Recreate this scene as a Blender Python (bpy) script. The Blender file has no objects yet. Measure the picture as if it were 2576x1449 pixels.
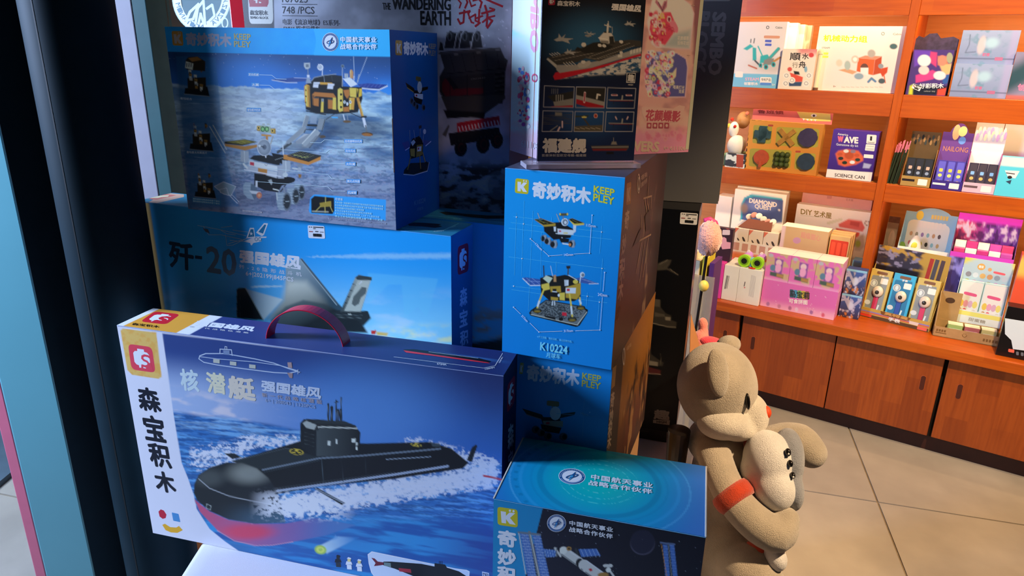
import bpy, bmesh, math, random
import numpy as np
from mathutils import Vector, Matrix

# ------------------------------------------------------------------ camera
W_PX, H_PX = 2576, 1449
F_PX = 1752.83
PITCH, ROLL = math.radians(18.752), math.radians(1.2414)
CAM = Vector((0, 0, 1.5))
_fw = Vector((0, math.cos(PITCH), -math.sin(PITCH)))
_rt0 = Vector((1, 0, 0)); _up0 = _rt0.cross(_fw)
_rt = _rt0 * math.cos(ROLL) + _up0 * math.sin(ROLL)
_up = -_rt0 * math.sin(ROLL) + _up0 * math.cos(ROLL)
scene = bpy.context.scene
COL = scene.collection
cd = bpy.data.cameras.new('camera'); cam = bpy.data.objects.new('camera', cd); COL.objects.link(cam)
cd.sensor_width = 36; cd.lens = F_PX / W_PX * 36; cd.clip_start = 0.02
cam.matrix_world = Matrix(((_rt.x, _up.x, -_fw.x, CAM.x), (_rt.y, _up.y, -_fw.y, CAM.y), (_rt.z, _up.z, -_fw.z, CAM.z), (0, 0, 0, 1)))
scene.camera = cam

# ------------------------------------------------------------------ world, lights, exposure
vs = scene.view_settings
vs.view_transform = 'Standard'; vs.look = 'None'; vs.gamma = 1; vs.use_curve_mapping = False
vs.exposure = 0.0
world = bpy.data.worlds.new('world'); scene.world = world; world.use_nodes = True
bgn = world.node_tree.nodes['Background']
bgn.inputs[0].default_value = (0.42, 0.62, 1.0, 1); bgn.inputs[1].default_value = 0.02

def area(name, loc, target, size, power, color, size_y=None, spread=None):
    l = bpy.data.lights.new(name, 'AREA'); l.shape = 'RECTANGLE'; l.size = size; l.size_y = size_y or size
    l.energy = power; l.color = color
    if spread: l.spread = math.radians(spread)
    o = bpy.data.objects.new(name, l); COL.objects.link(o); o.location = loc
    o.rotation_euler = (Vector(target) - Vector(loc)).to_track_quat('-Z', 'Y').to_euler()
    return o
def spot(name, loc, target, power, color, angle=60, blend=0.6, radius=0.05):
    l = bpy.data.lights.new(name, 'SPOT'); l.energy = power; l.color = color
    l.spot_size = math.radians(angle); l.spot_blend = blend; l.shadow_soft_size = radius
    o = bpy.data.objects.new(name, l); COL.objects.link(o); o.location = loc
    o.rotation_euler = (Vector(target) - Vector(loc)).to_track_quat('-Z', 'Y').to_euler()
    return o
COOL = (0.50, 0.66, 1.0); WARM = (1.0, 0.69, 0.40)
# daylight entering through the shop front on the left
area('daylight_door', (-2.30, 0.86, 1.85), (-0.20, 1.02, 1.15), 0.50, 135, COOL, 0.9)
# warm ceiling track spots over the shop floor
spot('ceiling_spot', (1.15, 1.05, 2.70), (1.35, 2.70, 0.95), 330, WARM, 86, 0.7, 0.05)
spot('ceiling_spot', (2.35, 0.75, 2.70), (2.35, 2.1, 0.75), 150, WARM, 80, 0.8, 0.05)
spot('ceiling_spot', (1.25, 0.30, 2.70), (0.64, 1.24, 0.82), 310, WARM, 36, 0.7, 0.05)
spot('ceiling_spot', (0.75, -0.15, 2.70), (0.20, 1.0, 1.50), 62, WARM, 16, 0.7, 0.05)

# ------------------------------------------------------------------ geometry helpers
def ray(px, py):
    return _fw + _rt * ((px - W_PX / 2) / F_PX) - _up * ((py - 724.5) / F_PX)
def at(px, py, s):
    return CAM + ray(px, py) * s
def hit(px, py, P0, n):
    r = ray(px, py); return CAM + r * ((P0 - CAM).dot(n) / r.dot(n))
def hitz(px, py, z):
    r = ray(px, py); return CAM + r * ((z - CAM.z) / r.z)
def topx(P):
    d = Vector(P) - CAM; z = d.dot(_fw)
    return (W_PX / 2 + F_PX * d.dot(_rt) / z, 724.5 - F_PX * d.dot(_up) / z)
def axes(yaw_deg):
    a = math.radians(yaw_deg)
    return Vector((math.cos(a), math.sin(a), 0)), Vector((-math.sin(a), math.cos(a), 0))
UP = Vector((0, 0, 1))
def srgb(h):
    if isinstance(h, str):
        h = h.lstrip('#'); c = [int(h[i:i + 2], 16) / 255 for i in (0, 2, 4)]
    else: c = list(h)
    return tuple(x / 12.92 if x <= 0.04045 else ((x + 0.055) / 1.055) ** 2.4 for x in c)

MATS = {}
def mat(name, color='#888888', rough=0.5, metal=0.0, spec=0.5, attr=False, noise=0.0, nscale=30, bump=0.0, bscale=200, emit=None, estr=0, trans=0.0, ior=1.45, sheen=0, alpha=1.0, coat=0.0):
    if name in MATS: return MATS[name]
    m = bpy.data.materials.new(name); m.use_nodes = True; nt = m.node_tree; N = nt.nodes; L = nt.links
    b = N['Principled BSDF']; c = srgb(color)
    b.inputs['Base Color'].default_value = (*c, 1); b.inputs['Roughness'].default_value = rough
    b.inputs['Metallic'].default_value = metal; b.inputs['Specular IOR Level'].default_value = spec
    b.inputs['Transmission Weight'].default_value = trans; b.inputs['IOR'].default_value = ior
    b.inputs['Sheen Weight'].default_value = sheen; b.inputs['Coat Weight'].default_value = coat
    b.inputs['Coat Roughness'].default_value = 0.12
    b.inputs['Alpha'].default_value = alpha
    if emit: b.inputs['Emission Color'].default_value = (*srgb(emit), 1); b.inputs['Emission Strength'].default_value = estr
    tc = N.new('ShaderNodeTexCoord')
    if attr:
        a = N.new('ShaderNodeAttribute'); a.attribute_name = 'Col'; L.new(a.outputs['Color'], b.inputs['Base Color'])
    if noise:
        t = N.new('ShaderNodeTexNoise'); t.inputs['Scale'].default_value = nscale; t.inputs['Detail'].default_value = 4
        L.new(tc.outputs['Object'], t.inputs['Vector'])
        mx = N.new('ShaderNodeMix'); mx.data_type = 'RGBA'; mx.blend_type = 'MULTIPLY'; mx.inputs[0].default_value = 1
        r = N.new('ShaderNodeMapRange'); r.inputs[1].default_value = .3; r.inputs[2].default_value = .7; r.inputs[3].default_value = 1 - noise; r.inputs[4].default_value = 1 + noise * .4
        L.new(t.outputs['Fac'], r.inputs[0]); L.new(r.outputs[0], mx.inputs[7])
        if attr: L.new(a.outputs['Color'], mx.inputs[6])
        else: mx.inputs[6].default_value = (*c, 1)
        L.new(mx.outputs[2], b.inputs['Base Color'])
    if bump:
        t2 = N.new('ShaderNodeTexNoise'); t2.inputs['Scale'].default_value = bscale; t2.inputs['Detail'].default_value = 3
        L.new(tc.outputs['Object'], t2.inputs['Vector'])
        bp = N.new('ShaderNodeBump'); bp.inputs['Strength'].default_value = bump; bp.inputs['Distance'].default_value = 0.0032 if sheen >= .6 else 0.002
        L.new(t2.outputs['Fac'], bp.inputs['Height']); L.new(bp.outputs['Normal'], b.inputs['Normal'])
    MATS[name] = m
    return m
INK = mat('printed_card', rough=0.42, attr=True, spec=0.4, bump=0.05, bscale=900)
GLOSS = mat('glossy_printed_card', rough=0.22, attr=True, spec=0.5, bump=0.03, bscale=60)
FOIL = mat('foil_print', rough=0.28, metal=0.2, attr=True)
MATTE = mat('matte_print', rough=0.7, attr=True, spec=0.25)
CLEAR = mat('clear_plastic', '#ffffff', rough=0.04, trans=1.0, ior=1.25, spec=0.5)

def wood_mat(name, c1, c2, c3, rough=0.38):
    """stave-jointed varnished wood: blocks of differing tone plus grain"""
    m = bpy.data.materials.new(name); m.use_nodes = True; nt = m.node_tree; N = nt.nodes; L = nt.links
    b = N['Principled BSDF']; b.inputs['Roughness'].default_value = rough
    tc = N.new('ShaderNodeTexCoord'); br = N.new('ShaderNodeTexBrick')
    mp = N.new('ShaderNodeMapping'); L.new(tc.outputs['UV'], mp.inputs[0])
    br.inputs['Scale'].default_value = 1; br.inputs['Mortar Size'].default_value = 0.0
    br.inputs['Brick Width'].default_value = 0.34; br.inputs['Row Height'].default_value = 0.075; br.offset = 0.37
    br.inputs['Color1'].default_value = (*srgb(c1), 1); br.inputs['Color2'].default_value = (*srgb(c2), 1)
    L.new(mp.outputs[0], br.inputs['Vector'])
    mp2 = N.new('ShaderNodeMapping'); mp2.inputs['Scale'].default_value = (4, 60, 60); L.new(tc.outputs['UV'], mp2.inputs[0])
    n = N.new('ShaderNodeTexNoise'); n.inputs['Scale'].default_value = 1.5; n.inputs['Detail'].default_value = 6
    L.new(mp2.outputs[0], n.inputs['Vector'])
    mx = N.new('ShaderNodeMix'); mx.data_type = 'RGBA'; L.new(br.outputs['Color'], mx.inputs[6]); mx.inputs[7].default_value = (*srgb(c3), 1)
    r = N.new('ShaderNodeMapRange'); r.inputs[1].default_value = .42; r.inputs[2].default_value = .75; r.inputs[4].default_value = .55; L.new(n.outputs['Fac'], r.inputs[0]); L.new(r.outputs[0], mx.inputs[0])
    L.new(mx.outputs[2], b.inputs['Base Color'])
    MATS[name] = m; return m

def new_obj(name, V, Fc, material, origin=Vector((0, 0, 0)), cols=None, smooth=False, colmode='face', bevel=0, uv=None, segs=2):
    me = bpy.data.meshes.new(name)
    me.from_pydata([tuple(Vector(v) - origin) for v in V], [], Fc); me.validate(verbose=False)
    if cols is not None:
        ca = me.color_attributes.new('Col', 'FLOAT_COLOR', 'POINT' if colmode == 'point' else 'CORNER')
        if colmode == 'point': arr = np.c_[np.asarray(cols, float), np.ones(len(cols))]
        else:
            rep = np.zeros(len(me.polygons), int); me.polygons.foreach_get('loop_total', rep)
            arr = np.repeat(np.c_[np.asarray(cols, float), np.ones(len(cols))], rep, axis=0)
        ca.data.foreach_set('color', arr.ravel().astype(np.float32))
    if uv is not None:
        ul = me.uv_layers.new(name='UVMap')
        for lp in me.loops: ul.data[lp.index].uv = uv[lp.vertex_index]
    if material: me.materials.append(material)
    if smooth: me.polygons.foreach_set('use_smooth', [True] * len(me.polygons))
    o = bpy.data.objects.new(name, me); COL.objects.link(o)
    if bevel:
        md = o.modifiers.new('edge', 'BEVEL'); md.width = bevel; md.segments = segs; md.limit_method = 'ANGLE'
    return o

class Thing:
    """a top-level thing: an Empty at its base with mesh parts; all coordinates given in world space"""
    def __init__(s, name, loc, label, cat, group=None, kind=None):
        s.o = bpy.data.objects.new(name, None); COL.objects.link(s.o); s.o.empty_display_size = 0.02
        s.loc = Vector(loc); s.o.location = s.loc
        s.o['label'] = label; s.o['category'] = cat
        if group: s.o['group'] = group
        if kind: s.o['kind'] = kind
    def mesh(s, name, V, Fc, material, parent=None, label=None, **k):
        o = new_obj(name, V, Fc, material, s.loc, **k); o.parent = parent or s.o
        if label: o['label'] = label
        return o
    def box(s, name, O, ax, ay, az, material, parent=None, bevel=0.0, label=None, **k):
        V, Fc = boxgeo(O, ax, ay, az); return s.mesh(name, V, Fc, material, parent, label, bevel=bevel, **k)
def boxgeo(O, a, b, c):
    O = Vector(O); a = Vector(a); b = Vector(b); c = Vector(c)
    V = [O, O + a, O + a + b, O + b, O + c, O + a + c, O + a + b + c, O + b + c]
    Fc = [(0, 3, 2, 1), (4, 5, 6, 7), (0, 1, 5, 4), (1, 2, 6, 5), (2, 3, 7, 6), (3, 0, 4, 7)]
    if a.cross(b).dot(c) < 0: Fc = [f[::-1] for f in Fc]
    return V, Fc
def single(name, V, Fc, material, label, cat, group=None, kind=None, **k):
    c = sum((Vector(v) for v in V), Vector()) / len(V); z = min(Vector(v).z for v in V); org = Vector((c.x, c.y, z))
    o = new_obj(name, V, Fc, material, org, **k); o.location = org
    if label: o['label'] = label
    if cat: o['category'] = cat
    if group: o['group'] = group
    if kind: o['kind'] = kind
    return o
def tube(pts, rad, n=8, caps=True, closed=False):
    pts = [Vector(p) for p in pts]; V = []; Fc = []
    rads = rad if isinstance(rad, (list, tuple)) else [rad] * len(pts)
    prev = None
    for i, p in enumerate(pts):
        t = (pts[min(i + 1, len(pts) - 1)] - pts[max(i - 1, 0)]).normalized()
        if prev is None: x = t.orthogonal().normalized()
        else: x = (prev - t * prev.dot(t)).normalized()
        prev = x; y = t.cross(x)
        for k in range(n):
            a = 2 * math.pi * k / n; V.append(p + (x * math.cos(a) + y * math.sin(a)) * rads[i])
    for i in range(len(pts) - 1):
        for k in range(n):
            Fc.append((i * n + k, i * n + (k + 1) % n, (i + 1) * n + (k + 1) % n, (i + 1) * n + k))
    if caps: Fc.append(tuple(range(n - 1, -1, -1))); Fc.append(tuple(range((len(pts) - 1) * n, len(pts) * n)))
    return V, Fc
def ellipsoid(c, rx, ry, rz, M=None, nu=20, nv=12, wob=None):
    V = []; Fc = []
    for j in range(nv + 1):
        th = math.pi * j / nv
        for i in range(nu):
            ph = 2 * math.pi * i / nu
            p = Vector((math.sin(th) * math.cos(ph), math.sin(th) * math.sin(ph), math.cos(th)))
            k = wob(p) if wob else 1
            p = Vector((p.x * rx, p.y * ry, p.z * rz)) * k
            if M: p = M @ p
            V.append(Vector(c) + p)
    for j in range(nv):
        for i in range(nu):
            Fc.append((j * nu + i, (j + 1) * nu + i, (j + 1) * nu + (i + 1) % nu, j * nu + (i + 1) % nu))
    return V, Fc
def extrude(pts, d):
    """closed outline (list of Vectors) pushed along d"""
    n = len(pts); V = [Vector(p) for p in pts] + [Vector(p) + d for p in pts]
    Fc = [tuple(range(n)), tuple(range(2 * n - 1, n - 1, -1))] + [(i, i + n, (i + 1) % n + n, (i + 1) % n) for i in range(n)]
    return V, Fc
def merge(*gs):
    V = []; Fc = []
    for v, f in gs:
        k = len(V); V += list(v); Fc += [tuple(i + k for i in q) for q in f]
    return V, Fc

# ------------------------------------------------------------------ print on flat faces
rng = np.random.default_rng(7)
_lat = rng.random((256, 256))
def vnoise(x, y):
    xi = np.floor(x).astype(int); yi = np.floor(y).astype(int); fx = x - xi; fy = y - yi
    fx = fx * fx * (3 - 2 * fx); fy = fy * fy * (3 - 2 * fy)
    g = lambda i, j: _lat[i % 256, j % 256]
    return (g(xi, yi) * (1 - fx) + g(xi + 1, yi) * fx) * (1 - fy) + (g(xi, yi + 1) * (1 - fx) + g(xi + 1, yi + 1) * fx) * fy
def fbm(x, y, o=4):
    s = 0; a = .5; t = 0
    for i in range(o): s = s + a * vnoise(x + 17.3 * i, y + 5.1 * i); t += a; a *= .5; x = x * 2; y = y * 2
    return s / t
def sm(a, b, x):
    t = np.clip((x - a) / (b - a), 0, 1); return t * t * (3 - 2 * t)
def lerp(a, b, t):
    a = np.asarray(a, float); b = np.asarray(b, float); t = np.asarray(t, float)
    return a + (b - a) * t[..., None]
def C3(h): return np.array(srgb(h))

_tcache = {}
_tobj = None
def text_geo(s, bold=0.0, shear=0.0, space=1.0):
    global _tobj
    key = (s, bold, shear, space)
    if key in _tcache: return _tcache[key]
    c = bpy.data.curves.new('glyphs', 'FONT'); c.body = s; c.resolution_u = 2; c.offset = bold; c.shear = shear; c.space_character = space
    o = bpy.data.objects.new('glyphs', c); COL.objects.link(o)
    dg = bpy.context.evaluated_depsgraph_get(); e = o.evaluated_get(dg); m = e.to_mesh()
    V = np.array([v.co[:2] for v in m.vertices]) if len(m.vertices) else np.zeros((0, 2))
    Fc = [tuple(p.vertices) for p in m.polygons]
    e.to_mesh_clear(); bpy.data.objects.remove(o); bpy.data.curves.remove(c)
    if len(V):
        mn = V.min(0); mx = V.max(0); V = (V - mn) / np.maximum(mx - mn, 1e-6); V[:, 1] = 1 - V[:, 1]
    _tcache[key] = (V, Fc); return V, Fc

class Face:
    def __init__(s, O, ax, ay, w, h):
        s.O = Vector(O); s.ax = Vector(ax).normalized(); s.ay = Vector(ay).normalized(); s.w = w; s.h = h
        s.n = s.ay.cross(s.ax).normalized()
    def uv(s, px, py):
        P = hit(px, py, s.O, s.n) - s.O; return (P.dot(s.ax), P.dot(s.ay))
    def P(s, u, v, lift=0): return s.O + s.ax * u + s.ay * v + s.n * lift
    def frac(s, fu, fv): return (fu * s.w, fv * s.h)
STEP = 1.2e-5
class Art:
    """flat print on a face; points in photo pixels (px=True) or in face fractions 0..1"""
    def __init__(s, thing, face, px=True, mat=None, clip=True):
        s.t = thing; s.f = face; s.px = px; s.lift = 0.00015; s.base = s.lift; s.m = mat or INK; s.clear(); s.clip = clip
    def clear(s): s.V = []; s.F = []; s.C = []; s.G = []; s.gid = 0
    def q(s, p):
        u, v = s.f.uv(*p) if s.px else (p[0] * s.f.w, p[1] * s.f.h)
        if s.clip: u = min(max(u, 0.0004), s.f.w - 0.0004); v = min(max(v, 0.0004), s.f.h - 0.0004)
        return u, v
    def addp(s, uvs, col):
        k = len(s.V); s.V += [s.f.P(u, v, s.lift) for u, v in uvs]; s.F.append(tuple(range(k, k + len(uvs)))); s.G.append(s.gid); s.C.append(srgb(col) if isinstance(col, str) else col)
    def up(s): s.lift += STEP; s.gid += 1
    def poly(s, pts, col): s.addp([s.q(p) for p in pts], col); s.up(); return s
    def rect(s, x0, y0, x1, y1, col): return s.poly([(x0, y0), (x1, y0), (x1, y1), (x0, y1)], col)
    def ell(s, cx, cy, rx, ry, col, rot=0, n=24, a0=0, a1=360):
        c, d = math.cos(math.radians(rot)), math.sin(math.radians(rot)); P = []
        for i in range(n + (a1 - a0 < 360)):
            a = math.radians(a0 + (a1 - a0) * i / n); x, y = rx * math.cos(a), ry * math.sin(a); P.append((cx + x * c - y * d, cy + x * d + y * c))
        return s.poly(P, col)
    def rrect(s, pts, col, r=.2, n=4):
        """rounded quad from 4 corners TL,TR,BR,BL"""
        P = [Vector((*p, 0)) for p in pts]; out = []
        for i in range(4):
            a, b, c = P[i - 1], P[i], P[(i + 1) % 4]
            p0 = b + (a - b) * r; p1 = b + (c - b) * r
            for k in range(n + 1):
                t = k / n; q = p0 * (1 - t) ** 2 + b * 2 * t * (1 - t) + p1 * t * t; out.append((q.x, q.y))
        return s.poly(out, col)
    def line(s, pts, w, col, close=False, upd=True):
        Q = [Vector((*s.q(p), 0)) for p in pts]
        if close: Q.append(Q[0])
        if s.px:
            a = s.f.uv(*pts[0]); b = s.f.uv(pts[0][0] + 1, pts[0][1]); c = s.f.uv(pts[0][0], pts[0][1] + 1)
            k = (math.hypot(b[0] - a[0], b[1] - a[1]) + math.hypot(c[0] - a[0], c[1] - a[1])) / 2
        else: k = s.f.h
        hw = w * k / 2
        for i in range(len(Q) - 1):
            d = (Q[i + 1] - Q[i])
            if d.length < 1e-7: continue
            d.normalize(); nn = Vector((-d.y, d.x, 0)) * hw; e = d * hw * .6
            s.addp([(p.x, p.y) for p in (Q[i] - nn - e, Q[i + 1] - nn + e, Q[i + 1] + nn + e, Q[i] + nn - e)], col); s.lift += 2.5e-6
        if upd: s.up()
        return s
    def ring(s, cx, cy, rx, ry, w, col, rot=0, n=28, a0=0, a1=360):
        c, d = math.cos(math.radians(rot)), math.sin(math.radians(rot)); P = []
        for i in range(n + 1):
            a = math.radians(a0 + (a1 - a0) * i / n); x, y = rx * math.cos(a), ry * math.sin(a); P.append((cx + x * c - y * d, cy + x * d + y * c))
        return s.line(P, w, col)
    def text(s, st, TL, TR, BL, col, bold=0.0, shear=0.0, space=1.0):
        V, Fc = text_geo(st, 0.0, shear, space)
        nch = max(len(st), 1)
        a = Vector(s.q(TL)); b = Vector(s.q(TR)); c = Vector(s.q(BL)); cc = srgb(col) if isinstance(col, str) else col
        ex = bold * 1.0 / (nch if ord(max(st)) > 0x2E80 else nch * .62); ey = bold * 1.05
        sh = [(0, 0)] if bold <= 0 else [(0, 0), (ex, 0), (-ex, 0), (0, ey), (0, -ey), (ex * .7, ey * .7), (-ex * .7, ey * .7), (ex * .7, -ey * .7), (-ex * .7, -ey * .7)]
        for (sx, sy) in sh:
            k = len(s.V)
            for x, y in V:
                p = a + (b - a) * float(x * (1 - 2 * ex) + ex + sx) + (c - a) * float(y * (1 - 2 * ey) + ey + sy); s.V.append(s.f.P(p.x, p.y, s.lift))
            s.F += [tuple(i + k for i in f) for f in Fc]; s.C += [cc] * len(Fc); s.G += [s.gid] * len(Fc); s.lift += 4e-6
        s.up(); return s
    def vtext(s, st, quads, col, bold=0.0):
        for ch, (TL, TR, BL) in zip(st, quads): s.text(ch, TL, TR, BL, col, bold)
        return s
    def flush(s, name, label=None, mat=None):
        """one part per cluster of print that lies together"""
        if not s.F: return None
        V = np.array([tuple(v) for v in s.V]); pr = []; k = 0; used = {}
        for i, f in enumerate(s.F): used.setdefault(s.G[i], []).append(i)
        groups = list(used.values()); lo = []; hi = []
        for g in groups:
            P = V[[j for i in g for j in s.F[i]]]; lo.append(P.min(0)); hi.append(P.max(0))
        lo = np.array(lo); hi = np.array(hi); size = (hi - lo).max(1); n = len(groups); par = list(range(n))
        def find(x):
            while par[x] != x: par[x] = par[par[x]]; x = par[x]
            return x
        for i in range(n):
            gap = np.maximum(0, np.maximum(lo[i] - hi, lo - hi[i])); d = np.sqrt((gap ** 2).sum(1)); lim = np.maximum(.018, .4 * np.maximum(size[i], size) * .3)
            for j in np.nonzero(d <= lim)[0]:
                a_, b_ = find(i), find(int(j))
                if a_ != b_: par[a_] = b_
        cl = {}
        for i in range(n): cl.setdefault(find(i), []).extend(groups[i])
        o = None
        for fs in cl.values():
            fs = sorted(fs); mp = {}; VV = []; FF = []; CC = []
            for i in fs:
                q = []
                for j in s.F[i]:
                    if j not in mp: mp[j] = len(VV); VV.append(s.V[j])
                    q.append(mp[j])
                FF.append(tuple(q)); CC.append(s.C[i])
            o = s.t.mesh(name, VV, FF, mat or s.m, label=label, cols=CC)
        s.clear(); s.lift = s.base + 1.5e-5; return o
    def grid(s, name, func, nx, ny, label=None, rect=None, mat=None):
        """painted sheet: func(U,V,X,Y)->rgb ; U,V 0..1, X,Y photo pixels"""
        u0, v0, u1, v1 = rect or (0.0, 0.0, 1.0, 1.0)
        U, V = np.meshgrid(np.linspace(u0, u1, nx + 1), np.linspace(v0, v1, ny + 1))
        O = np.array(s.f.O + s.f.n * s.lift); ax = np.array(s.f.ax); ay = np.array(s.f.ay)
        P = O + U[..., None] * s.f.w * ax + V[..., None] * s.f.h * ay
        d = P - np.array(CAM); z = d @ np.array(_fw)
        X = W_PX / 2 + F_PX * (d @ np.array(_rt)) / z; Y = 724.5 - F_PX * (d @ np.array(_up)) / z
        C = np.clip(func(U, V, X, Y), 0, 1.0).reshape(-1, 3)
        i = np.arange(ny)[:, None] * (nx + 1) + np.arange(nx)[None, :]
        Fq = np.stack([i, i + nx + 1, i + nx + 2, i + 1], -1).reshape(-1, 4)
        me = bpy.data.meshes.new(name); nV = (nx + 1) * (ny + 1)
        me.vertices.add(nV); me.vertices.foreach_set('co', (P.reshape(-1, 3) - np.array(s.t.loc)).ravel())
        nF = len(Fq); me.loops.add(nF * 4); me.polygons.add(nF)
        me.loops.foreach_set('vertex_index', Fq.ravel()); me.polygons.foreach_set('loop_start', np.arange(nF) * 4)
        me.update(calc_edges=True); me.validate(verbose=False)
        ca = me.color_attributes.new('Col', 'FLOAT_COLOR', 'POINT')
        ca.data.foreach_set('color', np.c_[C, np.ones(nV)].ravel().astype(np.float32))
        me.materials.append(mat or s.m)
        o = bpy.data.objects.new(name, me); COL.objects.link(o); o.parent = s.t.o
        if label: o['label'] = label
        s.up(); s.up(); s.base = s.lift; return o

CARD = {}
def carton(name, O, yaw, w, d, h, col, label, cat='box', group=None, bevel=0.0012, rough=0.42):
    """closed carton; O = top front left corner.  returns thing, faces dict"""
    ax, ay = axes(yaw); O = Vector(O)
    t = Thing(name, O + ax * w / 2 + ay * d / 2 - UP * h, label, cat, group)
    t.box('carton', O - UP * h, ax * w, ay * d, UP * h, mat('card_' + col.strip('#'), col, rough, bump=0.04, bscale=400, noise=0.06, nscale=8), bevel=bevel)
    e = 0.0
    fs = dict(front=Face(O, ax, -UP, w, h), top=Face(O + ay * d, ax, -ay, w, d), right=Face(O + ax * w, ay, -UP, d, h), left=Face(O + ay * d, -ay, -UP, d, h))
    return t, fs
# ================================================================== the setting
def setting(o, kind='structure'):
    o['kind'] = kind; return o
SX, SY = axes(-33.6)
SB = Vector((1.569, 2.484, 0.0))              # a point on the cabinet front, at floor level
def SP(u, dl, z): return SB + SX * u + SY * dl + UP * z
def SU(px, py, dl):
    P = hit(px, py, SB + SY * dl, SY) - SB; return P.dot(SX), P.z
# floor: large concrete-look tiles laid parallel to the seams seen in the photo
FX, FY = axes(-14.2)
FO = Vector((1.325, 2.124, 0))
m_grout = mat('grout', '#8a7a62', 0.9, noise=.2)
m_tile = mat('floor_tile', '#a39b8e', 0.55, noise=0.16, nscale=5, bump=0.06, bscale=60)
fl = setting(single('floor', *boxgeo((-4, -3, -0.06), (9, 0, 0), (0, 9, 0), (0, 0, 0.055)), m_grout, None, None))
TS = 0.82; g = 0.0035
tv, tf = boxgeo((g, g, 0), (TS - 2 * g, 0, 0), (0, TS - 2 * g, 0), (0, 0, 0.006))
tile_me = None
for i in range(-4, 4):
    for j in range(-4, 3):
        P = FO + FX * (i * TS) + FY * (j * TS) - Vector((0, 0, 0.006))
        if tile_me is None:
            o = new_obj('floor_tile', tv, tf, m_tile, bevel=0.0012, segs=1); tile_me = o.data
        else:
            o = bpy.data.objects.new('floor_tile', tile_me); COL.objects.link(o)
        o.location = P - fl.location; o.rotation_euler = (0, 0, math.radians(-14.2)); o.parent = fl
# back wall behind the shelving, ceiling of the shop
m_wall = mat('wall_paint', '#b59a78', 0.8, noise=0.05)
setting(single('wall_back', *boxgeo(SP(-3.2, 0.62, 0), SX * 6.5, SY * 0.08, UP * 2.9), m_wall, None, None))
setting(single('ceiling', *boxgeo((-3.6, -2.4, 2.85), (7.6, 0, 0), (0, 7.6, 0), (0, 0, 0.06)), mat('ceiling_paint', '#4a4640', 0.9, noise=.05), None, None))

# ---- wooden cabinet and shelving ------------------------------------------------
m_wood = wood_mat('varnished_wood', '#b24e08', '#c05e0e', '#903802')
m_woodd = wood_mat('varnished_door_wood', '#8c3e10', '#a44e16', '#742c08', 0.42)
m_woodl = wood_mat('pale_back_panel', '#c98a4a', '#d0934f', '#b87838', 0.5)
m_dark = mat('shadow_gap', '#0c0808', 0.8)
def wbox(t, name, u0, u1, d0, d1, z0, z1, m, bevel=0.002, parent=None, vertical=False, uo=0.0):
    V, Fc = boxgeo(SP(u0, d0, z0), SX * (u1 - u0), SY * (d1 - d0), UP * (z1 - z0))
    uv = []
    for v in V:
        P = v - SB; a, b, c = P.dot(SX) + uo, P.dot(SY), P.z
        uv.append((c + b, a + b) if vertical else (a + uo, c + b))
    return t.mesh(name, V, Fc, m, parent, uv=uv, bevel=bevel)
ZC = 0.47
U0, U1 = -1.75, 1.05
cab = Thing('base_cabinet', SP(-.3, .3, 0), 'low orange-brown varnished cabinet with plain doors under the shelving', 'cabinet')
wbox(cab, 'carcass', U0, U1, 0.06, 0.60, 0.07, 0.425, m_dark, 0)
wbox(cab, 'plinth', U0, U1, 0.075, 0.58, 0.0, 0.075, mat('plinth_wood', '#3a170a', .6, noise=.2), 0.002)
edges = [(-1.45, -1.065), (-1.06, -0.687), (-0.672, -0.290), (-0.286, 0.098), (0.112, 0.498), (0.502, 0.9)]
for i, (a, b) in enumerate(edges):
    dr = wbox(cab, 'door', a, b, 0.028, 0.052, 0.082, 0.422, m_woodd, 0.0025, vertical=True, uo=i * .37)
    hu = b - 0.055 if i % 2 else a + 0.055
    # finger pull: routed vertical slot with a raised rim
    pts = []
    for k in range(16):
        t = 2 * math.pi * k / 16; pts.append((math.cos(t) * 0.0085, math.sin(t) * 0.0085 + (0.022 if math.sin(t) > 0 else -0.022)))
    hz = 0.30
    outer = [SP(hu + x * 1.25, 0.0275, hz + y * 1.06) for x, y in pts]; inner = [SP(hu + x, 0.0270, hz + y) for x, y in pts]
    V = outer + inner; Fc = [(k, (k + 1) % 16, 16 + (k + 1) % 16, 16 + k) for k in range(16)]
    cab.mesh('finger_pull_rim', V, Fc, mat('pull_rim', '#a04a1c', .4), dr)
    V, Fc = extrude([SP(hu + x, 0.0272, hz + y) for x, y in pts], SY * 0.0005)
    cab.mesh('finger_pull', V, Fc, mat('pull_recess', '#4a1c0a', .6), dr)
ct = Thing('counter_top', SP(-.3, .3, 0.425), 'thick orange wooden countertop running under all the toys', 'countertop')
wbox(ct, 'board', U0, U1, 0.0, 0.60, 0.425, ZC, m_wood, 0.004)
sh = Thing('display_shelving', SP(-.3, .4, ZC), 'orange-brown wooden wall shelving with deep front boards, behind the counter', 'shelf')
DF = 0.20
wbox(sh, 'back_panel', U0, U1, 0.585, 0.60, ZC, 2.2, m_woodl, 0)
for (a, b) in ((-1.55, -1.52), (-0.266, -0.234), (0.99, 1.02)):
    wbox(sh, 'upright', a, b, DF - 0.004, 0.585, ZC, 2.2, m_wood, 0.002, vertical=True)
for (z0, z1) in ((0.957, 1.028), (1.288, 1.374), (1.657, 1.745)):
    for (a, b) in ((-1.52, -0.266), (-0.234, 0.99)):
        wbox(sh, 'front_board', a, b, DF, DF + 0.02, z0, z1, m_wood, 0.002, uo=z0 * 1.7)
        wbox(sh, 'shelf_board', a, b, DF + 0.02, 0.585, z1 - 0.022, z1 - 0.001, m_woodl, 0.001)
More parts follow.
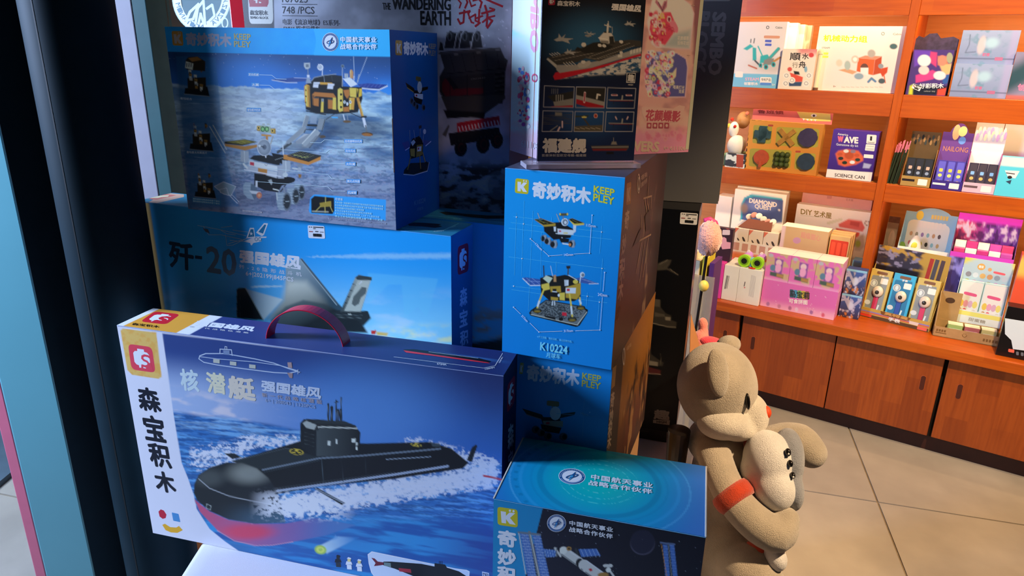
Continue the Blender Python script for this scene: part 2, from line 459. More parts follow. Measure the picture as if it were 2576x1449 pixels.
# LED strips tucked behind the front boards
for (z0, pw) in ((0.957, 13.0), (1.288, 2.0), (1.657, 5.0)):
    for (a, b) in ((-1.5, -0.28), (-0.22, 0.97)):
        l = bpy.data.lights.new('shelf_led', 'AREA'); l.shape = 'RECTANGLE'; l.size = b - a; l.size_y = 0.012; l.energy = pw; l.color = (1.0, 0.66, 0.34)
        o = bpy.data.objects.new('shelf_led', l); COL.objects.link(o); o.location = SP((a + b) / 2, DF + 0.03, z0 + 0.05)
        o.rotation_euler = (math.radians(14), 0, math.radians(-33.6))

# ---- left: shop front, door post ------------------------------------------------
m_black = mat('black_green_paint', '#0e222a', 0.6, noise=.1, spec=.12)
def plan_prism(pts, z0, z1): return extrude([Vector((x, y, z0)) for x, y in pts], UP * (z1 - z0))
circ = []
for k in range(25):
    a = math.radians(8 - 196 * k / 24); circ.append((-0.653 + 0.0638 * math.cos(a), 1.0875 + 0.0638 * math.sin(a)))
pil = setting(single('wall_post', *plan_prism([(-0.60, 1.11)] + circ + [(-0.722, 1.11)], 0.0, 2.85), m_black, None, None))
pil.modifiers.new('round', 'EDGE_SPLIT').split_angle = math.radians(30); pil.data.polygons.foreach_set('use_smooth', [True] * len(pil.data.polygons))
setting(single('wall_left', *plan_prism([(-0.722, 1.116), (-0.778, 1.07), (-0.778, 1.13)], 0, 2.85), m_black, None, None))
# seam line of the post cladding
o = new_obj('cladding_seam', *boxgeo((-0.668, 1.0252, 0), (0.0022, -0.0004, 0), (0, 0.004, 0), (0, 0, 2.8)), mat('seam', '#05080a', .6), pil.location); o.parent = pil
m_teal = mat('teal_frame_paint', '#5f9aa2', 0.35, noise=.06, nscale=3)
setting(single('trim_1', *boxgeo((-1.101, 1.35, 0), (0.119, 0, 0), (0, 0.05, 0), (0, 0, 2.85)), m_teal, None, None, bevel=.004))
setting(single('trim_2', *boxgeo((-1.127, 1.352, 0), (0.0255, 0, 0), (0, 0.05, 0), (0, 0, 2.85)), mat('pink_trim', '#d06a80', 0.4, noise=.05), None, None, bevel=.002))
setting(single('trim_3', *boxgeo((-0.972, 1.80, 0), (0.041, 0, 0), (0, 0.04, 0), (0, 0, 2.85)), mat('white_trim', '#8f8a92', 0.5, noise=.05), None, None, bevel=.002))
setting(single('trim_4', *boxgeo((-0.931, 1.802, 0), (0.035, 0, 0), (0, 0.04, 0), (0, 0, 2.85)), mat('dark_teal_paint', '#2f4f50', .4, noise=.06), None, None, bevel=.002))
setting(single('trim_5', *plan_prism([(-0.896, 1.803), (-0.852, 1.83), (-0.852, 1.90), (-0.896, 1.90)], 0, 2.85), mat('olive_shade_trim', '#4a5644', 0.5, noise=.1), None, None))  # olive darkness is the frame's shadow side put into the paint
setting(single('trim_6', *boxgeo((-0.695, 1.80, 0), (0.10, 0, 0), (0, 0.04, 0), (0, 0, 2.85)), mat('red_trim', '#b81424', 0.3, noise=.08), None, None, bevel=.003))
# window pane with a white round sticker read from behind, bright street wall beyond
win = Thing('window_1', (-0.775, 1.806, 0.9), 'shop window pane with a round white sticker seen from behind', 'window', kind='structure')
del win.o['category']
win.box('pane', (-0.85, 1.806, 0.9), (0.155, 0, 0), (0, 0.005, 0), (0, 0, 1.9), CLEAR)
wf = Face(Vector((-0.85, 1.803, 2.0)), Vector((1, 0, 0)), -UP, 0.155, 1.1)
sa = Art(win, wf, mat=MATTE)
cx, cy = 507, -8
sa.ring(cx, cy, 62, 76, 21, '#f4fbff', rot=4, n=48); sa.ring(cx, cy, 73, 88, 2.5, '#d8e6ea', n=48)
for k, ch in enumerate('YZIZVA  NOITANIM'):
    a = math.radians(8 + k * 10.4); px = cx + 61 * math.cos(a); py = cy + 75 * math.sin(a)
    tx, ty = math.sin(a), -math.cos(a); rx, ry = math.cos(a), math.sin(a); s_ = 5.5
    if ch != ' ': sa.text(ch, (px + tx * s_ - rx * s_, py + ty * s_ - ry * s_), (px - tx * s_ - rx * s_, py - ty * s_ - ry * s_), (px + tx * s_ + rx * s_, py + ty * s_ + ry * s_), '#7e98a4')
for pts in ([(468, 52), (486, 48), (500, 10), (478, 30), (468, 52)], [(492, 60), (498, 20), (512, 2), (516, 60)], [(520, 22), (534, 12), (540, 40), (528, 52)], [(500, 58), (505, 34), (512, 58)]):
    sa.line(pts, 6, '#eaf4f8')
sa.ring(566, 58, 7, 12, 3, '#eaf4f8'); sa.flush('window_sticker', 'round white sticker with mirrored letters')
setting(single('wall_street', *boxgeo((-1.9, 3.2, 0), (1.5, 0, 0), (0, 0.1, 0), (0, 0, 3)), mat('street_wall', '#a8c6cc', 0.8, noise=.3, nscale=2), None, None))
area('street_daylight', (-1.9, 2.2, 3.2), (-1.2, 3.2, 1.5), 1.0, 110, (0.75, 0.88, 1.0), spread=64)
# pavement and steps outside the door
setting(single('pavement', *boxgeo((-3.4, 1.0, 0.0), (1.6, 0, 0), (0, 2.4, 0), (0, 0, 0.02)), mat('pavement', '#4a5c68', 0.8, noise=.4, nscale=4), None, None))
for i, (c, y0, z0, hh) in enumerate((('#6a5a64', 2.6, 0.02, .14), ('#8a6f78', 2.9, 0.02, .28), ('#54494e', 3.2, 0.02, .5))):
    setting(single('trim_%d' % (7 + i), *boxgeo((-3.4, y0, z0), (1.6, 0, 0), (0, 0.3, 0), (0, 0, hh)), mat('step%d' % i, c, .8, noise=.2), None, None, bevel=.01))
setting(single('wall_outside', *boxgeo((-3.6, 3.5, 0), (2.0, 0, 0), (0, 0.1, 0), (0, 0, 3)), mat('outside_wall', '#9aa6bc', 0.8, noise=.2), None, None))
area('street_daylight', (-3.3, 1.6, 2.9), (-2.6, 2.6, 0.2), 0.8, 60, (0.65, 0.8, 1.0), spread=64)

# ---- display table with a white cloth -------------------------------------------
TZ = 0.725
tb = Thing('display_table', (-0.02, 0.98, 0), 'display table under a white cloth carrying the pile of toy boxes', 'table')
tx0, tx1, ty0, ty1 = -0.492, 0.345, 0.42, 1.50
tb.mesh('table_top', *extrude([Vector((x, y, TZ - .03)) for x, y in ((tx0, ty0), (.21, ty0), (.38, ty1), (tx0, ty1))], UP * .027), mat('table_wood', '#a8602c', .5, noise=.2))
for (x, y) in ((tx0 + .03, ty0 + .03), (.14, ty0 + .03), (tx0 + .03, ty1 - .07), (.30, ty1 - .07)):
    tb.box('leg', (x, y, 0), (0.04, 0, 0), (0, 0.04, 0), (0, 0, TZ - 0.03), MATS['table_wood'], bevel=.003)
# cloth: flat top with rounded shoulder, hanging sides with soft folds
def cloth_sheet():
    V = []; Fc = []; per = []
    r = 0.012
    cs = [(tx0, ty1), (tx0, ty0), (0.21, ty0), (0.38, ty1)]
    for i in range(4):
        a = Vector((*cs[i], 0)); b = Vector((*cs[(i + 1) % 4], 0)); n = int((b - a).length / 0.02)
        for k in range(n): per.append((a.lerp(b, k / n), i))
    nrm = [Vector((-1, 0, 0)), Vector((0, -1, 0)), Vector((.988, -.155, 0)), Vector((0, 1, 0))]
    prof = [(-.02, 0), (0.0, 0), (r * .5, -r * .13), (r * .87, -r * .5), (r, -r), (r + .004, -.06), (r + .012, -.16), (r + .02, -.30), (r + .026, -.46)]
    for (p, e) in per:
        for (o, z) in prof:
            s_ = (p.x * 1.0 + p.y * 1.3); fold = (math.sin(s_ * 46) * .5 + math.sin(s_ * 21 + 1) * .5) * .016 * min(1, max(0, -z / .3))
            q = p + nrm[e] * (o + fold); V.append(Vector((q.x, q.y, TZ + z)))
    n = len(per); m_ = len(prof)
    for i in range(n):
        for k in range(m_ - 1): Fc.append((i * m_ + k, i * m_ + k + 1, ((i + 1) % n) * m_ + k + 1, ((i + 1) % n) * m_ + k))
    Fc.append(tuple(i * m_ for i in range(n)))
    return V, Fc
single('table_cloth', *cloth_sheet(), mat('white_cloth', '#c6c4cc', 0.75, bump=.15, bscale=900, sheen=.2), 'white cloth draped over the display table under the boxes', 'tablecloth', smooth=True)

cr = Thing('wooden_crate', (-0.70, 1.50, 0), 'orange-brown wooden crate on the floor behind the table corner', 'crate')
for k in range(4): cr.box('plank', (-0.79, 1.44, 0.004 + .115 * k), (0.22, 0, 0), (0, 0.02, 0), (0, 0, .108), mat('crate_wood', '#b05c20', .6, noise=.2), bevel=.002)
cr.box('crate_body', (-0.785, 1.46, 0.002), (0.21, 0, 0), (0, 0.15, 0), (0, 0, .455), MATS['crate_wood'])
# ================================================================== the pile of boxes
zB = 1.2503
# --- submarine box A
tA, fA = carton('toy_box', at(294, 818, 1.045), -13.8, 0.600, 0.076, 0.3736, '#f2f2f4', 'wide submarine brick-set box with a red carrying handle, front left of the pile')
# --- jet box B and the same box behind it
tB, fB = carton('toy_box', at(342, 506, 1.166), -18.9, 0.575, 0.0805, 0.365, '#1f78b8', 'blue fighter-jet brick-set box with a white price sticker, behind the submarine box')
ax19, ay19 = axes(-18.9)
P = hitz(1270, 567.5, zB)
tB2, fB2 = carton('toy_box', P - ax19 * 0.55, -18.9, 0.575, 0.0805, 0.365, '#1f78b8', 'blue fighter-jet box mostly hidden, second one behind the stickered jet box')
# riser shelf the jet boxes stand on
rb = fB['front'].P(0.02, 0.365); 
tR = Thing('display_riser', rb + ax19 * .28 + ay19 * .08 - UP * (rb.z - TZ), 'plain cardboard riser under the two jet boxes', 'riser')
tR.box('riser_box', Vector((rb.x, rb.y, TZ + .001)) , ax19 * .56, ay19 * .165, UP * (zB - 0.365 - TZ - .002), mat('kraft_card', '#a9835a', .7, noise=.1, bump=.1), bevel=.002)
# --- lunar lander box C
tC, fC = carton('toy_box', at(414, 67, 1.028), -17.2, 0.367, 0.158, 0.2735, '#12406e', 'lunar lander and rover box on top of the blue jet boxes')
# --- tall stack E over F
tE, fE = carton('toy_box', at(1271, 422, 0.9), -20.2, 0.1566, 0.346, 0.2583, '#0f74c4', 'bright blue lunar rover box, side panel forward, under the acrylic sign')
ax20, ay20 = axes(-20.2)
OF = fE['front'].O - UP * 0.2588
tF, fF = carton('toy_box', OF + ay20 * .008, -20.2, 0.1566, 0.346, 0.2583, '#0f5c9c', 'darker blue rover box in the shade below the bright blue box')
zF = OF.z - 0.2583
tR2 = Thing('display_riser', OF + ax20 * .08 + ay20 * .17 - UP * (OF.z - TZ), 'low cardboard riser under the shaded rover box', 'riser')
tR2.box('riser_box', Vector((OF.x, OF.y, TZ + .001)) + ay20 * .004 + ax20 * .002, ax20 * .15, ay20 * .34, UP * (zF - TZ - .002), MATS['kraft_card'], bevel=.002)
# --- space station box K
tK, fK = carton('toy_box', at(1242, 1254, 0.873), -14.6, 0.2575, 0.152, 0.2435, '#0f74b4', 'space station brick-set box with a glossy lid, teal reflection in its colour, front right of the pile')
# --- wandering earth box D, behind the jet boxes
PD = hitz(1271, 541, zB) + ay19 * 0.008
aD, bD = axes(-18.9)
wD = (PD - hit(612, 30, PD, bD)).dot(aD) + .002
dO = PD + aD * 0.002 - aD * wD
tD, fD = carton('toy_box', Vector((dO.x, dO.y, zB + 0.40)), -18.9, wD, 0.10, 0.40 + 0.36, '#8d9098', 'tall grey box with a black mining truck picture, standing behind the lander box')
tR3 = Thing('display_riser', Vector((dO.x, dO.y, TZ)) + aD * .2 + bD * .05, 'cardboard riser under the tall grey truck box', 'riser')
tR3.box('riser_box', Vector((dO.x, dO.y, TZ + .001)) + aD * .01 + bD * .004, aD * (wD - .02), bD * .09, UP * (zB - .36 - TZ - .002), MATS['kraft_card'], bevel=.002)
# --- pink flower car box G on E
zE = fE['front'].O.z
G0 = hitz(1353, 401, zE); G1 = hitz(1731, 391, zE); G2 = hitz(1283, 388, zE)
yG = 25.0; gx, gy = axes(yG)
def reach(P, d, px):
    lo_, hi_ = 0.0, 1.0
    for _ in range(40):
        m_ = (lo_ + hi_) / 2; q = topx(P + d * m_)[0]
        if abs(q - topx(P)[0]) < abs(px - topx(P)[0]): lo_ = m_
        else: hi_ = m_
    return lo_
wG = reach(G0, gx, 1731); dG = reach(G0, gy, 1283)
tG, fG = carton('toy_box', G0 + UP * (0.34 + .0005), yG, wG, dG, 0.34, '#e98fa6', 'pink and sky-blue flower car box standing behind the acrylic sign')
# --- black column box J, box L under it, SEMBO box I on top
JR = at(1760, 532, 1.3)
aJ, bJ = axes(-17)
hJ = hit(1710, 1092, JR, bJ); zJb = hJ.z
wJ = 0.24; dJ = 0.12
tJ, fJ = carton('toy_box', JR - aJ * wJ, -17, wJ, dJ, JR.z - zJb, '#08090c', 'tall black ship-set box with a white price sticker, right of the blue stack', rough=.25)
LO = Vector(((JR - aJ * wJ).x, (JR - aJ * wJ).y, zJb)) + bJ * 0.004 - aJ * .012
tL, fL = carton('toy_box', LO - UP * .0006, -17, 0.235, 0.11, zJb - TZ - .002, '#15161a', 'black box with grey lettering at the bottom, under the tall black box', rough=.3)
_r = ray(1806, 514); IR = at(1806, 514, (JR.z - 1.5) / _r.z); aI, bI = axes(-12)
wI = 0.26
tI, fI = carton('toy_box', Vector((IR.x, IR.y, JR.z + .0008 + 0.46)) - aI * wI, -12, wI, 0.10, 0.46, '#3a3b3e', 'charcoal grey box with upright lettering on top of the tall black box', rough=.35)
# ================================================================== painted print on the boxes
LIGHT = np.array([0.56, 0.64, 0.93])          # colour cast of the daylight: photo colour / cast = ink colour
def pc(h, k=1.0):
    return tuple(np.clip(np.array(srgb(h)) / LIGHT * k, 0.004, 0.88))
def tr(ox, oy, sc): return lambda pts: [(ox + x / sc, oy + y / sc) for x, y in pts]
def tr1(ox, oy, sc): return lambda x, y: (ox + x / sc, oy + y / sc)
class Paint:
    def __init__(s, X, Y, col=(1, 1, 1), T=None, S=1.0):
        s.X = X; s.Y = Y; s.C = np.ones(X.shape + (3,)) * np.array(col); s.T = T or (lambda p: p); s.S = S
    def _mask(s, pts, soft):
        pts = s.T(pts); A = np.array(pts, float); m = np.zeros(s.X.shape)
        mn = A.min(0) - 2 * soft - 1; mx = A.max(0) + 2 * soft + 1
        idx = (s.X > mn[0]) & (s.X < mx[0]) & (s.Y > mn[1]) & (s.Y < mx[1])
        if not idx.any(): return m
        x = s.X[idx]; y = s.Y[idx]; ins = np.zeros(x.shape, bool); dist = np.full(x.shape, 1e9)
        for i in range(len(A)):
            ax, ay = A[i - 1]; bx, by = A[i]
            c = ((ay > y) != (by > y)) & (x < (bx - ax) * (y - ay) / ((by - ay) if by != ay else 1e-9) + ax); ins ^= c
            dx, dy = bx - ax, by - ay; t = np.clip(((x - ax) * dx + (y - ay) * dy) / (dx * dx + dy * dy + 1e-9), 0, 1)
            dist = np.minimum(dist, np.hypot(x - ax - t * dx, y - ay - t * dy))
        m[idx] = sm(-soft, soft, np.where(ins, dist, -dist)); return m
    def put(s, m, col):
        s.C = s.C + (np.asarray(col) - s.C) * np.clip(m, 0, 1)[..., None]; return s
    def fill(s, pts, col, soft=1.3, a=1.0): return s.put(s._mask(pts, soft) * a, col)
    def grad(s, pts, p0, c0, p1, c1, soft=1.3, a=1.0):
        (x0, y0), (x1, y1) = s.T([p0, p1]); d = ((s.X - x0) * (x1 - x0) + (s.Y - y0) * (y1 - y0)) / ((x1 - x0) ** 2 + (y1 - y0) ** 2)
        return s.put(s._mask(pts, soft) * a, lerp(c0, c1, np.clip(d, 0, 1)))
    def ell(s, cx, cy, rx, ry, col, soft=0.15, a=1.0, rot=0):
        (cx, cy), = s.T([(cx, cy)]); rx /= s.S; ry /= s.S; c, d = math.cos(math.radians(rot)), math.sin(math.radians(rot))
        dx = s.X - cx; dy = s.Y - cy; r = np.hypot((dx * c + dy * d) / rx, (-dx * d + dy * c) / ry)
        return s.put(sm(1 + soft, 1 - soft, r) * a, col)
    def line(s, pts, w, col, a=1.0, soft=1.0):
        P = np.array(s.T(pts), float); w = w / s.S; dist = np.full(s.X.shape, 1e9)
        for i in range(len(P) - 1):
            ax, ay = P[i]; dx, dy = P[i + 1] - P[i]; t = np.clip(((s.X - ax) * dx + (s.Y - ay) * dy) / (dx * dx + dy * dy + 1e-9), 0, 1)
            dist = np.minimum(dist, np.hypot(s.X - ax - t * dx, s.Y - ay - t * dy))
        return s.put(sm(w / 2 + soft, w / 2 - soft, dist) * a, col)

# ---- marks that recur ------------------------------------------------------------
def brick_logo(art, TL, TR, BL, red='#c81e38', white='#f6f4f4', frame=None):
    """red rounded square with a white stud-head silhouette and an S cut into it"""
    TL, TR, BL = (Vector((*p, 0)) for p in (TL, TR, BL)); f = lambda x, y: tuple((TL + (TR - TL) * x + (BL - TL) * y)[:2])
    art.rrect([f(0, 0), f(1, 0), f(1, 1), f(0, 1)], red, .2)
    head = [(.36, .14), (.64, .14), (.64, .23), (.76, .25), (.83, .33), (.83, .68), (.76, .77), (.66, .79), (.66, .88), (.34, .88), (.34, .79), (.24, .77), (.17, .68), (.17, .33), (.24, .25), (.36, .23)]
    art.poly([f(x, y) for x, y in head], white)
    S = [(.86, .44), (.78, .38), (.64, .37), (.54, .42), (.52, .50), (.58, .56), (.70, .60), (.76, .67), (.72, .76), (.60, .80), (.48, .78), (.46, .90)]
    art.line([f(x, y) for x, y in S], abs((TR - TL).length) * .085 if art.px else .09, red)
    art.poly([f(.62, .80), f(.86, .60), f(.92, .95), f(.62, .95)], red)
def k_logo(art, TL, TR, BL, col='#c4b520', white='#e6edf2'):
    TL, TR, BL = (Vector((*p, 0)) for p in (TL, TR, BL)); f = lambda x, y: tuple((TL + (TR - TL) * x + (BL - TL) * y)[:2])
    art.rrect([f(0, 0), f(1, 0), f(1, 1), f(0, 1)], col, .16)
    art.poly([f(x, y) for x, y in ((.16, .22), (.42, .22), (.42, .44), (.60, .22), (.88, .22), (.62, .52), (.90, .86), (.60, .86), (.42, .62), (.42, .86), (.20, .86))], white)
    w = (TR - TL).length
    for x in (.62, .80): art.ell(*f(x, .12), w * .055, w * .06, white, n=12)
def seal(art, cx, cy, rx, ry, rot=0, blue='#1d4f9e', white='#f0f3f6', sky='#3f8fd6'):
    art.ell(cx, cy, rx, ry, white, rot, 32); art.ell(cx, cy, rx * .95, ry * .95, blue, rot, 32); art.ell(cx, cy, rx * .74, ry * .74, white, rot, 32)
    for k in range(20):
        a = math.radians(180 + 180 * k / 19); art.ell(cx + rx * .845 * math.cos(a), cy + ry * .845 * math.sin(a), rx * .035, ry * .035, white, n=6)
    art.ring(cx, cy, rx * .845, ry * .845, rx * .05, '#8fb4dc', n=20, a0=20, a1=160)
    art.poly([(cx - rx * .1, cy - ry * .1), (cx + rx * .28, cy - ry * .58), (cx + rx * .12, cy + ry * .1), (cx - rx * .26, cy + ry * .58)], sky)
    art.ring(cx, cy, rx * .44, ry * .16, rx * .07, blue, rot=-14, n=18)
    art.poly([(cx + rx * .02, cy - ry * .2), (cx + rx * .28, cy - ry * .58), (cx + rx * .10, cy + ry * .15)], blue)
def lerp2(a, b, t): return (a[0] + (b[0] - a[0]) * t, a[1] + (b[1] - a[1]) * t)
def price_tag(thing, face, pts, label='white barcode price sticker'):
    art = Art(thing, face, mat=MATTE); art.lift = 0.0004; art.base = art.lift
    art.rrect(pts, '#e8ebee', .1); TL, TR, BR, BL = pts
    f = lambda x, y: lerp2(lerp2(TL, TR, x), lerp2(BL, BR, x), y)
    art.line([f(.08, .14), f(.14, .14)], 2, '#444444'); art.line([f(.2, .14), f(.26, .14)], 2, '#444444')
    for x in np.arange(.34, .94, .055): art.line([f(x, .13), f(x + .035, .13)], 2.4, '#333333')
    art.line([f(.34, .24), f(.46, .24)], 2, '#555555')
    art.line([f(.08, .48), f(.28, .48)], 2, '#a04040'); art.line([f(.45, .46), f(.6, .46)], 2.2, '#444444'); art.line([f(.72, .48), f(.92, .48)], 1.5, '#777777')
    for i, x in enumerate(np.arange(.3, .8, .03)):
        art.line([f(x, .64), f(x, .84)], .8 + (i * 7 % 3) * .5, '#151515')
    return art.flush('price_sticker', label)

# ================================================================== A  submarine box
T6 = tr(280, 760, 2.1029)
def paint_A(U, V, X, Y):
    p = Paint(X, Y, pc('#b4bde6'), T6, 2.1029)
    pic = [(270, 165), (2080, 385), (2080, 1700), (1500, 1500), (675, 1317), (600, 1265), (520, 1200), (452, 1095), (436, 1020), (405, 930), (372, 850), (330, 600), (300, 380)]
    m = p._mask(pic, 1.2)
    # sky
    hz = 560 + (X - 280) * 2.1029 * 0.12               # horizon line in crop rows
    y = (Y - 760) * 2.1029; x = (X - 280) * 2.1029
    sky = lerp(pc('#243a80'), pc('#2a5cb8'), sm(200, 560, y - x * .06))
    sky = lerp(sky, pc('#1f2c68'), sm(1500, 2080, x) * sm(900, 250, y) * .9)
    sky = lerp(sky, pc('#8fa6dc'), sm(260, 30, np.abs(y - 470 - x * .13)) * sm(1500, 350, x) * .8)
    sky = lerp(sky, pc('#4a7cd0'), sm(420, 60, np.hypot((x - 1330) / 1.6, y - 600)) * .8)
    cl = fbm(x / 120, (y - x * .1) / 40, 4)
    sky = lerp(sky, pc('#b9b8d8'), sm(.45, .7, cl) * sm(120, 20, np.abs(y - 510 - x * .10)) * sm(1050, 500, x) * .8)
    # sea
    wv = fbm(x / 150, (y - x * .09) / 11, 4); wv2 = fbm(x / 60 + 9, (y - x * .09) / 7, 3)
    dk = sm(1200, 1350, y - (x - 700) * .2); far = sm(700, 560, y - x * .08)
    sea = lerp(pc('#2a62b4'), pc('#4d8ad6'), sm(.4, .68, wv)); sea = lerp(sea, pc('#173f84'), sm(.56, .35, wv2) * .75)
    sea = lerp(sea, pc('#86aade'), far * .5 * sm(.4, .6, wv))
    deep = lerp(pc('#2a7ccc'), pc('#1c4fa4'), sm(.4, .62, fbm(x / 260, (y - x * .16) / 26, 4)))
    deep = lerp(deep, pc('#263a80'), sm(1600, 2050, x) * sm(1050, 1300, y) * .8)
    deep = lerp(deep, pc('#24407e'), sm(900, 620, x) * sm(1200, 1330, y) * .8)
    sea = lerp(sea, deep, sm(1090, 1190, y - np.maximum(x - 1200, 0) * .0 + (fbm(x / 50, y / 30, 3) - .5) * 40))
    img = lerp(sky, sea, sm(-12, 14, y - hz + 20 - 60 * sm(700, 1500, x)))
    # foam
    n = fbm(x / 19, y / 11, 5); n2 = fbm(x / 7, y / 5, 3)
    def band(cy, half, x0, x1, k=1.0):
        return sm(half, half * .15, np.abs(y - cy)) * sm(x0, x0 + 90, x) * sm(x1, x1 - 90, x) * k
    foam = band(1085 - (x - 900) * .15, 88, 640, 2080, .85) + band(830 - (x - 420) * .1, 100, 380, 760, .42) + band(740 + (x - 1000) * .0, 60, 640, 1050, .35) + band(805 + (x - 1800) * .25, 70, 1500, 2080, .38)
    f = np.clip(foam, 0, 1); fm = np.clip(sm(.56 - f * .42, .66 - f * .26, n * .72 + n2 * .28) * sm(0, .25, f), 0, 1)
    img = lerp(img, pc('#9db6e6'), sm(.2, .7, f) * .35); img = lerp(img, pc('#b7c2ea'), fm * .9)
    # vertical-ish spray around the stern
    p.put(m, img)
    p.put(p._mask([(860, 1255), (1290, 1180), (1330, 1290), (700, 1330)], 60) * m * .5, pc('#2c62b0'))
    # submarine hull
    K = pc('#0d1118'); 
    p.grad([(640, 840), (900, 765), (1000, 735), (1350, 748), (1690, 740), (1800, 775), (1890, 850), (1860, 880), (1500, 935), (1100, 975), (880, 1015), (800, 930)], (1000, 760), pc('#141a22'), (1100, 1000), pc('#0b0e14'), 2)
    p.fill([(640, 842), (925, 772), (1100, 820), (800, 888)], pc('#202832')); p.line([(640, 842), (925, 772), (1005, 790)], 4, pc('#3a4654')); p.line([(800, 888), (1100, 826), (1330, 812), (1560, 792), (1740, 776)], 9, pc('#5a6a86')); p.line([(810, 900), (1100, 838)], 3, pc('#2c3644'))
    p.line([(870, 1000), (1100, 968), (1500, 912), (1780, 868)], 12, pc('#8a9cc8'), a=.9); p.line([(870, 985), (1100, 952), (1500, 900)], 4, pc('#2a323e'))
    p.line([(1110, 825), (1125, 960)], 3, pc('#3c4a5c')); p.line([(1215, 818), (1228, 950)], 2, pc('#2a3442')); p.line([(1340, 812), (1352, 932)], 2, pc('#222c38'))
    p.line([(1455, 832), (1690, 818)], 4, pc('#7a8cae')); p.fill([(1690, 745), (1735, 748), (1745, 765), (1700, 765)], pc('#33404e'))
    # bow
    bow = [(436, 1010), (440, 960), (462, 915), (520, 875), (610, 848), (690, 850), (770, 880), (830, 930), (868, 985), (885, 1030), (920, 1165), (760, 1172), (620, 1150), (520, 1105), (455, 1050)]
    p.fill(bow, pc('#1a212c'), 2)
    bm = p._mask(bow, 3); r = np.hypot((x - 640) / 240, (y - 900) / 110)
    p.put(bm * sm(1.1, .2, np.hypot((x - 730) / 150, (y - 905) / 75)) * .55, pc('#8c96a2'))
    p.put(bm * sm(1, .2, np.hypot((x - 520) / 120, (y - 930) / 70)) * .35, pc('#5a6470'))
    p.line([(462, 935), (520, 985), (620, 1025), (740, 1052), (870, 1075)], 4, pc('#9aa6c4'), a=.8)
    p.put(bm * sm(1040, 1150, y) * sm(520, 900, x) * .6, pc('#3f6690'))
    p.line([(505, 1068), (528, 1078), (524, 1098), (502, 1090), (505, 1068)], 3, pc('#8694a6'))
    # red underside
    red = [(440, 1045), (520, 1108), (620, 1152), (760, 1174), (920, 1172), (1090, 1142), (1290, 1180), (1130, 1235), (960, 1268), (850, 1284), (760, 1286), (650, 1258), (560, 1205), (470, 1110)]
    p.grad(red, (480, 1080), pc('#a04a78'), (1150, 1210), pc('#4a5aa8'), 2); p.put(p._mask(red, 3) * sm(1, .3, np.hypot((x - 720) / 200, (y - 1215) / 60)), pc('#b03c64'))
    p.put(p._mask(red, 2) * sm(950, 1250, x) * .75, pc('#3f6fb8')); p.line([(560, 1208), (650, 1262), (760, 1288), (850, 1286), (960, 1268)], 4, pc('#c884a6'), a=.8)
    # wake foam over the waterline
    w = sm(.52, .64, n * .75 + n2 * .25 + .22 * sm(90, 10, np.abs(y - (1068 + (x - 900) * .05)))) * sm(100, 30, np.abs(y - (1075 + (x - 850) * .02))) * sm(720, 860, x) * sm(1320, 1150, x)
    p.put(m * w * .9, pc('#bcc6ec'))
    # conning tower and masts
    p.fill([(1000, 760), (1000, 640), (1020, 618), (1090, 650), (1095, 815), (1060, 812)], pc('#171d26')); p.grad([(1085, 815), (1085, 670), (1110, 650), (1290, 655), (1318, 690), (1312, 800), (1200, 818)], (1085, 700), pc('#3a4450'), (1320, 740), pc('#11161d'), 1.5)
    p.fill([(1010, 640), (1030, 618), (1120, 622), (1290, 650), (1300, 664), (1110, 660), (1090, 680), (1060, 640)], pc('#20262e')); p.line([(1095, 662), (1115, 660), (1300, 668)], 6, pc('#aab4c2')); p.fill([(1012, 640), (1032, 628), (1086, 650), (1074, 676), (1030, 664)], pc('#8c98a8'))
    for yy in (690, 710, 730, 750): p.line([(1022, yy), (1072, yy + 12)], 2, pc('#3a4450'))
    for (a, b, c, d) in ((1145, 735, 1152, 758), (1153, 735, 1159, 758), (1188, 726, 1196, 750), (1272, 722, 1292, 742), (1294, 742, 1303, 758), (1293, 765, 1302, 782)): p.fill([(a, b), (c, b), (c, d), (a, d)], pc('#b6c4d6'))
    for (a, b, c) in ((1148, 540, 10), (1166, 556, 14), (1190, 520, 8), (1200, 570, 10), (1216, 505, 6), (1214, 570, 14)): p.line([(a, 640), (a, b)], c, pc('#181e28')); p.line([(a - 2, 630), (a - 2, b + 4)], 2, pc('#5a6678'))
    p.line([(1182, 530), (1202, 526)], 5, pc('#252d38')); p.fill([(1060, 640), (1090, 626), (1230, 628), (1280, 648)], pc('#262e38'))
    # sail planes, rudder
    p.fill([(598, 800), (650, 800), (690, 822), (640, 830)], pc('#1a212b')); p.fill([(1880, 836), (1908, 768), (1930, 752), (1936, 762), (1908, 846)], pc('#151b26'))
    p.fill([(1070, 985), (1090, 982), (1236, 1062), (1220, 1074)], pc('#10151d')); p.line([(1080, 986), (1228, 1064)], 4, pc('#7f90b0'))
    # radiation marks on the deck
    for (cx, cy, rx, ry) in ((980, 792, 38, 16), (1612, 755, 30, 9)):
        p.ell(cx, cy, rx, ry, pc('#9c8e3c'), .1, rot=8); p.ell(cx, cy, rx * .8, ry * .8, pc('#1a1f22'), .1, rot=8)
        for k in range(3):
            a = math.radians(30 + 120 * k); p.ell(cx + rx * .42 * math.cos(a), cy + ry * .42 * math.sin(a), rx * .26, ry * .26, pc('#b0a040'), .2)
    # torpedo capsule
    p.grad([(1100, 1290), (1200, 1240), (1310, 1245), (1140, 1330)], (1120, 1300), pc('#a8d0f0'), (1290, 1250), pc('#2a72c4'), 3, .8); p.fill([(1170, 1262), (1186, 1232), (1202, 1250)], pc('#5e8cd0'), 2, .7)
    p.ell(1107, 1310, 32, 24, pc('#8cae5c'), .15, rot=12); p.ell(1106, 1310, 22, 16, pc('#b6cc6c'), .2, rot=12); p.ell(1107, 1310, 11, 8, pc('#9ab65a'), .2)
    p.line([(1970, 918), (2070, 940)], 10, pc('#a83c50')); 
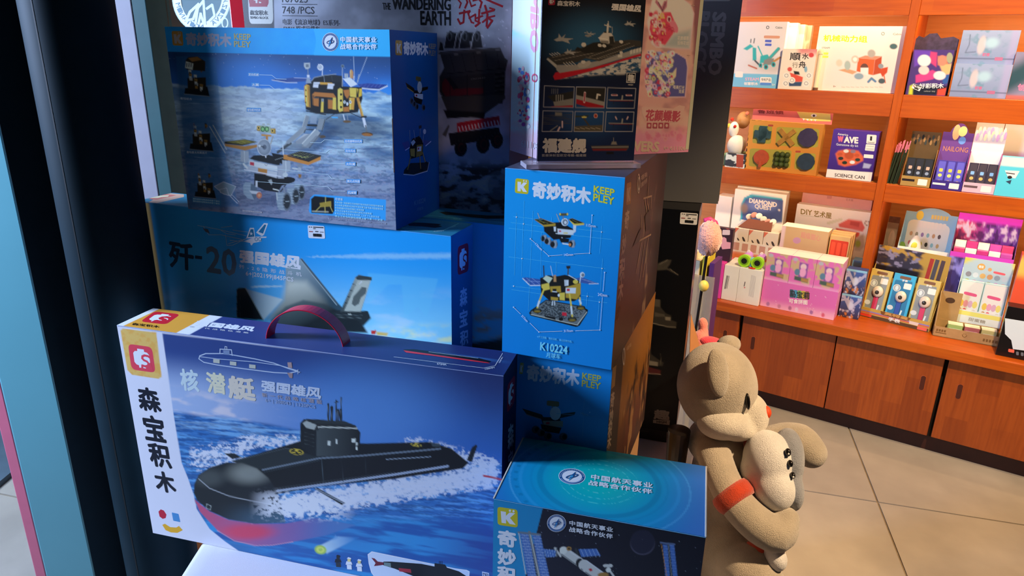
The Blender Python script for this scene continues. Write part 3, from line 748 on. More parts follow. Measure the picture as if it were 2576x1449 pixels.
    p.put(m * sm(.62, .75, fbm(x / 40, y / 30, 4)) * sm(1330, 1420, y - (x - 900) * .2) * sm(900, 1000, x) * sm(1450, 1350, x) * .5, pc('#16407e'))
    # gold corner panel behind the logo
    gold = [(48, 150), (60, 140), (238, 160), (266, 395), (250, 406), (110, 384), (85, 360)]
    p.fill(gold, pc('#c9a066')); p.put(p._mask(gold, 1) * sm(.48, .62, fbm(x / 22, y / 20, 4)) * .6, pc('#b98b48'))
    return p.C
aA = Art(tA, fA['front']); aA.grid('front_print', paint_A, 400, 230, 'sea picture with a black and red submarine')
t6 = tr1(280, 760, 2.1029)
brick_logo(aA, t6(88, 220), t6(215, 238), t6(108, 356), red=pc('#b83a58'), white=pc('#ccd2ee')); aA.flush('logo', 'red square logo with a white brick head')
ink = pc('#10162a')
for ch, (x, y, w, h) in zip('森宝积木', ((128, 442, 128, 128), (158, 590, 122, 138), (188, 738, 122, 128), (218, 886, 116, 112))):
    sk = 6; aA.text(ch, t6(x, y), t6(x + w - 8, y + 18), t6(x + 24, y + h), ink, .035)
aA.flush('lettering', 'dark upright lettering')
aA.poly(T6([(250, 1108), (262, 1096), (278, 1102), (292, 1124), (288, 1142), (272, 1146), (256, 1134)]), pc('#9c1c3c')); aA.rrect(T6([(320, 1112), (356, 1120), (366, 1164), (328, 1156)]), pc('#3a78c4'), .1)
aA.poly(T6([(270, 1178), (284, 1172), (312, 1190), (344, 1192), (358, 1184), (378, 1206), (350, 1220), (316, 1218), (288, 1206)]), pc('#c8922c')); aA.flush('brick_smile', 'red stud, blue brick and ochre arc')
# silver foil title block
FO_ = Art(tA, fA['front'], mat=FOIL); FO_.lift = aA.lift + .00003; FO_.base = FO_.lift
fo = '#d4e0f2'
FO_.line(T6([(600, 272), (500, 272), (468, 284), (464, 300), (490, 318), (560, 332), (700, 352), (860, 372), (940, 376), (985, 366), (940, 352), (860, 322), (760, 300), (660, 282), (600, 272)]), 2.4, fo)
FO_.line(T6([(470, 288), (560, 300), (640, 306), (760, 316), (900, 336), (985, 362)]), 1.6, fo)
for q in ([(575, 272), (576, 248), (636, 252), (640, 282)],): FO_.line(T6(q), 2.2, fo)
FO_.poly(T6([(592, 254), (626, 256), (626, 280), (594, 276)]), '#8fa2c6'); FO_.line(T6([(602, 250), (602, 234), (612, 236), (612, 250)]), 1.8, fo)
for (a, b) in ((540, 300), (628, 312), (730, 328)): FO_.poly(T6([(a, b), (a + 34, b + 4), (a + 34, b + 24), (a, b + 20)]), '#d8d8c8')
FO_.poly(T6([(932, 318), (954, 318), (958, 348), (936, 346)]), '#c9a9a4'); FO_.poly(T6([(930, 372), (960, 376), (958, 402), (944, 400)]), '#b89a98'); FO_.line(T6([(978, 366), (998, 370)]), 2.2, fo); FO_.line(T6([(988, 356), (988, 380)]), 1.6, fo)
FO_.flush('foil_submarine', 'silver foil outline of a submarine')
for i, (ch, x, y, w, h, c) in enumerate((('核', 358, 348, 98, 118, '#e4f4f4'), ('潜', 496, 366, 104, 112, '#fbf3d0'), ('艇', 608, 384, 148, 124, '#f6e8d2'))): FO_.text(ch, t6(x, y), t6(x + w, y + w * .12), t6(x + 14, y + h), c, .035)  # pale tints stand in for the foil's rainbow reflections
FO_.text('强国雄风', t6(790, 410), t6(1108, 452), t6(796, 470), '#e0e8f6', .04, .1); FO_.line(T6([(1030, 506), (1106, 512)]), 2.5, '#c4cde0')
FO_.text('新一代战略核潜艇', t6(796, 478), t6(1115, 518), t6(798, 500), '#c8b8b8', .01, space=1.7); FO_.text('6+ | 208043 | 1320PCS', t6(814, 508), t6(1080, 544), t6(816, 532), '#b4c0d8', .01)
FO_.flush('foil_lettering', 'iridescent silver foil lettering')
# small lower-right panel with side view and crew figures
aA.poly(T6([(1378, 1318), (1356, 1334), (1362, 1384), (1375, 1430), (1400, 1470), (1890, 1500), (1896, 1424), (1880, 1416), (1820, 1408)]), pc('#d6dcf4')); aA.poly(T6([(1380, 1322), (1360, 1337), (1366, 1384), (1380, 1430), (1402, 1464), (1884, 1494), (1890, 1428), (1876, 1420), (1818, 1412)]), pc('#a9bcec'))
aA.poly(T6([(1440, 1372), (1480, 1372), (1640, 1384), (1710, 1398), (1710, 1380), (1766, 1388), (1776, 1404), (1840, 1424), (1880, 1450), (1600, 1450), (1500, 1410), (1440, 1392)]), pc('#10141c')); aA.poly(T6([(1376, 1352), (1394, 1356), (1410, 1372), (1440, 1376), (1440, 1390), (1408, 1394), (1390, 1396), (1398, 1380)]), pc('#5c1c30')); aA.poly(T6([(1442, 1376), (1478, 1380), (1480, 1402), (1444, 1394)]), pc('#5c7484'))
aA.poly(T6([(1520, 1406), (1584, 1412), (1588, 1432), (1524, 1424)]), pc('#8a2438')); 
for x in (1735, 1742, 1750): aA.line(T6([(x, 1386), (x, 1370)]), 1, pc('#10141c'))
for (x, y, dark) in ((1200, 1362, 1), (1258, 1374, 0), (1312, 1384, 0)):
    c1 = pc('#181c28' if dark else '#dadfee'); c2 = pc('#242c3c' if dark else '#c9bccc'); c3 = pc('#20242e' if dark else '#e2b48a')
    aA.poly(T6([(x - 14, y - 4), (x + 12, y - 2), (x + 18, y + 14), (x - 18, y + 14)]), c1); aA.poly(T6([(x - 12, y + 14), (x + 13, y + 16), (x + 15, y + 40), (x - 10, y + 38)]), c1 if not dark else c2); aA.ell(*t6(x, y - 10), 4.2, 4.5, c3); aA.poly(T6([(x - 12, y - 18), (x - 4, y - 26), (x + 10, y - 22), (x + 12, y - 15)]), c1)
aA.rrect(T6([(1962, 1424), (1998, 1432), (2000, 1462), (1964, 1456)]), pc('#e6eaf4'), .05); aA.text('国', t6(1966, 1430), t6(1994, 1436), t6(1968, 1454), pc('#1a2a5c'), .02)
aA.flush('inset_picture', 'inset with a side view and three crew figures')
# top and right faces
aT = Art(tA, fA['top'])
def paint_At(U, V, X, Y):
    p = Paint(X, Y, pc('#243070'))
    edge0 = 0.175
    p.C = lerp(pc('#28387c'), pc('#1d2a66'), sm(.3, .9, U)); p.C = lerp(p.C, pc('#3a2a70'), sm(.18, .05, np.abs(U - .42)) * sm(.6, .1, V) * .5)
    p.put(sm(.08, .02, np.abs(V - .45)) * sm(.14, .02, np.abs(U - .88)) * .6, pc('#3a74c4'))
    p.put(sm(.2095, .208, U), pc('#c3c9ea')); p.put(sm(.174, .1725, U) * sm(.0185, .02, U), pc('#b98a3c'))
    return p.C
aT.grid('top_print', paint_At, 240, 24)
q6 = tr1(280, 760, 6.0381); Q6 = tr(280, 760, 6.0381)
brick_logo(aT, q6(660, 140), q6(1052, 186), q6(440, 296), red=pc('#a81c34'), white=pc('#d4d0dc')); aT.text('森宝积木', q6(322, 312), q6(738, 360), q6(312, 350), pc('#14100c'), .03)
aT.text('强国雄风', q6(1310, 282), q6(2216, 380), q6(1226, 352), pc('#d4dcf0'), .045); aT.text('新一代战略核潜艇', q6(1190, 364), q6(2090, 460), q6(1182, 384), pc('#aab4d4'), .01, space=1.8)
aT.poly(T6([(1545, 252), (1600, 250), (1700, 262), (1800, 276), (1940, 296), (2010, 314), (1990, 322), (1900, 312), (1700, 284), (1560, 268)]), pc('#0c1018')); aT.poly(T6([(1545, 256), (1560, 268), (1700, 285), (1900, 313), (2005, 326), (1990, 320), (1900, 306), (1700, 278)]), pc('#b82c40')); aT.line(T6([(1680, 264), (1940, 298)]), 1, pc('#9ab0dc'))
aT.line(T6([(1495, 291), (1970, 350), (2030, 338), (2070, 272)]), .9, pc('#b8c4e4')); aT.text('672MM', t6(1722, 322), t6(1770, 328), t6(1724, 332), pc('#c8d0ec'), .01); aT.text('100MM', t6(1976, 352), t6(2026, 344), t6(1978, 360), pc('#c8d0ec'), .01); aT.text('160MM', t6(2048, 322), t6(2066, 292), t6(2056, 324), pc('#c8d0ec'), .01)
aT.flush('top_lettering', 'top panel lettering and logo')
aR = Art(tA, fA['right']); aR.grid('side_print', lambda U, V, X, Y: np.ones(U.shape + (3,)) * np.array(srgb('#141d4a')), 2, 2)
brick_logo(aR, t6(2094, 440), t6(2136, 380), t6(2092, 590)); 
for ch, (x, y, w, h) in zip('森宝', ((2096, 660, 32, 130), (2098, 800, 26, 110))): aR.text(ch, t6(x, y), t6(x + w, y - 34), t6(x, y + h), '#e8eaf2', .03)
aR.flush('side_lettering')
# red carrying handle: an arched strap
V = []; Fc = []; tf_ = fA['top']
hb0 = tf_.uv(*t6(838, 178)); hb1 = tf_.uv(*t6(1248, 222)); 
h0 = tf_.P(*hb0); h1 = tf_.P(*hb1); ayA = fA['front'].n * -1; span = (h1 - h0).length; hd = (h1 - h0).normalized()
n = 28
for i in range(n + 1):
    t = i / n; a = math.pi * t
    c = h0 + hd * span * (0.5 - 0.5 * math.cos(a) * (1 - .06 * math.sin(a))) + UP * (0.052 * math.sin(a) - 0.002)
    dtx = (hd * math.sin(a) * span * .5 + UP * .052 * math.cos(a)).normalized(); nn = ayA.cross(dtx).normalized()
    hw = ayA * 0.011
    for q in (c - hw, c + hw, c + hw + nn * .0018, c - hw + nn * .0018): V.append(q)
for i in range(n):
    for k in range(4): Fc.append((i * 4 + k, i * 4 + (k + 1) % 4, (i + 1) * 4 + (k + 1) % 4, (i + 1) * 4 + k))
Fc += [(0, 1, 2, 3), (n * 4 + 3, n * 4 + 2, n * 4 + 1, n * 4)]
tA.mesh('handle', V, Fc, mat('red_plastic', '#d01838', .28), label='red plastic strap handle', smooth=False, bevel=.0005)
# ================================================================== B  jet box (front face), B2 behind
TBc = tr(350, 480, 2.7116); tBc = tr1(350, 480, 2.7116)
def paint_B(U, V, X, Y):
    p = Paint(X, Y, (1, 1, 1), TBc, 2.7116); x = (X - 350) * 2.7116; y = (Y - 480) * 2.7116
    c = lerp(pc('#0e86e6'), pc('#4aa4ee'), sm(250, 1000, y - x * .04)); c = lerp(c, pc('#8ec4f4'), sm(300, 950, y - x * .1) * sm(800, 1100, x) * .55)
    c = lerp(c, pc('#2f86c8'), sm(900, 300, x) * .5); c = lerp(c, pc('#8a8fa0'), sm(800, 250, x) * sm(500, 1100, y) * .5)
    cl = fbm(x / 140, y / 60, 5); c = lerp(c, pc('#e6c8b0'), sm(.4, .65, cl) * sm(880, 990, y) * sm(1560, 1700, x) * .9); c = lerp(c, pc('#c8dcf4'), sm(.5, .75, fbm(x / 220 + 4, y / 90, 4)) * sm(600, 900, y) * .35)
    p.C = c
    # contrail
    n = fbm(x / 22, y / 12, 4); tr_ = sm(26 * sm(1120, 1700, x) + 5, 3, np.abs(y - 450 - (n - .5) * 14 + (x - 1120) * .006)) * sm(1120, 1200, x)
    p.put(tr_ * .45, pc('#9ccaf8')); p.put(sm(10, 2, np.abs(y - 655 + (x - 760) * .02 - (n - .5) * 8)) * sm(750, 790, x) * sm(990, 960, x) * .8, pc('#a8cdf0'))
    # pale ghost lettering on the right
    p.fill([(1560, 560), (2040, 600), (2010, 700), (1990, 780), (1960, 860), (1900, 790), (1810, 870), (1790, 640), (1700, 640), (1560, 780)], pc('#5cb0f2'), 2, .35)
    # jet: near-vertical fins, grey fuselage, shadow dome
    p.grad([(1000, 500), (1110, 460), (1360, 770), (1420, 830), (1280, 860), (1000, 860), (1000, 780)], (1010, 560), pc('#7a90a8'), (1250, 800), pc('#20303e'), 2, .95)
    p.line([(1108, 468), (1352, 772)], 12, pc('#3a4c60')); p.line([(1100, 470), (1345, 776)], 4, pc('#95a8bc'))
    for k in range(8):
        t = k / 8; p.line([(1030 + 30 * k, 560 + 36 * k), (1010 + 30 * k, 640 + 30 * k)], 2.5, pc('#5c7086'), .6)
    p.grad([(1010, 610), (1140, 620), (1280, 760), (1330, 830), (880, 870), (980, 740)], (1060, 640), pc('#aab6c2'), (1150, 860), pc('#1c262e'), 12)
    p.grad([(720, 668), (740, 672), (980, 740), (850, 880)], (760, 690), pc('#7fa2cc'), (900, 800), pc('#a8c0de'), 2)
    p.fill([(665, 672), (680, 662), (728, 664), (850, 882), (668, 866)], pc('#12181e')); p.line([(668, 690), (668, 864)], 5, pc('#4a4a48')); p.line([(726, 664), (846, 880)], 6, pc('#7e8e9e')); p.line([(690, 700), (690, 866)], 2, pc('#2e3840'))
    for yy in (720, 770, 820): p.line([(664, yy), (684, yy + 4)], 4, pc('#0a0e12'))
    p.grad([(900, 880), (1000, 790), (1120, 745), (1260, 770), (1380, 830), (1560, 830), (1580, 870), (1530, 920), (1560, 970), (1240, 960), (900, 920)], (1100, 750), pc('#4a5a68'), (1180, 900), pc('#151c24'), 4)
    p.fill([(1310, 830), (1350, 815), (1560, 820), (1576, 865), (1530, 918), (1480, 880), (1340, 870)], pc('#1b232c')); p.line([(1340, 845), (1520, 850)], 5, pc('#3c4854')); p.line([(1345, 862), (1515, 868)], 3, pc('#55626e')); p.ell(1437, 842, 12, 6, pc('#9aa6b2'), .2)
    p.grad([(1370, 826), (1475, 590), (1500, 574), (1588, 592), (1580, 612), (1512, 826)], (1380, 760), pc('#39454f'), (1560, 700), pc('#8a97a2'), 1.5)
    p.fill([(1478, 588), (1500, 573), (1588, 591), (1586, 612), (1484, 606)], pc('#2c363e')); p.fill([(1398, 820), (1492, 612), (1574, 614), (1510, 822)], pc('#96a2ac'))
    p.fill([(1450, 770), (1462, 720), (1490, 690), (1520, 655), (1552, 660), (1546, 700), (1512, 730), (1500, 770), (1470, 788)], pc('#4a555e')); p.line([(1500, 640), (1520, 616)], 3, pc('#e2e8ec'))
    for k in range(5): p.line([(1404 + 18 * k, 762 - 42 * k), (1424 + 18 * k, 770 - 42 * k)], 4, pc('#20282e'))
    p.fill([(1580, 955), (1618, 950), (1612, 980), (1586, 978)], pc('#a82424')); p.fill([(1618, 960), (1700, 970), (1690, 990), (1622, 985)], pc('#c89a2c'), 3, .9)
    # gold end band with a white line beside it
    p.put(sm(.052, .050, U), pc('#8c8478')); p.put(sm(.046, .045, U), pc('#c4a070'))
    return p.C
aB = Art(tB, fB['front']); aB.grid('front_print', paint_B, 330, 200, 'blue sky picture with a grey fighter jet')
fb = Art(tB, fB['front'], mat=FOIL); fb.lift = aB.lift + 3e-5; fb.base = fb.lift
fb.text('歼', tBc(200, 336), tBc(372, 366), tBc(206, 520), '#30465a', .03); fb.text('-', tBc(382, 440), tBc(430, 446), tBc(382, 462), '#30465a', .03)
fb.text('20', tBc(456, 372), tBc(664, 402), tBc(462, 556), '#5c7486', .03)
for q in ([(400, 236), (540, 262), (640, 286), (730, 306)], [(560, 250), (636, 240)], [(440, 244), (476, 300), (560, 300), (700, 330)], [(590, 300), (600, 372), (640, 370), (740, 322)], [(640, 268), (700, 276), (760, 282)], [(660, 300), (600, 292), (560, 270)], [(620, 338), (730, 346)], [(610, 360), (720, 330)]): fb.line(TBc(q), 1.1, '#b8d0dc')
fb.poly(TBc([(436, 255), (470, 262), (484, 290), (455, 280)]), '#5a6470'); fb.flush('foil_lettering', 'dark mirror foil characters and jet outline')
wB = pc('#e8f2ee')
aB.poly(TBc([(756, 252), (784, 252), (792, 320), (730, 326)]), wB); aB.poly(TBc([(762, 262), (780, 262), (786, 312), (742, 316)]), pc('#1464a0')); aB.poly(TBc([(764, 278), (768, 288), (777, 288), (770, 295), (774, 304), (765, 298), (757, 304), (760, 294), (753, 288), (762, 287)]), wB)
aB.poly(TBc([(798, 285), (852, 220), (880, 222), (852, 300), (838, 310)]), wB); aB.poly(TBc([(814, 280), (856, 230), (868, 232), (846, 292)]), pc('#1464a0'))
aB.poly(TBc([(710, 345), (800, 312), (870, 312), (868, 320), (836, 322), (834, 345), (770, 358)]), wB); aB.poly(TBc([(756, 350), (782, 352), (770, 372), (762, 370)]), wB)
for (x, y) in ((800, 330), (825, 330)): aB.ring(*tBc(x, y), 3.4, 4.4, 1.2, pc('#2a6a9c'))
aB.flush('jet_emblem', 'white outline jet emblem')
aB.text('强国雄风', tBc(680, 398), tBc(1102, 444), tBc(686, 490), wB, .05, .08); aB.line(TBc([(1036, 524), (1100, 534)]), 2.6, wB); aB.line(TBc([(975, 518), (1030, 526)]), 1.6, wB)
aB.text('歼-20隐形战斗机', tBc(682, 502), tBc(1108, 556), tBc(684, 530), wB, .006, space=1.9); aB.text('6+|202199|845PCS', tBc(728, 548), tBc(1054, 590), tBc(728, 586), wB, .02); aB.flush('lettering', 'white lettering')
price_tag(tB, fB['front'], TBc([(1150, 234), (1264, 240), (1270, 327), (1156, 322)]))
bt = Art(tB, fB['top']); bt.grid('top_print', lambda U, V, X, Y: lerp(pc('#2f7fae'), pc('#1c6aa0'), fbm(U * 30, V * 4)), 60, 8)
d3 = tr(930, 480, 6.44)
bt.poly(d3([(620, 540), (720, 515), (900, 520), (1160, 540), (1110, 560), (1180, 580), (1060, 602), (860, 580), (640, 570)]), pc('#1c2024')); bt.line(d3([(520, 600), (1040, 658), (1200, 640), (1440, 530)]), 1, pc('#5cc0d4'))
bt.text('445MM', *[d3([q])[0] for q in ((1030, 650), (1195, 640), (1034, 668))], pc('#9adcec'), .01); bt.text('112MM', *[d3([q])[0] for q in ((1306, 598), (1390, 566), (1316, 608))], pc('#7ad0e0'), .01); bt.flush('top_lettering')
z45 = tr(350, 450, 8.52); bt.poly(z45([(190, 330), (380, 280), (960, 335), (960, 390), (380, 522), (200, 505)]), pc('#c89c98')); bt.poly(z45([(195, 350), (370, 305), (800, 355), (380, 450), (195, 435)]), pc('#b06868')); bt.poly(z45([(195, 385), (330, 345), (640, 350), (620, 385), (480, 395), (400, 415), (200, 410)]), pc('#d8b8ac')); bt.flush('top_logo', 'pink logo panel')
br_ = Art(tB, fB['right']); br_.grid('side_print', lambda U, V, X, Y: lerp(pc('#16589a'), pc('#154a82'), V), 3, 6)
brick_logo(br_, tBc(2172, 382), tBc(2246, 352), tBc(2172, 578), red='#b01c34', white='#dfe3f0')
for ch, (x, y, w, h) in zip('森宝积', ((2186, 668, 52, 130), (2184, 818, 56, 120), (2188, 960, 56, 105))): br_.text(ch, tBc(x, y), tBc(x + w, y - 20), tBc(x, y + h), '#cfd6ea', .03)
br_.flush('side_lettering', 'red logo and white upright lettering')
a2 = Art(tB2, fB2['front'])
def paint_B2(U, V, X, Y):
    x = (X - 350) * 2.7116; y = (Y - 480) * 2.7116
    c = lerp(pc('#1f7fc4'), pc('#5c9cd0'), sm(200, 1000, y)); c = lerp(c, pc('#8a7a74'), sm(.45, .65, fbm(x / 90, y / 50, 4)) * sm(700, 900, y)); c = lerp(c, pc('#20282e'), sm(1015, 1045, y + (x - 2300) * .12)); return c
a2.grid('front_print', paint_B2, 120, 90, 'blue sky picture')
b2t = Art(tB2, fB2['top']); b2t.grid('top_print', lambda U, V, X, Y: lerp(pc('#2a86b4'), pc('#1f6f9e'), fbm(U * 30, V * 4)), 60, 8)
b2t.poly(d3([(1120, 345), (1250, 340), (1500, 370), (1900, 400), (2180, 400), (2180, 450), (1900, 455), (1640, 430), (1450, 400), (1240, 395)]), pc('#20261f')); b2t.line(d3([(960, 400), (2180, 515)]), .9, pc('#5cc0d4')); b2t.text('455MM', *[d3([q])[0] for q in ((1350, 446), (1490, 456), (1352, 458))], pc('#7ac8d8'), .01); b2t.flush('top_lettering')

# ================================================================== C  lander box
TC = tr(400, 40, 2.5878); tC_ = tr1(400, 40, 2.5878); TL5 = tr(740, 140, 5.177); TR6 = tr(560, 300, 6.038)
def paint_C(U, V, X, Y):
    p = Paint(X, Y, (1, 1, 1), TC, 2.5878); x = (X - 400) * 2.5878; y = (Y - 40) * 2.5878
    sky = lerp(pc('#1c3f7a'), pc('#2a62c0'), sm(240, 470, y - x * .02)); sky = lerp(sky, pc('#2f7ae4'), sm(260, 40, np.hypot((x - 520) / 1.8, y - 420)) * .7); sky = lerp(sky, pc('#2f86ee'), sm(160, 20, np.hypot(x - 1480, y - 530)) * .7)
    st = fbm(x / 4.2, y / 4.2, 2); sky = lerp(sky, pc('#b8cef0'), sm(.86, .93, st) * .5)
    n = fbm(x / 260, (y - x * .03) / 45, 5); n2 = fbm(x / 34, (y) / 12, 4); n3 = fbm(x / 14, y / 9, 3)
    lun = lerp(pc('#5c86c0'), pc('#a0c0e4'), sm(.35, .65, n)); lun = lerp(lun, pc('#6a78a8'), sm(700, 1150, y) * .75); lun = lerp(lun, pc('#b6cce8'), sm(300, 60, np.hypot((x - 620) / 1.5, y - 640)) * .7)
    lun = lerp(lun, pc('#39507c'), sm(.55, .36, n2) * (.25 + .35 * sm(600, 1100, y))); lun = lerp(lun, pc('#8e92bc'), sm(.55, .7, n3) * sm(650, 1000, y) * .45); lun = lerp(lun, pc('#5a5c88'), sm(1000, 1300, y) * .35)
    hz = 455 + (x - 380) * .04 + (fbm(x / 60, 3.3, 4) - .5) * 44
    c = lerp(sky, lun, sm(-4, 10, y - hz)); c = lerp(c, pc('#1c2c4c'), sm(300, 0, x - 60) * sm(520, 1150, y) * .35)
    p.C = c
    # broad shadow under the lander, craters
    p.ell(1230, 720, 300, 90, pc('#1d2e52'), .5, .75, 6); p.ell(1010, 840, 190, 40, pc('#22335a'), .4, .6, -35); p.ell(1440, 900, 120, 46, pc('#2f4f80'), .35, .6, 8); p.line([(1330, 868), (1500, 858)], 5, pc('#31487a'), .8); p.ell(830, 1180, 340, 60, pc('#2e3356'), .5, .45)
    for (a, b, l) in ((480, 520, 160), (600, 560, 120), (450, 600, 90), (1250, 560, 180), (640, 1010, 300), (1010, 1000, 260)): p.line([(a, b), (a + l, b + 18)], 5, pc('#4468a0'), .5, 3)
    # left column of three insets
    p.fill([(110, 262), (368, 272), (432, 922), (520, 1240), (200, 1250)], pc('#2a6cb4'), 3, .55); p.grad([(100, 240), (300, 250), (440, 1250), (190, 1260)], (90, 700), pc('#0c1c38'), (380, 700), pc('#2a6cb4'), 12, .55)
    for (cx, cy, s_) in ((245, 395, 1.0), (275, 760, .95), (300, 1080, .85)):
        p.fill([(cx - 75 * s_, cy + 75 * s_), (cx + 70 * s_, cy + 65 * s_), (cx + 84 * s_, cy + 128 * s_), (cx - 80 * s_, cy + 112 * s_)], pc('#10131a')); p.line([(cx - 80 * s_, cy + 114 * s_), (cx + 84 * s_, cy + 130 * s_)], 5, pc('#6a7c94'))
        p.fill([(cx - 60 * s_, cy + 10), (cx + 60 * s_, cy + 4), (cx + 62 * s_, cy + 84 * s_), (cx - 58 * s_, cy + 84 * s_)], pc('#262018'))
        for k in range(26):
            a = (k * 37 % 110 - 55) * s_; b = (k * 53 % 150 - 66) * s_; w_ = (8 + k * 11 % 14) * s_; col = ('#8a6a34', '#c8c8cc', '#2a2620', '#5c4a2a', '#9aa4b4')[k % 5]
            p.fill([(cx + a, cy + b), (cx + a + w_, cy + b + 2), (cx + a + w_, cy + b + 20 * s_), (cx + a, cy + b + 18 * s_)], pc(col), 1)
    p.fill([(172, 290), (190, 268), (250, 265), (302, 296), (300, 360), (180, 350)], pc('#2a241c')); p.fill([(190, 275), (250, 266), (278, 286), (215, 298)], pc('#8a6236')); p.fill([(176, 296), (224, 310), (218, 352), (170, 338)], pc('#c2c6ce'))
    for x_ in (182, 196, 210): p.line([(x_, 308), (x_ - 2, 330)], 6, pc('#2c2c30'))
    for q in ([(330, 720), (430, 890)], [(352, 712), (440, 870)]): p.line(q, 5, pc('#b6c4d8'))
    p.fill([(160, 712), (236, 690), (240, 740), (200, 742)], pc('#3a5c92'), 1, .6)
    for q in ([(360, 1110), (420, 1080), (500, 1110), (470, 1170), (420, 1160)], [(395, 1130), (440, 1120), (455, 1170), (400, 1150)]): p.fill(q, pc('#7c96b8'), 1); p.line(q + q[:1], 3, pc('#cfdcec'))
    p.line([(455, 1165), (510, 1220)], 4, pc('#d8e2f0')); p.line([(470, 1160), (520, 1210)], 3, pc('#d8e2f0'))
    for q in ([(185, 570), (400, 572)], [(230, 920), (425, 925)]): p.line(q, 1.6, pc('#9cc0ec'), .6)
    # ---- lander
    p.T = TL5; p.S = 5.177; bl = pc('#10131a'); gd = pc('#b48a3c'); gd2 = pc('#d0a850'); br = pc('#9c6430'); wh = pc('#b4bede'); gy = pc('#6e7c98')
    for q in ([(775, 10), (783, 280)], [(948, 20), (820, 350)]): p.line(q, 7, pc('#8ca0c8'))
    p.line([(845, 250), (826, 345)], 14, pc('#7f90b4')); p.fill([(-300, 310), (0, 285), (220, 295), (190, 330), (0, 345), (-150, 350)], pc('#2c4490')); p.line([(-290, 318), (-100, 350), (35, 352)], 10, pc('#a8b4da')); p.line([(0, 288), (215, 296)], 5, pc('#8c9cd0'))
    p.fill([(830, 375), (950, 360), (1205, 378), (1110, 432), (870, 418)], pc('#26388c')); p.line([(870, 424), (1100, 446), (1210, 396)], 18, pc('#aeb8de')); p.line([(870, 412), (1105, 430), (1205, 384)], 6, pc('#1a2658'))
    for k in range(6): p.line([(890 + 50 * k, 366), (850 + 50 * k, 412)], 2, pc('#5c70bc'))
    p.fill([(140, 380), (230, 330), (260, 285), (400, 250), (620, 262), (640, 400), (880, 410), (890, 560), (830, 740), (560, 760), (300, 755), (150, 700)], bl); p.line([(225, 330), (262, 285), (390, 258), (545, 240)], 12, gy); p.fill([(395, 262), (520, 250), (620, 268), (618, 345), (400, 345)], pc('#1a1e26')); p.line([(385, 270), (395, 340)], 6, gy); p.line([(490, 268), (500, 330)], 4, pc('#3c4454'))
    p.fill([(130, 400), (160, 372), (200, 390), (210, 670), (160, 665), (138, 600)], gd); p.line([(150, 400), (165, 650)], 12, pc('#e0c070')); p.line([(188, 400), (200, 660)], 10, pc('#5c4218'))
    for yy in (450, 530, 610): p.ell(152, yy, 8, 12, pc('#4a3412'), .2)
    p.fill([(330, 345), (490, 352), (520, 380), (340, 376)], gd); p.fill([(255, 345), (335, 345), (330, 370), (250, 368)], wh); p.fill([(250, 372), (318, 374), (312, 418), (244, 412)], wh); p.fill([(440, 362), (525, 368), (520, 392), (438, 386)], wh); p.fill([(436, 388), (510, 392), (504, 436), (430, 430)], wh)
    p.fill([(235, 505), (268, 474), (510, 492), (545, 540), (530, 550), (280, 528), (240, 560)], br); p.fill([(236, 510), (262, 520), (258, 650), (240, 640)], pc('#6a4420'))
    p.fill([(250, 545), (322, 548), (318, 660), (258, 650)], br); p.fill([(440, 562), (510, 570), (505, 695), (442, 690)], br); p.fill([(258, 540), (320, 545), (320, 560), (256, 556)], pc('#3a3c40')); p.fill([(438, 556), (508, 562), (508, 580), (436, 574)], pc('#3a3c40')); p.fill([(505, 545), (545, 548), (548, 705), (500, 700)], gd2)
    p.fill([(355, 565), (385, 565), (380, 735), (345, 735)], gd2); p.fill([(358, 560), (384, 560), (384, 600), (356, 600)], gy)
    p.fill([(568, 440), (600, 420), (632, 440), (636, 720), (590, 735), (568, 690)], gd2); p.line([(580, 450), (586, 700)], 8, pc('#e6cc84'))
    for yy in (505, 585, 670): p.ell(610, yy, 14, 17, pc('#15120c'), .15)
    p.fill([(640, 450), (720, 440), (720, 520), (690, 560), (660, 520)], br); p.fill([(720, 420), (812, 424), (808, 545), (728, 535)], gd2); p.line([(722, 502), (808, 510)], 3, gd); p.fill([(816, 430), (884, 430), (880, 520), (836, 545)], pc('#c8a038')); p.line([(842, 430), (830, 540)], 14, bl); p.fill([(715, 548), (790, 548), (776, 705), (718, 700)], gd); p.line([(735, 556), (730, 700)], 12, pc('#d8bc68')); p.fill([(640, 672), (715, 665), (718, 728), (644, 730)], br)
    for (cx, cy) in ((656, 605), (730, 604)): p.ell(cx, cy, 17, 20, pc('#c2cadc'), .15); p.ell(cx, cy, 8, 10, pc('#2a2e38'), .2)
    p.ell(692, 628, 12, 24, wh, .2); p.fill([(640, 300), (728, 282), (826, 372), (738, 410)], pc('#b6c2de')); p.line([(640, 302), (740, 408)], 5, pc('#e6ecf8')); p.fill([(655, 230), (706, 234), (704, 290), (650, 285)], gy)
    for x_ in (662, 678, 694): p.line([(x_, 238), (x_, 285)], 5, pc('#d2d8e4'))
    p.fill([(722, 210), (735, 182), (755, 184), (770, 215), (768, 300), (726, 290)], pc('#a87c54')); p.line([(736, 190), (734, 290)], 6, pc('#d8b898')); p.line([(780, 270), (780, 320)], 10, wh)
    p.line([(628, 140), (628, 400)], 9, pc('#8e9cbc')); p.ell(631, 137, 21, 24, pc('#5c708c'), .15); p.ell(631, 137, 12, 14, pc('#38465e'), .2)
    p.line([(368, 175), (366, 250)], 11, wh); p.ell(341, 152, 40, 42, wh, .1, rot=-20); p.ell(336, 148, 26, 28, pc('#8f9cba'), .3); p.line([(315, 110), (336, 145)], 5, wh)
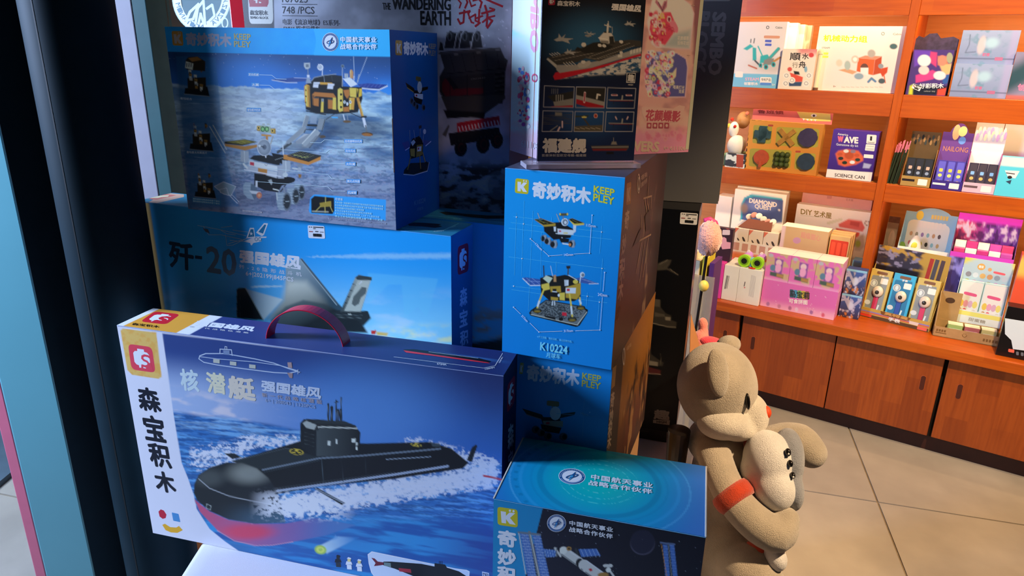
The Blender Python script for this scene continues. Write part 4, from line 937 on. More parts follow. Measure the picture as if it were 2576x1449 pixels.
    p.line([(178, 175), (182, 270)], 12, gy); p.fill([(128, 95), (206, 92), (208, 155), (180, 175), (150, 175), (128, 140)], pc('#98a4bc')); p.fill([(150, 112), (190, 110), (192, 150), (152, 152)], pc('#5c6880')); p.fill([(166, 250), (200, 250), (200, 286), (168, 286)], wh); p.fill([(165, 290), (200, 290), (225, 360), (150, 360)], pc('#7c8cb0'))
    # legs and pads
    p.line([(830, 560), (890, 790)], 34, pc('#a87838')); p.line([(850, 600), (898, 780)], 8, pc('#d8b068')); p.line([(900, 810), (928, 920)], 34, wh); p.line([(880, 800), (935, 795)], 22, bl); p.line([(930, 910), (945, 1000)], 16, pc('#5c6474')); p.ell(952, 1022, 74, 26, pc('#4a3420'), .15, rot=4); p.ell(950, 1030, 66, 18, pc('#8a5c34'), .2, rot=4)
    p.line([(640, 770), (660, 850)], 12, wh); p.line([(690, 770), (700, 840)], 10, gy); p.ell(688, 858, 52, 18, pc('#5a4836'), .2); p.line([(730, 745), (880, 810)], 9, bl); p.fill([(770, 755), (820, 730), (870, 790)], gy, 1, .5); p.line([(415, 830), (530, 755)], 9, bl); p.line([(160, 720), (410, 770)], 16, pc('#1c2028')); p.line([(170, 745), (410, 775)], 5, gy); p.ell(364, 1055, 46, 20, pc('#4a3f36'), .2)
    p.fill([(480, 795), (570, 795), (568, 815), (500, 815)], pc('#3c9cf0'), 1, .8)
    # ramp
    for q in ([(150, 775), (195, 790), (170, 915), (100, 930)], [(325, 815), (405, 830), (375, 970), (285, 965)]): p.fill(q, pc('#737f96'))
    p.fill([(215, 770), (300, 775), (290, 890), (205, 880)], pc('#8292b4'), 1, .7); p.line([(180, 905), (290, 910)], 26, pc('#20242c')); p.line([(150, 780), (105, 925)], 6, pc('#aab4c6')); p.line([(400, 835), (360, 990)], 10, pc('#2e3642'))
    p.fill([(-60, 1080), (130, 935), (160, 960), (130, 1000), (10, 1100), (-160, 1200)], pc('#848fa6')); p.fill([(100, 1150), (275, 960), (340, 1000), (300, 1090), (180, 1200), (100, 1190)], pc('#8893aa')); p.line([(-40, 1080), (135, 935)], 8, pc('#c8cfdc')); p.line([(105, 1150), (275, 955)], 8, pc('#ccd4e2')); p.fill([(20, 1110), (130, 1020), (250, 1020), (110, 1150), (30, 1150)], pc('#9aa6c2')); p.line([(130, 1000), (150, 960), (250, 965)], 12, pc('#242a34')); p.line([(345, 1010), (200, 1200)], 12, pc('#3a4250'))
    # ---- rover
    p.T = TR6; p.S = 6.038
    p.fill([(1000, 345), (830, 480), (1000, 520), (1180, 470), (1330, 420), (1490, 260), (1310, 220), (1060, 360)], pc('#5a6780'), 2, .6)
    p.line([(840, 500), (1030, 365)], 40, pc('#3c4450')); p.line([(1000, 345), (1240, 130)], 60, pc('#7a869e')); p.line([(1250, 380), (1430, 190)], 60, pc('#8390a8')); p.line([(1210, 370), (1405, 160)], 10, pc('#c2cada'))
    # wheels
    for (cx, cy, rx, ry, w_) in ((1180, 1110, 52, 118, 90), (1090, 1170, 58, 128, 110), (950, 1250, 66, 140, 120)):
        p.fill([(cx - w_, cy - ry), (cx + rx * .3, cy - ry), (cx + rx * .3, cy + ry), (cx - w_ + 20, cy + ry - 20), (cx - w_ - 12, cy)], pc('#7488a8')); p.ell(cx + rx * .4, cy, rx, ry, pc('#54627c'), .08); p.ell(cx + rx * .4, cy, rx * .75, ry * .78, pc('#232a36'), .1); p.line([(cx + rx * .1, cy), (cx + rx * .9, cy - 4)], 9, pc('#9ab0cc'))
        for k in range(6): p.line([(cx - w_ + 4, cy - ry + 30 + k * ry * .33), (cx - 10, cy - ry + 26 + k * ry * .33)], 4, pc('#a4b6d0'), .8)
    p.fill([(310, 1010), (340, 955), (450, 960), (510, 1090), (480, 1225), (380, 1200), (315, 1120)], pc('#7a90b4')); p.fill([(430, 975), (520, 1010), (530, 1150), (480, 1225), (420, 1100)], pc('#4e607e'))
    for k in range(4): p.line([(325, 1000 + 50 * k), (425, 1010 + 50 * k)], 3, pc('#a0b4d0'), .7)
    p.fill([(400, 1080), (580, 1100), (560, 1140), (440, 1130)], pc('#aab6d4')); p.ell(556, 1155, 42, 48, pc('#a4665c'), .1); p.ell(556, 1155, 20, 24, pc('#c88a70'), .2)
    # chassis
    p.fill([(480, 820), (1050, 880), (1090, 950), (900, 1010), (840, 1110), (640, 1080), (480, 1000)], pc('#0f1218')); p.line([(770, 1060), (850, 1080)], 16, pc('#c2cad8')); p.line([(960, 990), (880, 1100)], 18, pc('#20262e')); p.fill([(690, 930), (740, 910), (760, 960), (740, 1000)], pc('#8a96aa')); p.fill([(500, 935), (530, 935), (530, 1030), (500, 1030)], wh); p.line([(930, 1040), (940, 1120)], 24, gy)
    p.line([(820, 1120), (830, 1220)], 20, pc('#98a6be')); p.ell(1065, 920, 36, 30, bl, .1)
    p.fill([(410, 600), (470, 550), (700, 540), (900, 600), (860, 700), (560, 640)], pc('#15181c')); p.fill([(740, 510), (910, 540), (1000, 620), (900, 680), (780, 600)], pc('#0e1116')); p.line([(800, 615), (920, 580)], 7, pc('#7c8898'))
    p.fill([(410, 630), (840, 715), (830, 890), (900, 850), (900, 720), (840, 700)], gy); p.fill([(405, 625), (835, 712), (832, 790), (400, 705)], pc('#b4c0da')); p.fill([(360, 710), (540, 735), (540, 800), (370, 765)], pc('#9aa6c6')); p.fill([(660, 775), (830, 800), (822, 895), (660, 850)], pc('#a4b0ce')); p.fill([(540, 740), (680, 765), (672, 845), (535, 815)], pc('#a07038')); p.line([(540, 742), (680, 766)], 6, pc('#c89a5c'))
    p.fill([(416, 646), (480, 656), (478, 708), (414, 694)], pc('#a83048')); p.line([(640, 685), (660, 706), (682, 690)], 5, pc('#3c4658')); p.fill([(840, 700), (1000, 700), (930, 900), (840, 900)], pc('#8c98b8'))
    p.line([(330, 765), (880, 870)], 14, pc('#c8d2e8'))
    p.fill([(272, 480), (395, 485), (398, 640), (350, 660), (275, 640)], pc('#8b99b6')); p.line([(330, 485), (335, 650)], 6, pc('#b8c4da')); p.line([(320, 680), (370, 740)], 30, pc('#b4c0d8')); p.fill([(905, 620), (1030, 640), (1030, 780), (910, 830)], pc('#8b99b6')); p.line([(960, 630), (962, 830)], 8, pc('#c4cee0')); p.ell(952, 845, 40, 34, pc('#a6b4ce'), .1); p.line([(1070, 745), (1170, 760)], 26, pc('#a0aec8')); p.ell(1165, 762, 30, 32, pc('#8c9ab8'), .1); p.fill([(1130, 670), (1220, 680), (1210, 730), (1140, 725)], gy); p.fill([(1150, 830), (1200, 840), (1190, 890), (1155, 890)], pc('#7a5a34'))
    # solar wings
    p.fill([(30, 370), (330, 410), (525, 385), (525, 425), (340, 475), (40, 410)], pc('#9c7038')); p.fill([(25, 340), (340, 305), (530, 345), (300, 400), (35, 372)], pc('#15170f'))
    p.fill([(80, 345), (330, 312), (500, 345), (300, 378)], pc('#8c8838'), 3, .8)
    for k in range(5): p.line([(90 + 80 * k, 352 - 5 * k), (170 + 76 * k, 378 - 7 * k)], 5, pc('#20221a'))
    p.fill([(925, 535), (985, 540), (1310, 640), (1490, 550), (1490, 620), (1300, 696), (925, 605)], pc('#a8743a')); p.fill([(985, 540), (1180, 482), (1490, 550), (1310, 640)], pc('#23262c')); p.line([(990, 556), (1308, 640), (1490, 556)], 16, pc('#0e0f12'))
    for k in range(5): p.line([(1010 + 60 * k, 545 + 14 * k), (1190 + 50 * k, 490 + 14 * k)], 2.4, pc('#8c9070'), .8)
    p.line([(1080, 540), (1180, 560), (1210, 580), (1300, 570)], 4, pc('#d0c878'))
    # dish, camera mast
    p.line([(675, 250), (672, 320)], 34, pc('#a8743c')); p.line([(600, 240), (730, 250)], 26, pc('#b0803c')); p.fill([(520, 100), (600, 95), (600, 190), (520, 175)], pc('#8c7038')); p.fill([(725, 140), (806, 140), (806, 222), (735, 215)], pc('#96762f')); p.fill([(570, 95), (730, 110), (722, 210), (570, 185)], pc('#8fa89c'))
    for cx in (610, 672): p.ell(cx, 150, 34, 42, pc('#2e5c40'), .12); p.ell(cx, 150, 20, 26, pc('#7ab07c'), .2)
    for (cx, cy) in ((545, 132), (758, 175)): p.ell(cx, cy, 24, 30, pc('#c8a458'), .12); p.ell(cx, cy, 12, 15, pc('#1c160c'), .15)
    for cx in (622, 695): p.ell(cx, 78, 24, 14, pc('#9aa8b4'), .15)
    p.line([(728, 380), (765, 262)], 16, pc('#8c8a90')); p.ell(630, 428, 108, 130, pc('#a2aecb'), .03, rot=-6); p.ell(634, 430, 96, 117, pc('#6a7894'), .05, rot=-6); p.ell(620, 420, 70, 92, pc('#8a98b6'), .5, .8); p.ell(636, 424, 32, 38, pc('#525e78'), .2); p.line([(570, 405), (630, 425)], 12, pc('#2a303c')); p.ell(562, 405, 18, 20, pc('#b8c4dc'), .15); p.line([(655, 560), (655, 575)], 20, wh); p.line([(915, 395), (922, 530)], 13, pc('#c8d0e4'))
    # top bar of the panel
    p.T = TC; p.S = 2.5878
    bar = lerp(pc('#1488f0'), pc('#1e96fc'), fbm(x / 60, y / 60, 3)); yb = 232 + (x - 70) * .0240
    p.put(sm(1.2, -1.2, y - yb), bar); p.put(sm(1.2, -1.2, y - yb) * sm(0, 3, x - 1005 - 14 * np.abs(np.sin((y - 90) / 50))), pc('#2a9cfa'))
    # fact panel
    q = [(985, 1185), (1005, 1165), (1020, 1162), (1478, 1196), (1476, 1332), (986, 1288), (975, 1270)]; p.fill(q, pc('#2c8ee8'))
    p.fill([(990, 1192), (1012, 1172), (1140, 1184), (1142, 1268), (1130, 1290), (992, 1282)], pc('#0c0f14')); p.fill([(1046, 1218), (1120, 1205), (1122, 1240), (1050, 1245)], pc('#8a7a34')); p.line([(1000, 1272), (1100, 1276)], 10, pc('#7c848c'))
    for q in ([(1050, 1240), (1020, 1272)], [(1115, 1240), (1130, 1275)], [(1080, 1242), (1082, 1280)], [(1084, 1180), (1084, 1215)]): p.line(q, 4, pc('#b0a868'))
    return p.C
aC = Art(tC, fC['front']); aC.grid('front_print', paint_C, 330, 270, 'lunar landscape picture with a lander and a six-wheeled rover')
cw = pc('#a9a8c4'); k_logo(aC, tC_(82, 98), tC_(152, 100), tC_(90, 192), pc('#a87c3c'), pc('#9c98a4'))
aC.text('奇妙积木', tC_(172, 106), tC_(472, 114), tC_(176, 194), pc('#8f98c4'), .05); aC.text('KEEP', tC_(488, 114), tC_(598, 118), tC_(489, 154), pc('#9c9a74'), .035); aC.text('PLEY', tC_(488, 162), tC_(598, 166), tC_(489, 202), pc('#9c9a74'), .035)
seal(aC, *tC_(1116, 170), 20.5, 23.5, blue=pc('#163c84'), white=pc('#c4d6ee'), sky=pc('#3a86cc'))
aC.text('中国航天事业', tC_(1182, 134), tC_(1418, 136), tC_(1182, 172), pc('#cfe0f4'), .03, space=1.1); aC.text('战略合作伙伴', tC_(1182, 180), tC_(1418, 182), tC_(1182, 218), pc('#cfe0f4'), .03, space=1.1); aC.flush('lettering', 'brand lettering and round space seal')
lw = pc('#8fc4f0'); tag = pc('#3a86dc')
for (x, y, w, st, pts) in ((580, 368, 72, '定向机械', [(655, 384), (735, 386), (765, 410), (830, 412)]), (602, 434, 52, '太翼', [(655, 450), (720, 452), (755, 478), (940, 486)]), (572, 598, 92, '着陆缓冲机构', [(668, 612), (760, 612), (790, 596)]), (1208, 802, 118, '巡视器释放机构', [(1200, 812), (1080, 806), (1055, 826), (985, 824)]), (1212, 864, 70, '定向天线', [(1205, 876), (1110, 870), (1088, 890), (760, 868)]), (1216, 950, 66, '太阳翼', [(1210, 962), (1030, 958)]), (1222, 1062, 90, '激光点阵器', [(1210, 1066), (1125, 1058), (1105, 1034), (700, 990)]), (1228, 1136, 62, '机械臂', [(1215, 1142), (1130, 1138), (1100, 1112), (640, 1078)])):
    aC.rrect(TC([(x, y), (x + w, y + 2), (x + w, y + 26), (x, y + 24)]), tag, .08); aC.text(st, tC_(x + 3, y + 4), tC_(x + w - 3, y + 6), tC_(x + 3, y + 22), pc('#bcdcfa'), .02); aC.line(TC(pts), .9, pc('#a8c4e8'))
aC.flush('callout_labels', 'small blue callout labels with white leader lines')
for (x, y, w, st) in ((138, 528, 78, '着陆组合'), (180, 878, 134, '着陆器太阳翼展开')): aC.text(st, tC_(x, y), tC_(x + w, y + 6), tC_(x, y + 16), pc('#a8bcd8'), .01)
aC.rrect(TC([(218, 1180), (402, 1200), (402, 1232), (220, 1212)]), pc('#2f78b8'), .05)
for i in range(2): aC.text('着陆器移动释放机构落下着陆', tC_(222, 1184 + 15 * i), tC_(396, 1202 + 15 * i), tC_(222, 1195 + 15 * i), pc('#8fb8d8'), .02)
aC.text('月球车', tC_(1146, 1182), tC_(1198, 1186), tC_(1146, 1200), pc('#a8d4fa'), .02)
for i, st in enumerate(('月球车是一种能够在月球表面行驶并完成月球探测考察收集', '和分析样品等复杂任务的专用车辆玉兔号是中国首辆月球', '车和着陆器共同组成嫦娥三号探测器', '年月日玉兔号月球车顺利驶抵月球表面', '年月日玉兔号月球车在月球上工作了九百多天后', '停止工作为中国在月球上留下第一个足迹')):
    w = (316, 314, 190, 240, 290, 312)[i]; aC.text(st, tC_(1146, 1206 + i * 18), tC_(1146 + w, 1206 + i * 18 + w * .085), tC_(1146, 1219 + i * 18), pc('#8cc4f6'), .015)
aC.text('图片仅供参考请以实物为准', tC_(546, 1262), tC_(672, 1274), tC_(546, 1272), pc('#b8bcd8'), .01); aC.text('本品不适合三岁以下儿童使用内含小零件请在成人监护下使用请保留包装', tC_(1100, 1312), tC_(1480, 1346), tC_(1100, 1322), pc('#8c98c4'), .01); aC.flush('small_print', 'fine print block')
# right face
cR = Art(tC, fC['right']); z2 = tr(930, 40, 6.44); z2_ = tr1(930, 40, 6.44)
cR.grid('side_print', lambda U, V, X, Y: np.ones(U.shape + (3,)) * np.array(srgb('#0f5aa0')), 2, 2)
k_logo(cR, z2_(415, 392), z2_(525, 398), z2_(415, 635), '#c49a48', '#d8d4d0'); cR.text('奇妙积木', z2_(545, 405), z2_(945, 432), z2_(545, 635), '#e4e6ea', .05); cR.text('KEEP', z2_(955, 445), z2_(1072, 455), z2_(955, 528), '#a89870', .02); cR.text('PLEY', z2_(955, 555), z2_(1072, 562), z2_(955, 642), '#a89870', .02)
cR.text('K10224', tC_(1660, 1204), tC_(1734, 1180), tC_(1660, 1236), '#5c88b0', .03); cR.text('月球车', tC_(1678, 1250), tC_(1720, 1238), tC_(1678, 1272), '#5c88b0', .01); cR.flush('side_lettering', 'brand lettering and product number')
def mini_rover(a, f, dk='#10131a', w='#c8d0da', g='#a88a3c'):
    a.poly([f(.02, .34), f(.38, .44), f(.44, .56), f(.10, .46)], '#1c1f18'); a.poly([f(.62, .40), f(.98, .30), f(.96, .38), f(.66, .50)], '#1c1f18'); a.line([f(.10, .47), f(.44, .57)], 1.5, g); a.poly([f(.36, .5), f(.7, .46), f(.74, .62), f(.4, .66)], dk); a.poly([f(.4, .58), f(.76, .54), f(.76, .68), f(.42, .70)], w)
    a.poly([f(.46, .6), f(.52, .595), f(.52, .645), f(.46, .65)], '#b82c40'); a.line([f(.56, .2), f(.56, .5)], 2, g); a.rrect([f(.46, .1), f(.68, .1), f(.68, .22), f(.46, .22)], '#6a5c34', .2); a.ell(*f(.62, .38), *(abs(f(.1, 0)[0] - f(0, 0)[0]), abs(f(0, .16)[1] - f(0, 0)[1])), '#b4bcc6', n=16)
    a.poly([f(.36, .66), f(.74, .7), f(.7, .84), f(.4, .82)], dk)
    for (x, y) in ((.28, .80), (.38, .86), (.5, .92), (.78, .9)): a.ell(*f(x, y), abs(f(.075, 0)[0] - f(0, 0)[0]), abs(f(0, .09)[1] - f(0, 0)[1]), '#4a5668', n=14); a.ell(*f(x + .02, y), abs(f(.04, 0)[0] - f(0, 0)[0]), abs(f(0, .06)[1] - f(0, 0)[1]), '#15181e', n=12)
def mini_lander(a, f, g='#a88a3c'):
    a.poly([f(.08, .84), f(.3, .74), f(.92, .82), f(.86, .98), f(.4, .99), f(.06, .92)], '#23262b'); a.line([f(.06, .92), f(.4, .99), f(.86, .98), f(.92, .82)], 1.6, '#c4ccd4')
    a.poly([f(.0, .30), f(.22, .30), f(.3, .42), f(.12, .46)], '#3c4c94'); a.poly([f(.68, .34), f(.98, .42), f(.8, .48), f(.66, .42)], '#3c4c94'); a.line([f(.12, .465), f(.3, .425)], 1.5, '#ccd4ec'); a.line([f(.8, .485), f(.98, .425)], 1.5, '#ccd4ec')
    a.poly([f(.26, .44), f(.36, .28), f(.6, .26), f(.72, .42), f(.7, .66), f(.28, .66)], '#15171a'); a.poly([f(.28, .46), f(.44, .48), f(.44, .64), f(.3, .6)], g); a.poly([f(.5, .42), f(.7, .44), f(.68, .64), f(.48, .66)], '#8a7230'); a.poly([f(.52, .46), f(.66, .47), f(.65, .56), f(.52, .55)], '#ccd4de'); a.poly([f(.54, .48), f(.58, .48), f(.58, .52), f(.54, .52)], '#b82c40'); a.poly([f(.3, .34), f(.4, .3), f(.46, .36), f(.36, .42)], '#b8c4d0')
    for q in ([f(.3, .62), f(.18, .88)], [f(.6, .64), f(.64, .94)], [f(.7, .6), f(.8, .82)]): a.line(q, 2.2, g)
    for (x, y) in ((.18, .88), (.66, .93), (.82, .82)): a.ell(*f(x, y), abs(f(.05, 0)[0] - f(0, 0)[0]), abs(f(0, .03)[1] - f(0, 0)[1]), '#0f1012', n=12)
    for q in ([f(.26, .1), f(.28, .32)], [f(.4, .12), f(.44, .3)], [f(.62, .1), f(.6, .28)], [f(.74, .22), f(.7, .4)]): a.line(q, 1.4, '#98a4b0')
    a.rrect([f(.57, .06), f(.66, .06), f(.66, .12), f(.57, .12)], '#2a2e36', .2); a.ell(*f(.76, .2), abs(f(.05, 0)[0] - f(0, 0)[0]), abs(f(0, .05)[1] - f(0, 0)[1]), '#c8d0dc', n=14)
def framer(TL, TR, BL): return lambda x, y: (TL[0] + (TR[0] - TL[0]) * x + (BL[0] - TL[0]) * y, TL[1] + (TR[1] - TL[1]) * x + (BL[1] - TL[1]) * y)
mini_rover(cR, framer((1018, 175), (1078, 190), (1018, 268))); mini_lander(cR, framer((1010, 320), (1085, 300), (1010, 450))); cR.flush('side_picture', 'small rover and lander pictures')
# worn dark tape edge strip on the corner between front and side
tC.box('corner_tear', fC['front'].P(fC['front'].w - .0006, .115, -.0006), fC['front'].ax * .0012, fC['front'].n * .0012, -UP * .075, mat('torn_card', '#5a3a2c', .8))
# ================================================================== E  bright blue stack box
TE = tr(1280, 500, 4.261); tE_ = tr1(1280, 500, 4.261)
eA = Art(tE, fE['front'])
eA.grid('front_print', lambda U, V, X, Y: lerp(pc('#0a84e0'), pc('#0672d0'), sm(.2, 1.0, V + U * .3)), 24, 40)
W2 = pc('#d0e2f6'); LB = pc('#4cb2f4')
k_logo(eA, (1297, 448), (1331, 452), (1295, 485), pc('#a8a424'), pc('#d4e2ee'))
eA.text('奇妙积木', (1340, 454), (1489, 472), (1338, 497), W2, .05)
eA.text('KEEP', (1494, 466), (1547, 476), (1493, 484), pc('#b4b83a'), .035); eA.text('PLEY', (1493, 486), (1546, 497), (1492, 505), pc('#b4b83a'), .035)
eA.flush('lettering', 'white and lime brand lettering')
for q in ([(20, 253), (370, 300)], [(0, 315), (380, 358)], [(50, 190), (360, 225)], [(700, 320), (1030, 357)], [(660, 388), (1105, 436)], [(0, 622), (1035, 748)], [(30, 935), (340, 970)], [(30, 972), (340, 1020)], [(780, 1035), (905, 1050)], [(780, 1078), (1055, 1115)], [(82, 150), (60, 820)], [(165, 20), (135, 830)], [(258, 130), (210, 1200)], [(352, 360), (340, 830)], [(508, 672), (508, 800)], [(998, 290), (975, 585)], [(1006, 640), (982, 985)], [(843, 1005), (832, 1150)], [(972, 1070), (950, 1360)], [(460, 200), (460, 245)]):
    eA.line(TE(q), .55, LB)
for (x, y) in ((82, 195), (157, 268), (994, 355), (142, 640), (1000, 746), (53, 935), (842, 1043), (972, 1106)): eA.ell(*tE_(x, y), 1.7, 1.7, pc('#b4e0fa'), n=8)
for q in ([(894, 173), (888, 260)], [(884, 305), (866, 582)], [(866, 582), (700, 592)], [(576, 600), (430, 612)], [(430, 612), (370, 555)], [(285, 475), (233, 428)], [(1028, 788), (1012, 992)], [(1004, 1055), (978, 1405)], [(978, 1405), (715, 1414)], [(575, 1417), (324, 1426)], [(324, 1426), (228, 1330)], [(128, 1234), (52, 1160)]): eA.line(TE(q), 1.0, pc('#c4e4fa'))
for (x, y) in ((894, 174), (866, 582), (430, 612), (233, 428), (1028, 788), (978, 1405), (324, 1426), (52, 1160)): eA.ell(*tE_(x, y), 1.6, 1.6, pc('#d4ecfa'), n=8)
dw = pc('#bcdcf4')
eA.text('115mm', tE_(832, 266), tE_(934, 278), tE_(832, 296), dw, .015); eA.text('142mm', tE_(594, 586), tE_(692, 582), tE_(594, 612), dw, .015); eA.text('176mm', tE_(296, 470), tE_(366, 536), tE_(282, 490), dw, .015); eA.text('242mm', tE_(956, 1006), tE_(1058, 1018), tE_(956, 1038), dw, .015); eA.text('317mm', tE_(592, 1402), tE_(690, 1398), tE_(592, 1428), dw, .015); eA.text('317mm', tE_(150, 1240), tE_(212, 1304), tE_(134, 1258), dw, .015)
eA.text('※手工测量，略有误差，请以实物为准。', (1352, 843), (1440, 856), (1352, 849), pc('#5cb4f0'), .005)
eA.text('K10224', (1360, 859), (1429, 870), (1359, 880), pc('#6cc0f4'), .03); eA.text('月球车', (1375, 885), (1411, 890), (1374, 898), pc('#6cc0f4'), .01); eA.flush('drawing_lines', 'pale blueprint lines and measurements')
def paint_Ep(U, V, X, Y):
    p = Paint(X, Y, pc('#077ad8'), TE, 4.261); bl = pc('#11141a'); wh = pc('#b2c2e0'); gd = pc('#9c8434'); gd2 = pc('#c4ac50'); gy = pc('#62708a')
    # rover
    p.line([(310, 155), (330, 210)], 4, gd2); p.line([(512, 165), (545, 250)], 4, gd2)
    p.fill([(370, 260), (560, 250), (700, 330), (660, 420), (480, 440), (380, 350)], bl)
    p.fill([(272, 222), (345, 210), (500, 265), (500, 290), (380, 300)], gd); p.fill([(272, 220), (345, 212), (490, 268), (370, 280)], pc('#181a14')); p.fill([(640, 222), (680, 210), (808, 262), (806, 280), (700, 290)], gd2); p.fill([(640, 220), (680, 210), (808, 260), (705, 268)], pc('#181a14'))
    for q in ([(330, 230), (380, 262)], [(300, 230), (420, 262)], [(680, 228), (740, 256)]): p.line(q, 3, pc('#7c7a3c'))
    p.fill([(520, 320), (680, 335), (720, 350), (670, 388), (525, 380)], wh); p.fill([(538, 340), (560, 340), (560, 356), (538, 356)], pc('#b02440')); p.fill([(585, 362), (632, 362), (632, 382), (585, 382)], gd2); p.fill([(480, 300), (505, 300), (505, 350), (485, 350)], wh); p.fill([(690, 280), (722, 285), (718, 345), (690, 350)], wh); p.line([(505, 372), (690, 382)], 8, wh)
    p.ell(600, 250, 38, 42, wh, .08); p.ell(604, 252, 28, 32, gy, .15); p.ell(606, 254, 14, 17, wh, .2); p.line([(580, 180), (585, 215)], 10, gy); p.fill([(545, 155), (632, 155), (628, 182), (548, 184)], pc('#4a4a34')); p.ell(550, 165, 10, 12, gd2, .2); p.ell(628, 165, 10, 12, gd2, .2)
    for (cx, cy, r) in ((375, 425, 36), (418, 455, 38), (482, 488, 42), (675, 484, 40)):
        p.ell(cx, cy, r, r, pc('#4a5670'), .06); p.fill([(cx, cy - r), (cx + r * .7, cy - r), (cx + r * .7, cy + r * .9), (cx, cy + r)], pc('#7c8ca8')); p.ell(cx - r * .3, cy + 2, r * .55, r * .7, pc('#171b22'), .1)
    p.line([(570, 420), (580, 480), (640, 490)], 14, wh); p.ell(655, 492, 14, 16, pc('#c0784c'), .15); p.fill([(540, 430), (560, 420), (650, 430), (640, 470), (560, 470)], bl)
    # base plate
    p.fill([(215, 1225), (235, 1195), (400, 1080), (780, 1150), (850, 1190), (845, 1225), (760, 1360), (720, 1375), (240, 1255)], pc('#0d1014')); p.fill([(235, 1215), (400, 1092), (770, 1160), (828, 1200), (745, 1345), (250, 1240)], pc('#5c6878')); n = fbm(X / 2.2, Y / 2.2, 2); m = p._mask([(280, 1210), (400, 1100), (760, 1170), (800, 1210), (720, 1320), (290, 1235)], 2); p.put(m * sm(.45, .55, n), pc('#2c3440')); p.line([(240, 1240), (735, 1352), (835, 1215)], 8, pc('#a8b4c0')); p.line([(225, 1245), (740, 1368)], 6, pc('#0a0c10'))
    p.fill([(380, 1250), (500, 1270), (500, 1300), (390, 1270)], bl); p.fill([(572, 1215), (620, 1222), (618, 1258), (570, 1250)], pc('#b02038')); p.ell(560, 1290, 24, 20, bl, .15)
    # lander body
    p.fill([(150, 850), (180, 842), (330, 862), (390, 900), (350, 930), (225, 925)], pc('#2c4ca0')); p.line([(150, 855), (228, 930), (350, 928)], 9, pc('#bccbe8')); p.line([(190, 850), (280, 920)], 3, pc('#7c98dc')); p.line([(170, 880), (350, 890)], 3, pc('#7c98dc')); p.line([(250, 852), (330, 915)], 3, pc('#7c98dc'))
    p.fill([(720, 850), (780, 840), (960, 908), (860, 915), (770, 900)], pc('#3450a0')); p.line([(860, 912), (960, 910)], 7, pc('#bccbe8')); p.line([(780, 860), (930, 905)], 3, pc('#8ca4dc'))
    p.fill([(335, 850), (420, 820), (520, 830), (600, 815), (700, 840), (770, 890), (770, 1060), (700, 1100), (430, 1090), (345, 1010)], pc('#16181a')); p.fill([(350, 920), (430, 900), (440, 970), (380, 985), (350, 950)], gd2); p.fill([(440, 940), (555, 935), (560, 1000), (450, 1000)], gd); p.fill([(610, 950), (770, 900), (770, 1020), (730, 1080), (610, 1060)], gd); p.fill([(540, 1010), (600, 1005), (600, 1090), (545, 1085)], gd2); p.fill([(450, 1050), (530, 1060), (525, 1095), (450, 1085)], gd); p.fill([(610, 955), (720, 955), (715, 1015), (608, 1012)], wh); p.fill([(622, 965), (654, 965), (652, 990), (622, 990)], pc('#b01c34')); p.fill([(470, 965), (510, 965), (510, 1050), (470, 1050)], bl); p.line([(470, 995), (512, 998)], 10, wh); p.ell(535, 1035, 12, 16, wh, .2)
    p.fill([(365, 855), (400, 822), (470, 850), (430, 908)], pc('#a8bcb8')); p.fill([(595, 870), (640, 870), (640, 930), (598, 935)], wh); p.line([(610, 875), (610, 930)], 4, gy); p.fill([(480, 820), (505, 815), (510, 890), (480, 890)], pc('#a07c5c')); p.ell(715, 890, 28, 22, gd2, .15); p.line([(640, 820), (730, 870)], 8, wh)
    for q, w_, c in (([(372, 720), (378, 830)], 12, pc('#2a2e38')), ([(448, 722), (470, 830)], 5, wh), ([(637, 750), (634, 810)], 14, pc('#3a4250')), ([(770, 840), (760, 900)], 10, wh)): p.line(q, w_, c)
    p.fill([(614, 720), (660, 718), (660, 748), (620, 750)], pc('#20242c')); p.ell(788, 815, 26, 28, wh, .1); p.ell(794, 818, 16, 18, gy, .2)
    for q in ([(380, 960), (330, 1090), (305, 1170)], [(650, 1020), (665, 1120), (680, 1260)], [(760, 1060), (770, 1150)]): p.line(q, 18, gd2)
    for q in ([(325, 1100), (310, 1150)], [(668, 1160), (676, 1230)], [(758, 1090), (772, 1120)]): p.line(q, 20, wh)
    for (cx, cy) in ((304, 1200), (680, 1295), (772, 1168)): p.ell(cx, cy, 48, 26, pc('#0b0c0e'), .1); p.ell(cx, cy - 8, 34, 15, pc('#3a3c34'), .2); p.ell(cx, cy + 8, 36, 12, gd, .3, .5)
    for q in ([(470, 1100), (465, 1140)], [(490, 1100), (492, 1140)]): p.line(q, 10, wh)
    return p.C
fe = fE['front']
def rect_for(face, pts):
    q = [face.uv(*p) for p in pts]; return (min(a for a, b in q) / face.w, min(b for a, b in q) / face.h, max(a for a, b in q) / face.w, max(b for a, b in q) / face.h)
class MaskedGrid: pass
def cut_grid(art, name, func, rect, nx, ny, keycol, label=None):
    """painted picture whose untouched background cells are dropped"""
    o = art.grid(name, func, nx, ny, label, rect); me = o.data
    ca = np.zeros(len(me.vertices) * 4, np.float32); me.color_attributes['Col'].data.foreach_get('color', ca); ca = ca.reshape(-1, 4)[:, :3]
    bgm = np.abs(ca - np.array(keycol)).max(1) < 0.004
    bm = bmesh.new(); bm.from_mesh(me); bm.faces.ensure_lookup_table()
    dele = [f for f in bm.faces if all(bgm[v.index] for v in f.verts)]
    bmesh.ops.delete(bm, geom=dele, context='FACES'); bm.to_mesh(me); bm.free(); return o
cut_grid(eA, 'lander_picture', paint_Ep, rect_for(fe, TE([(140, 120), (980, 140), (140, 1390), (980, 1390)])), 170, 210, pc('#077ad8'), 'rover and lander pictures')
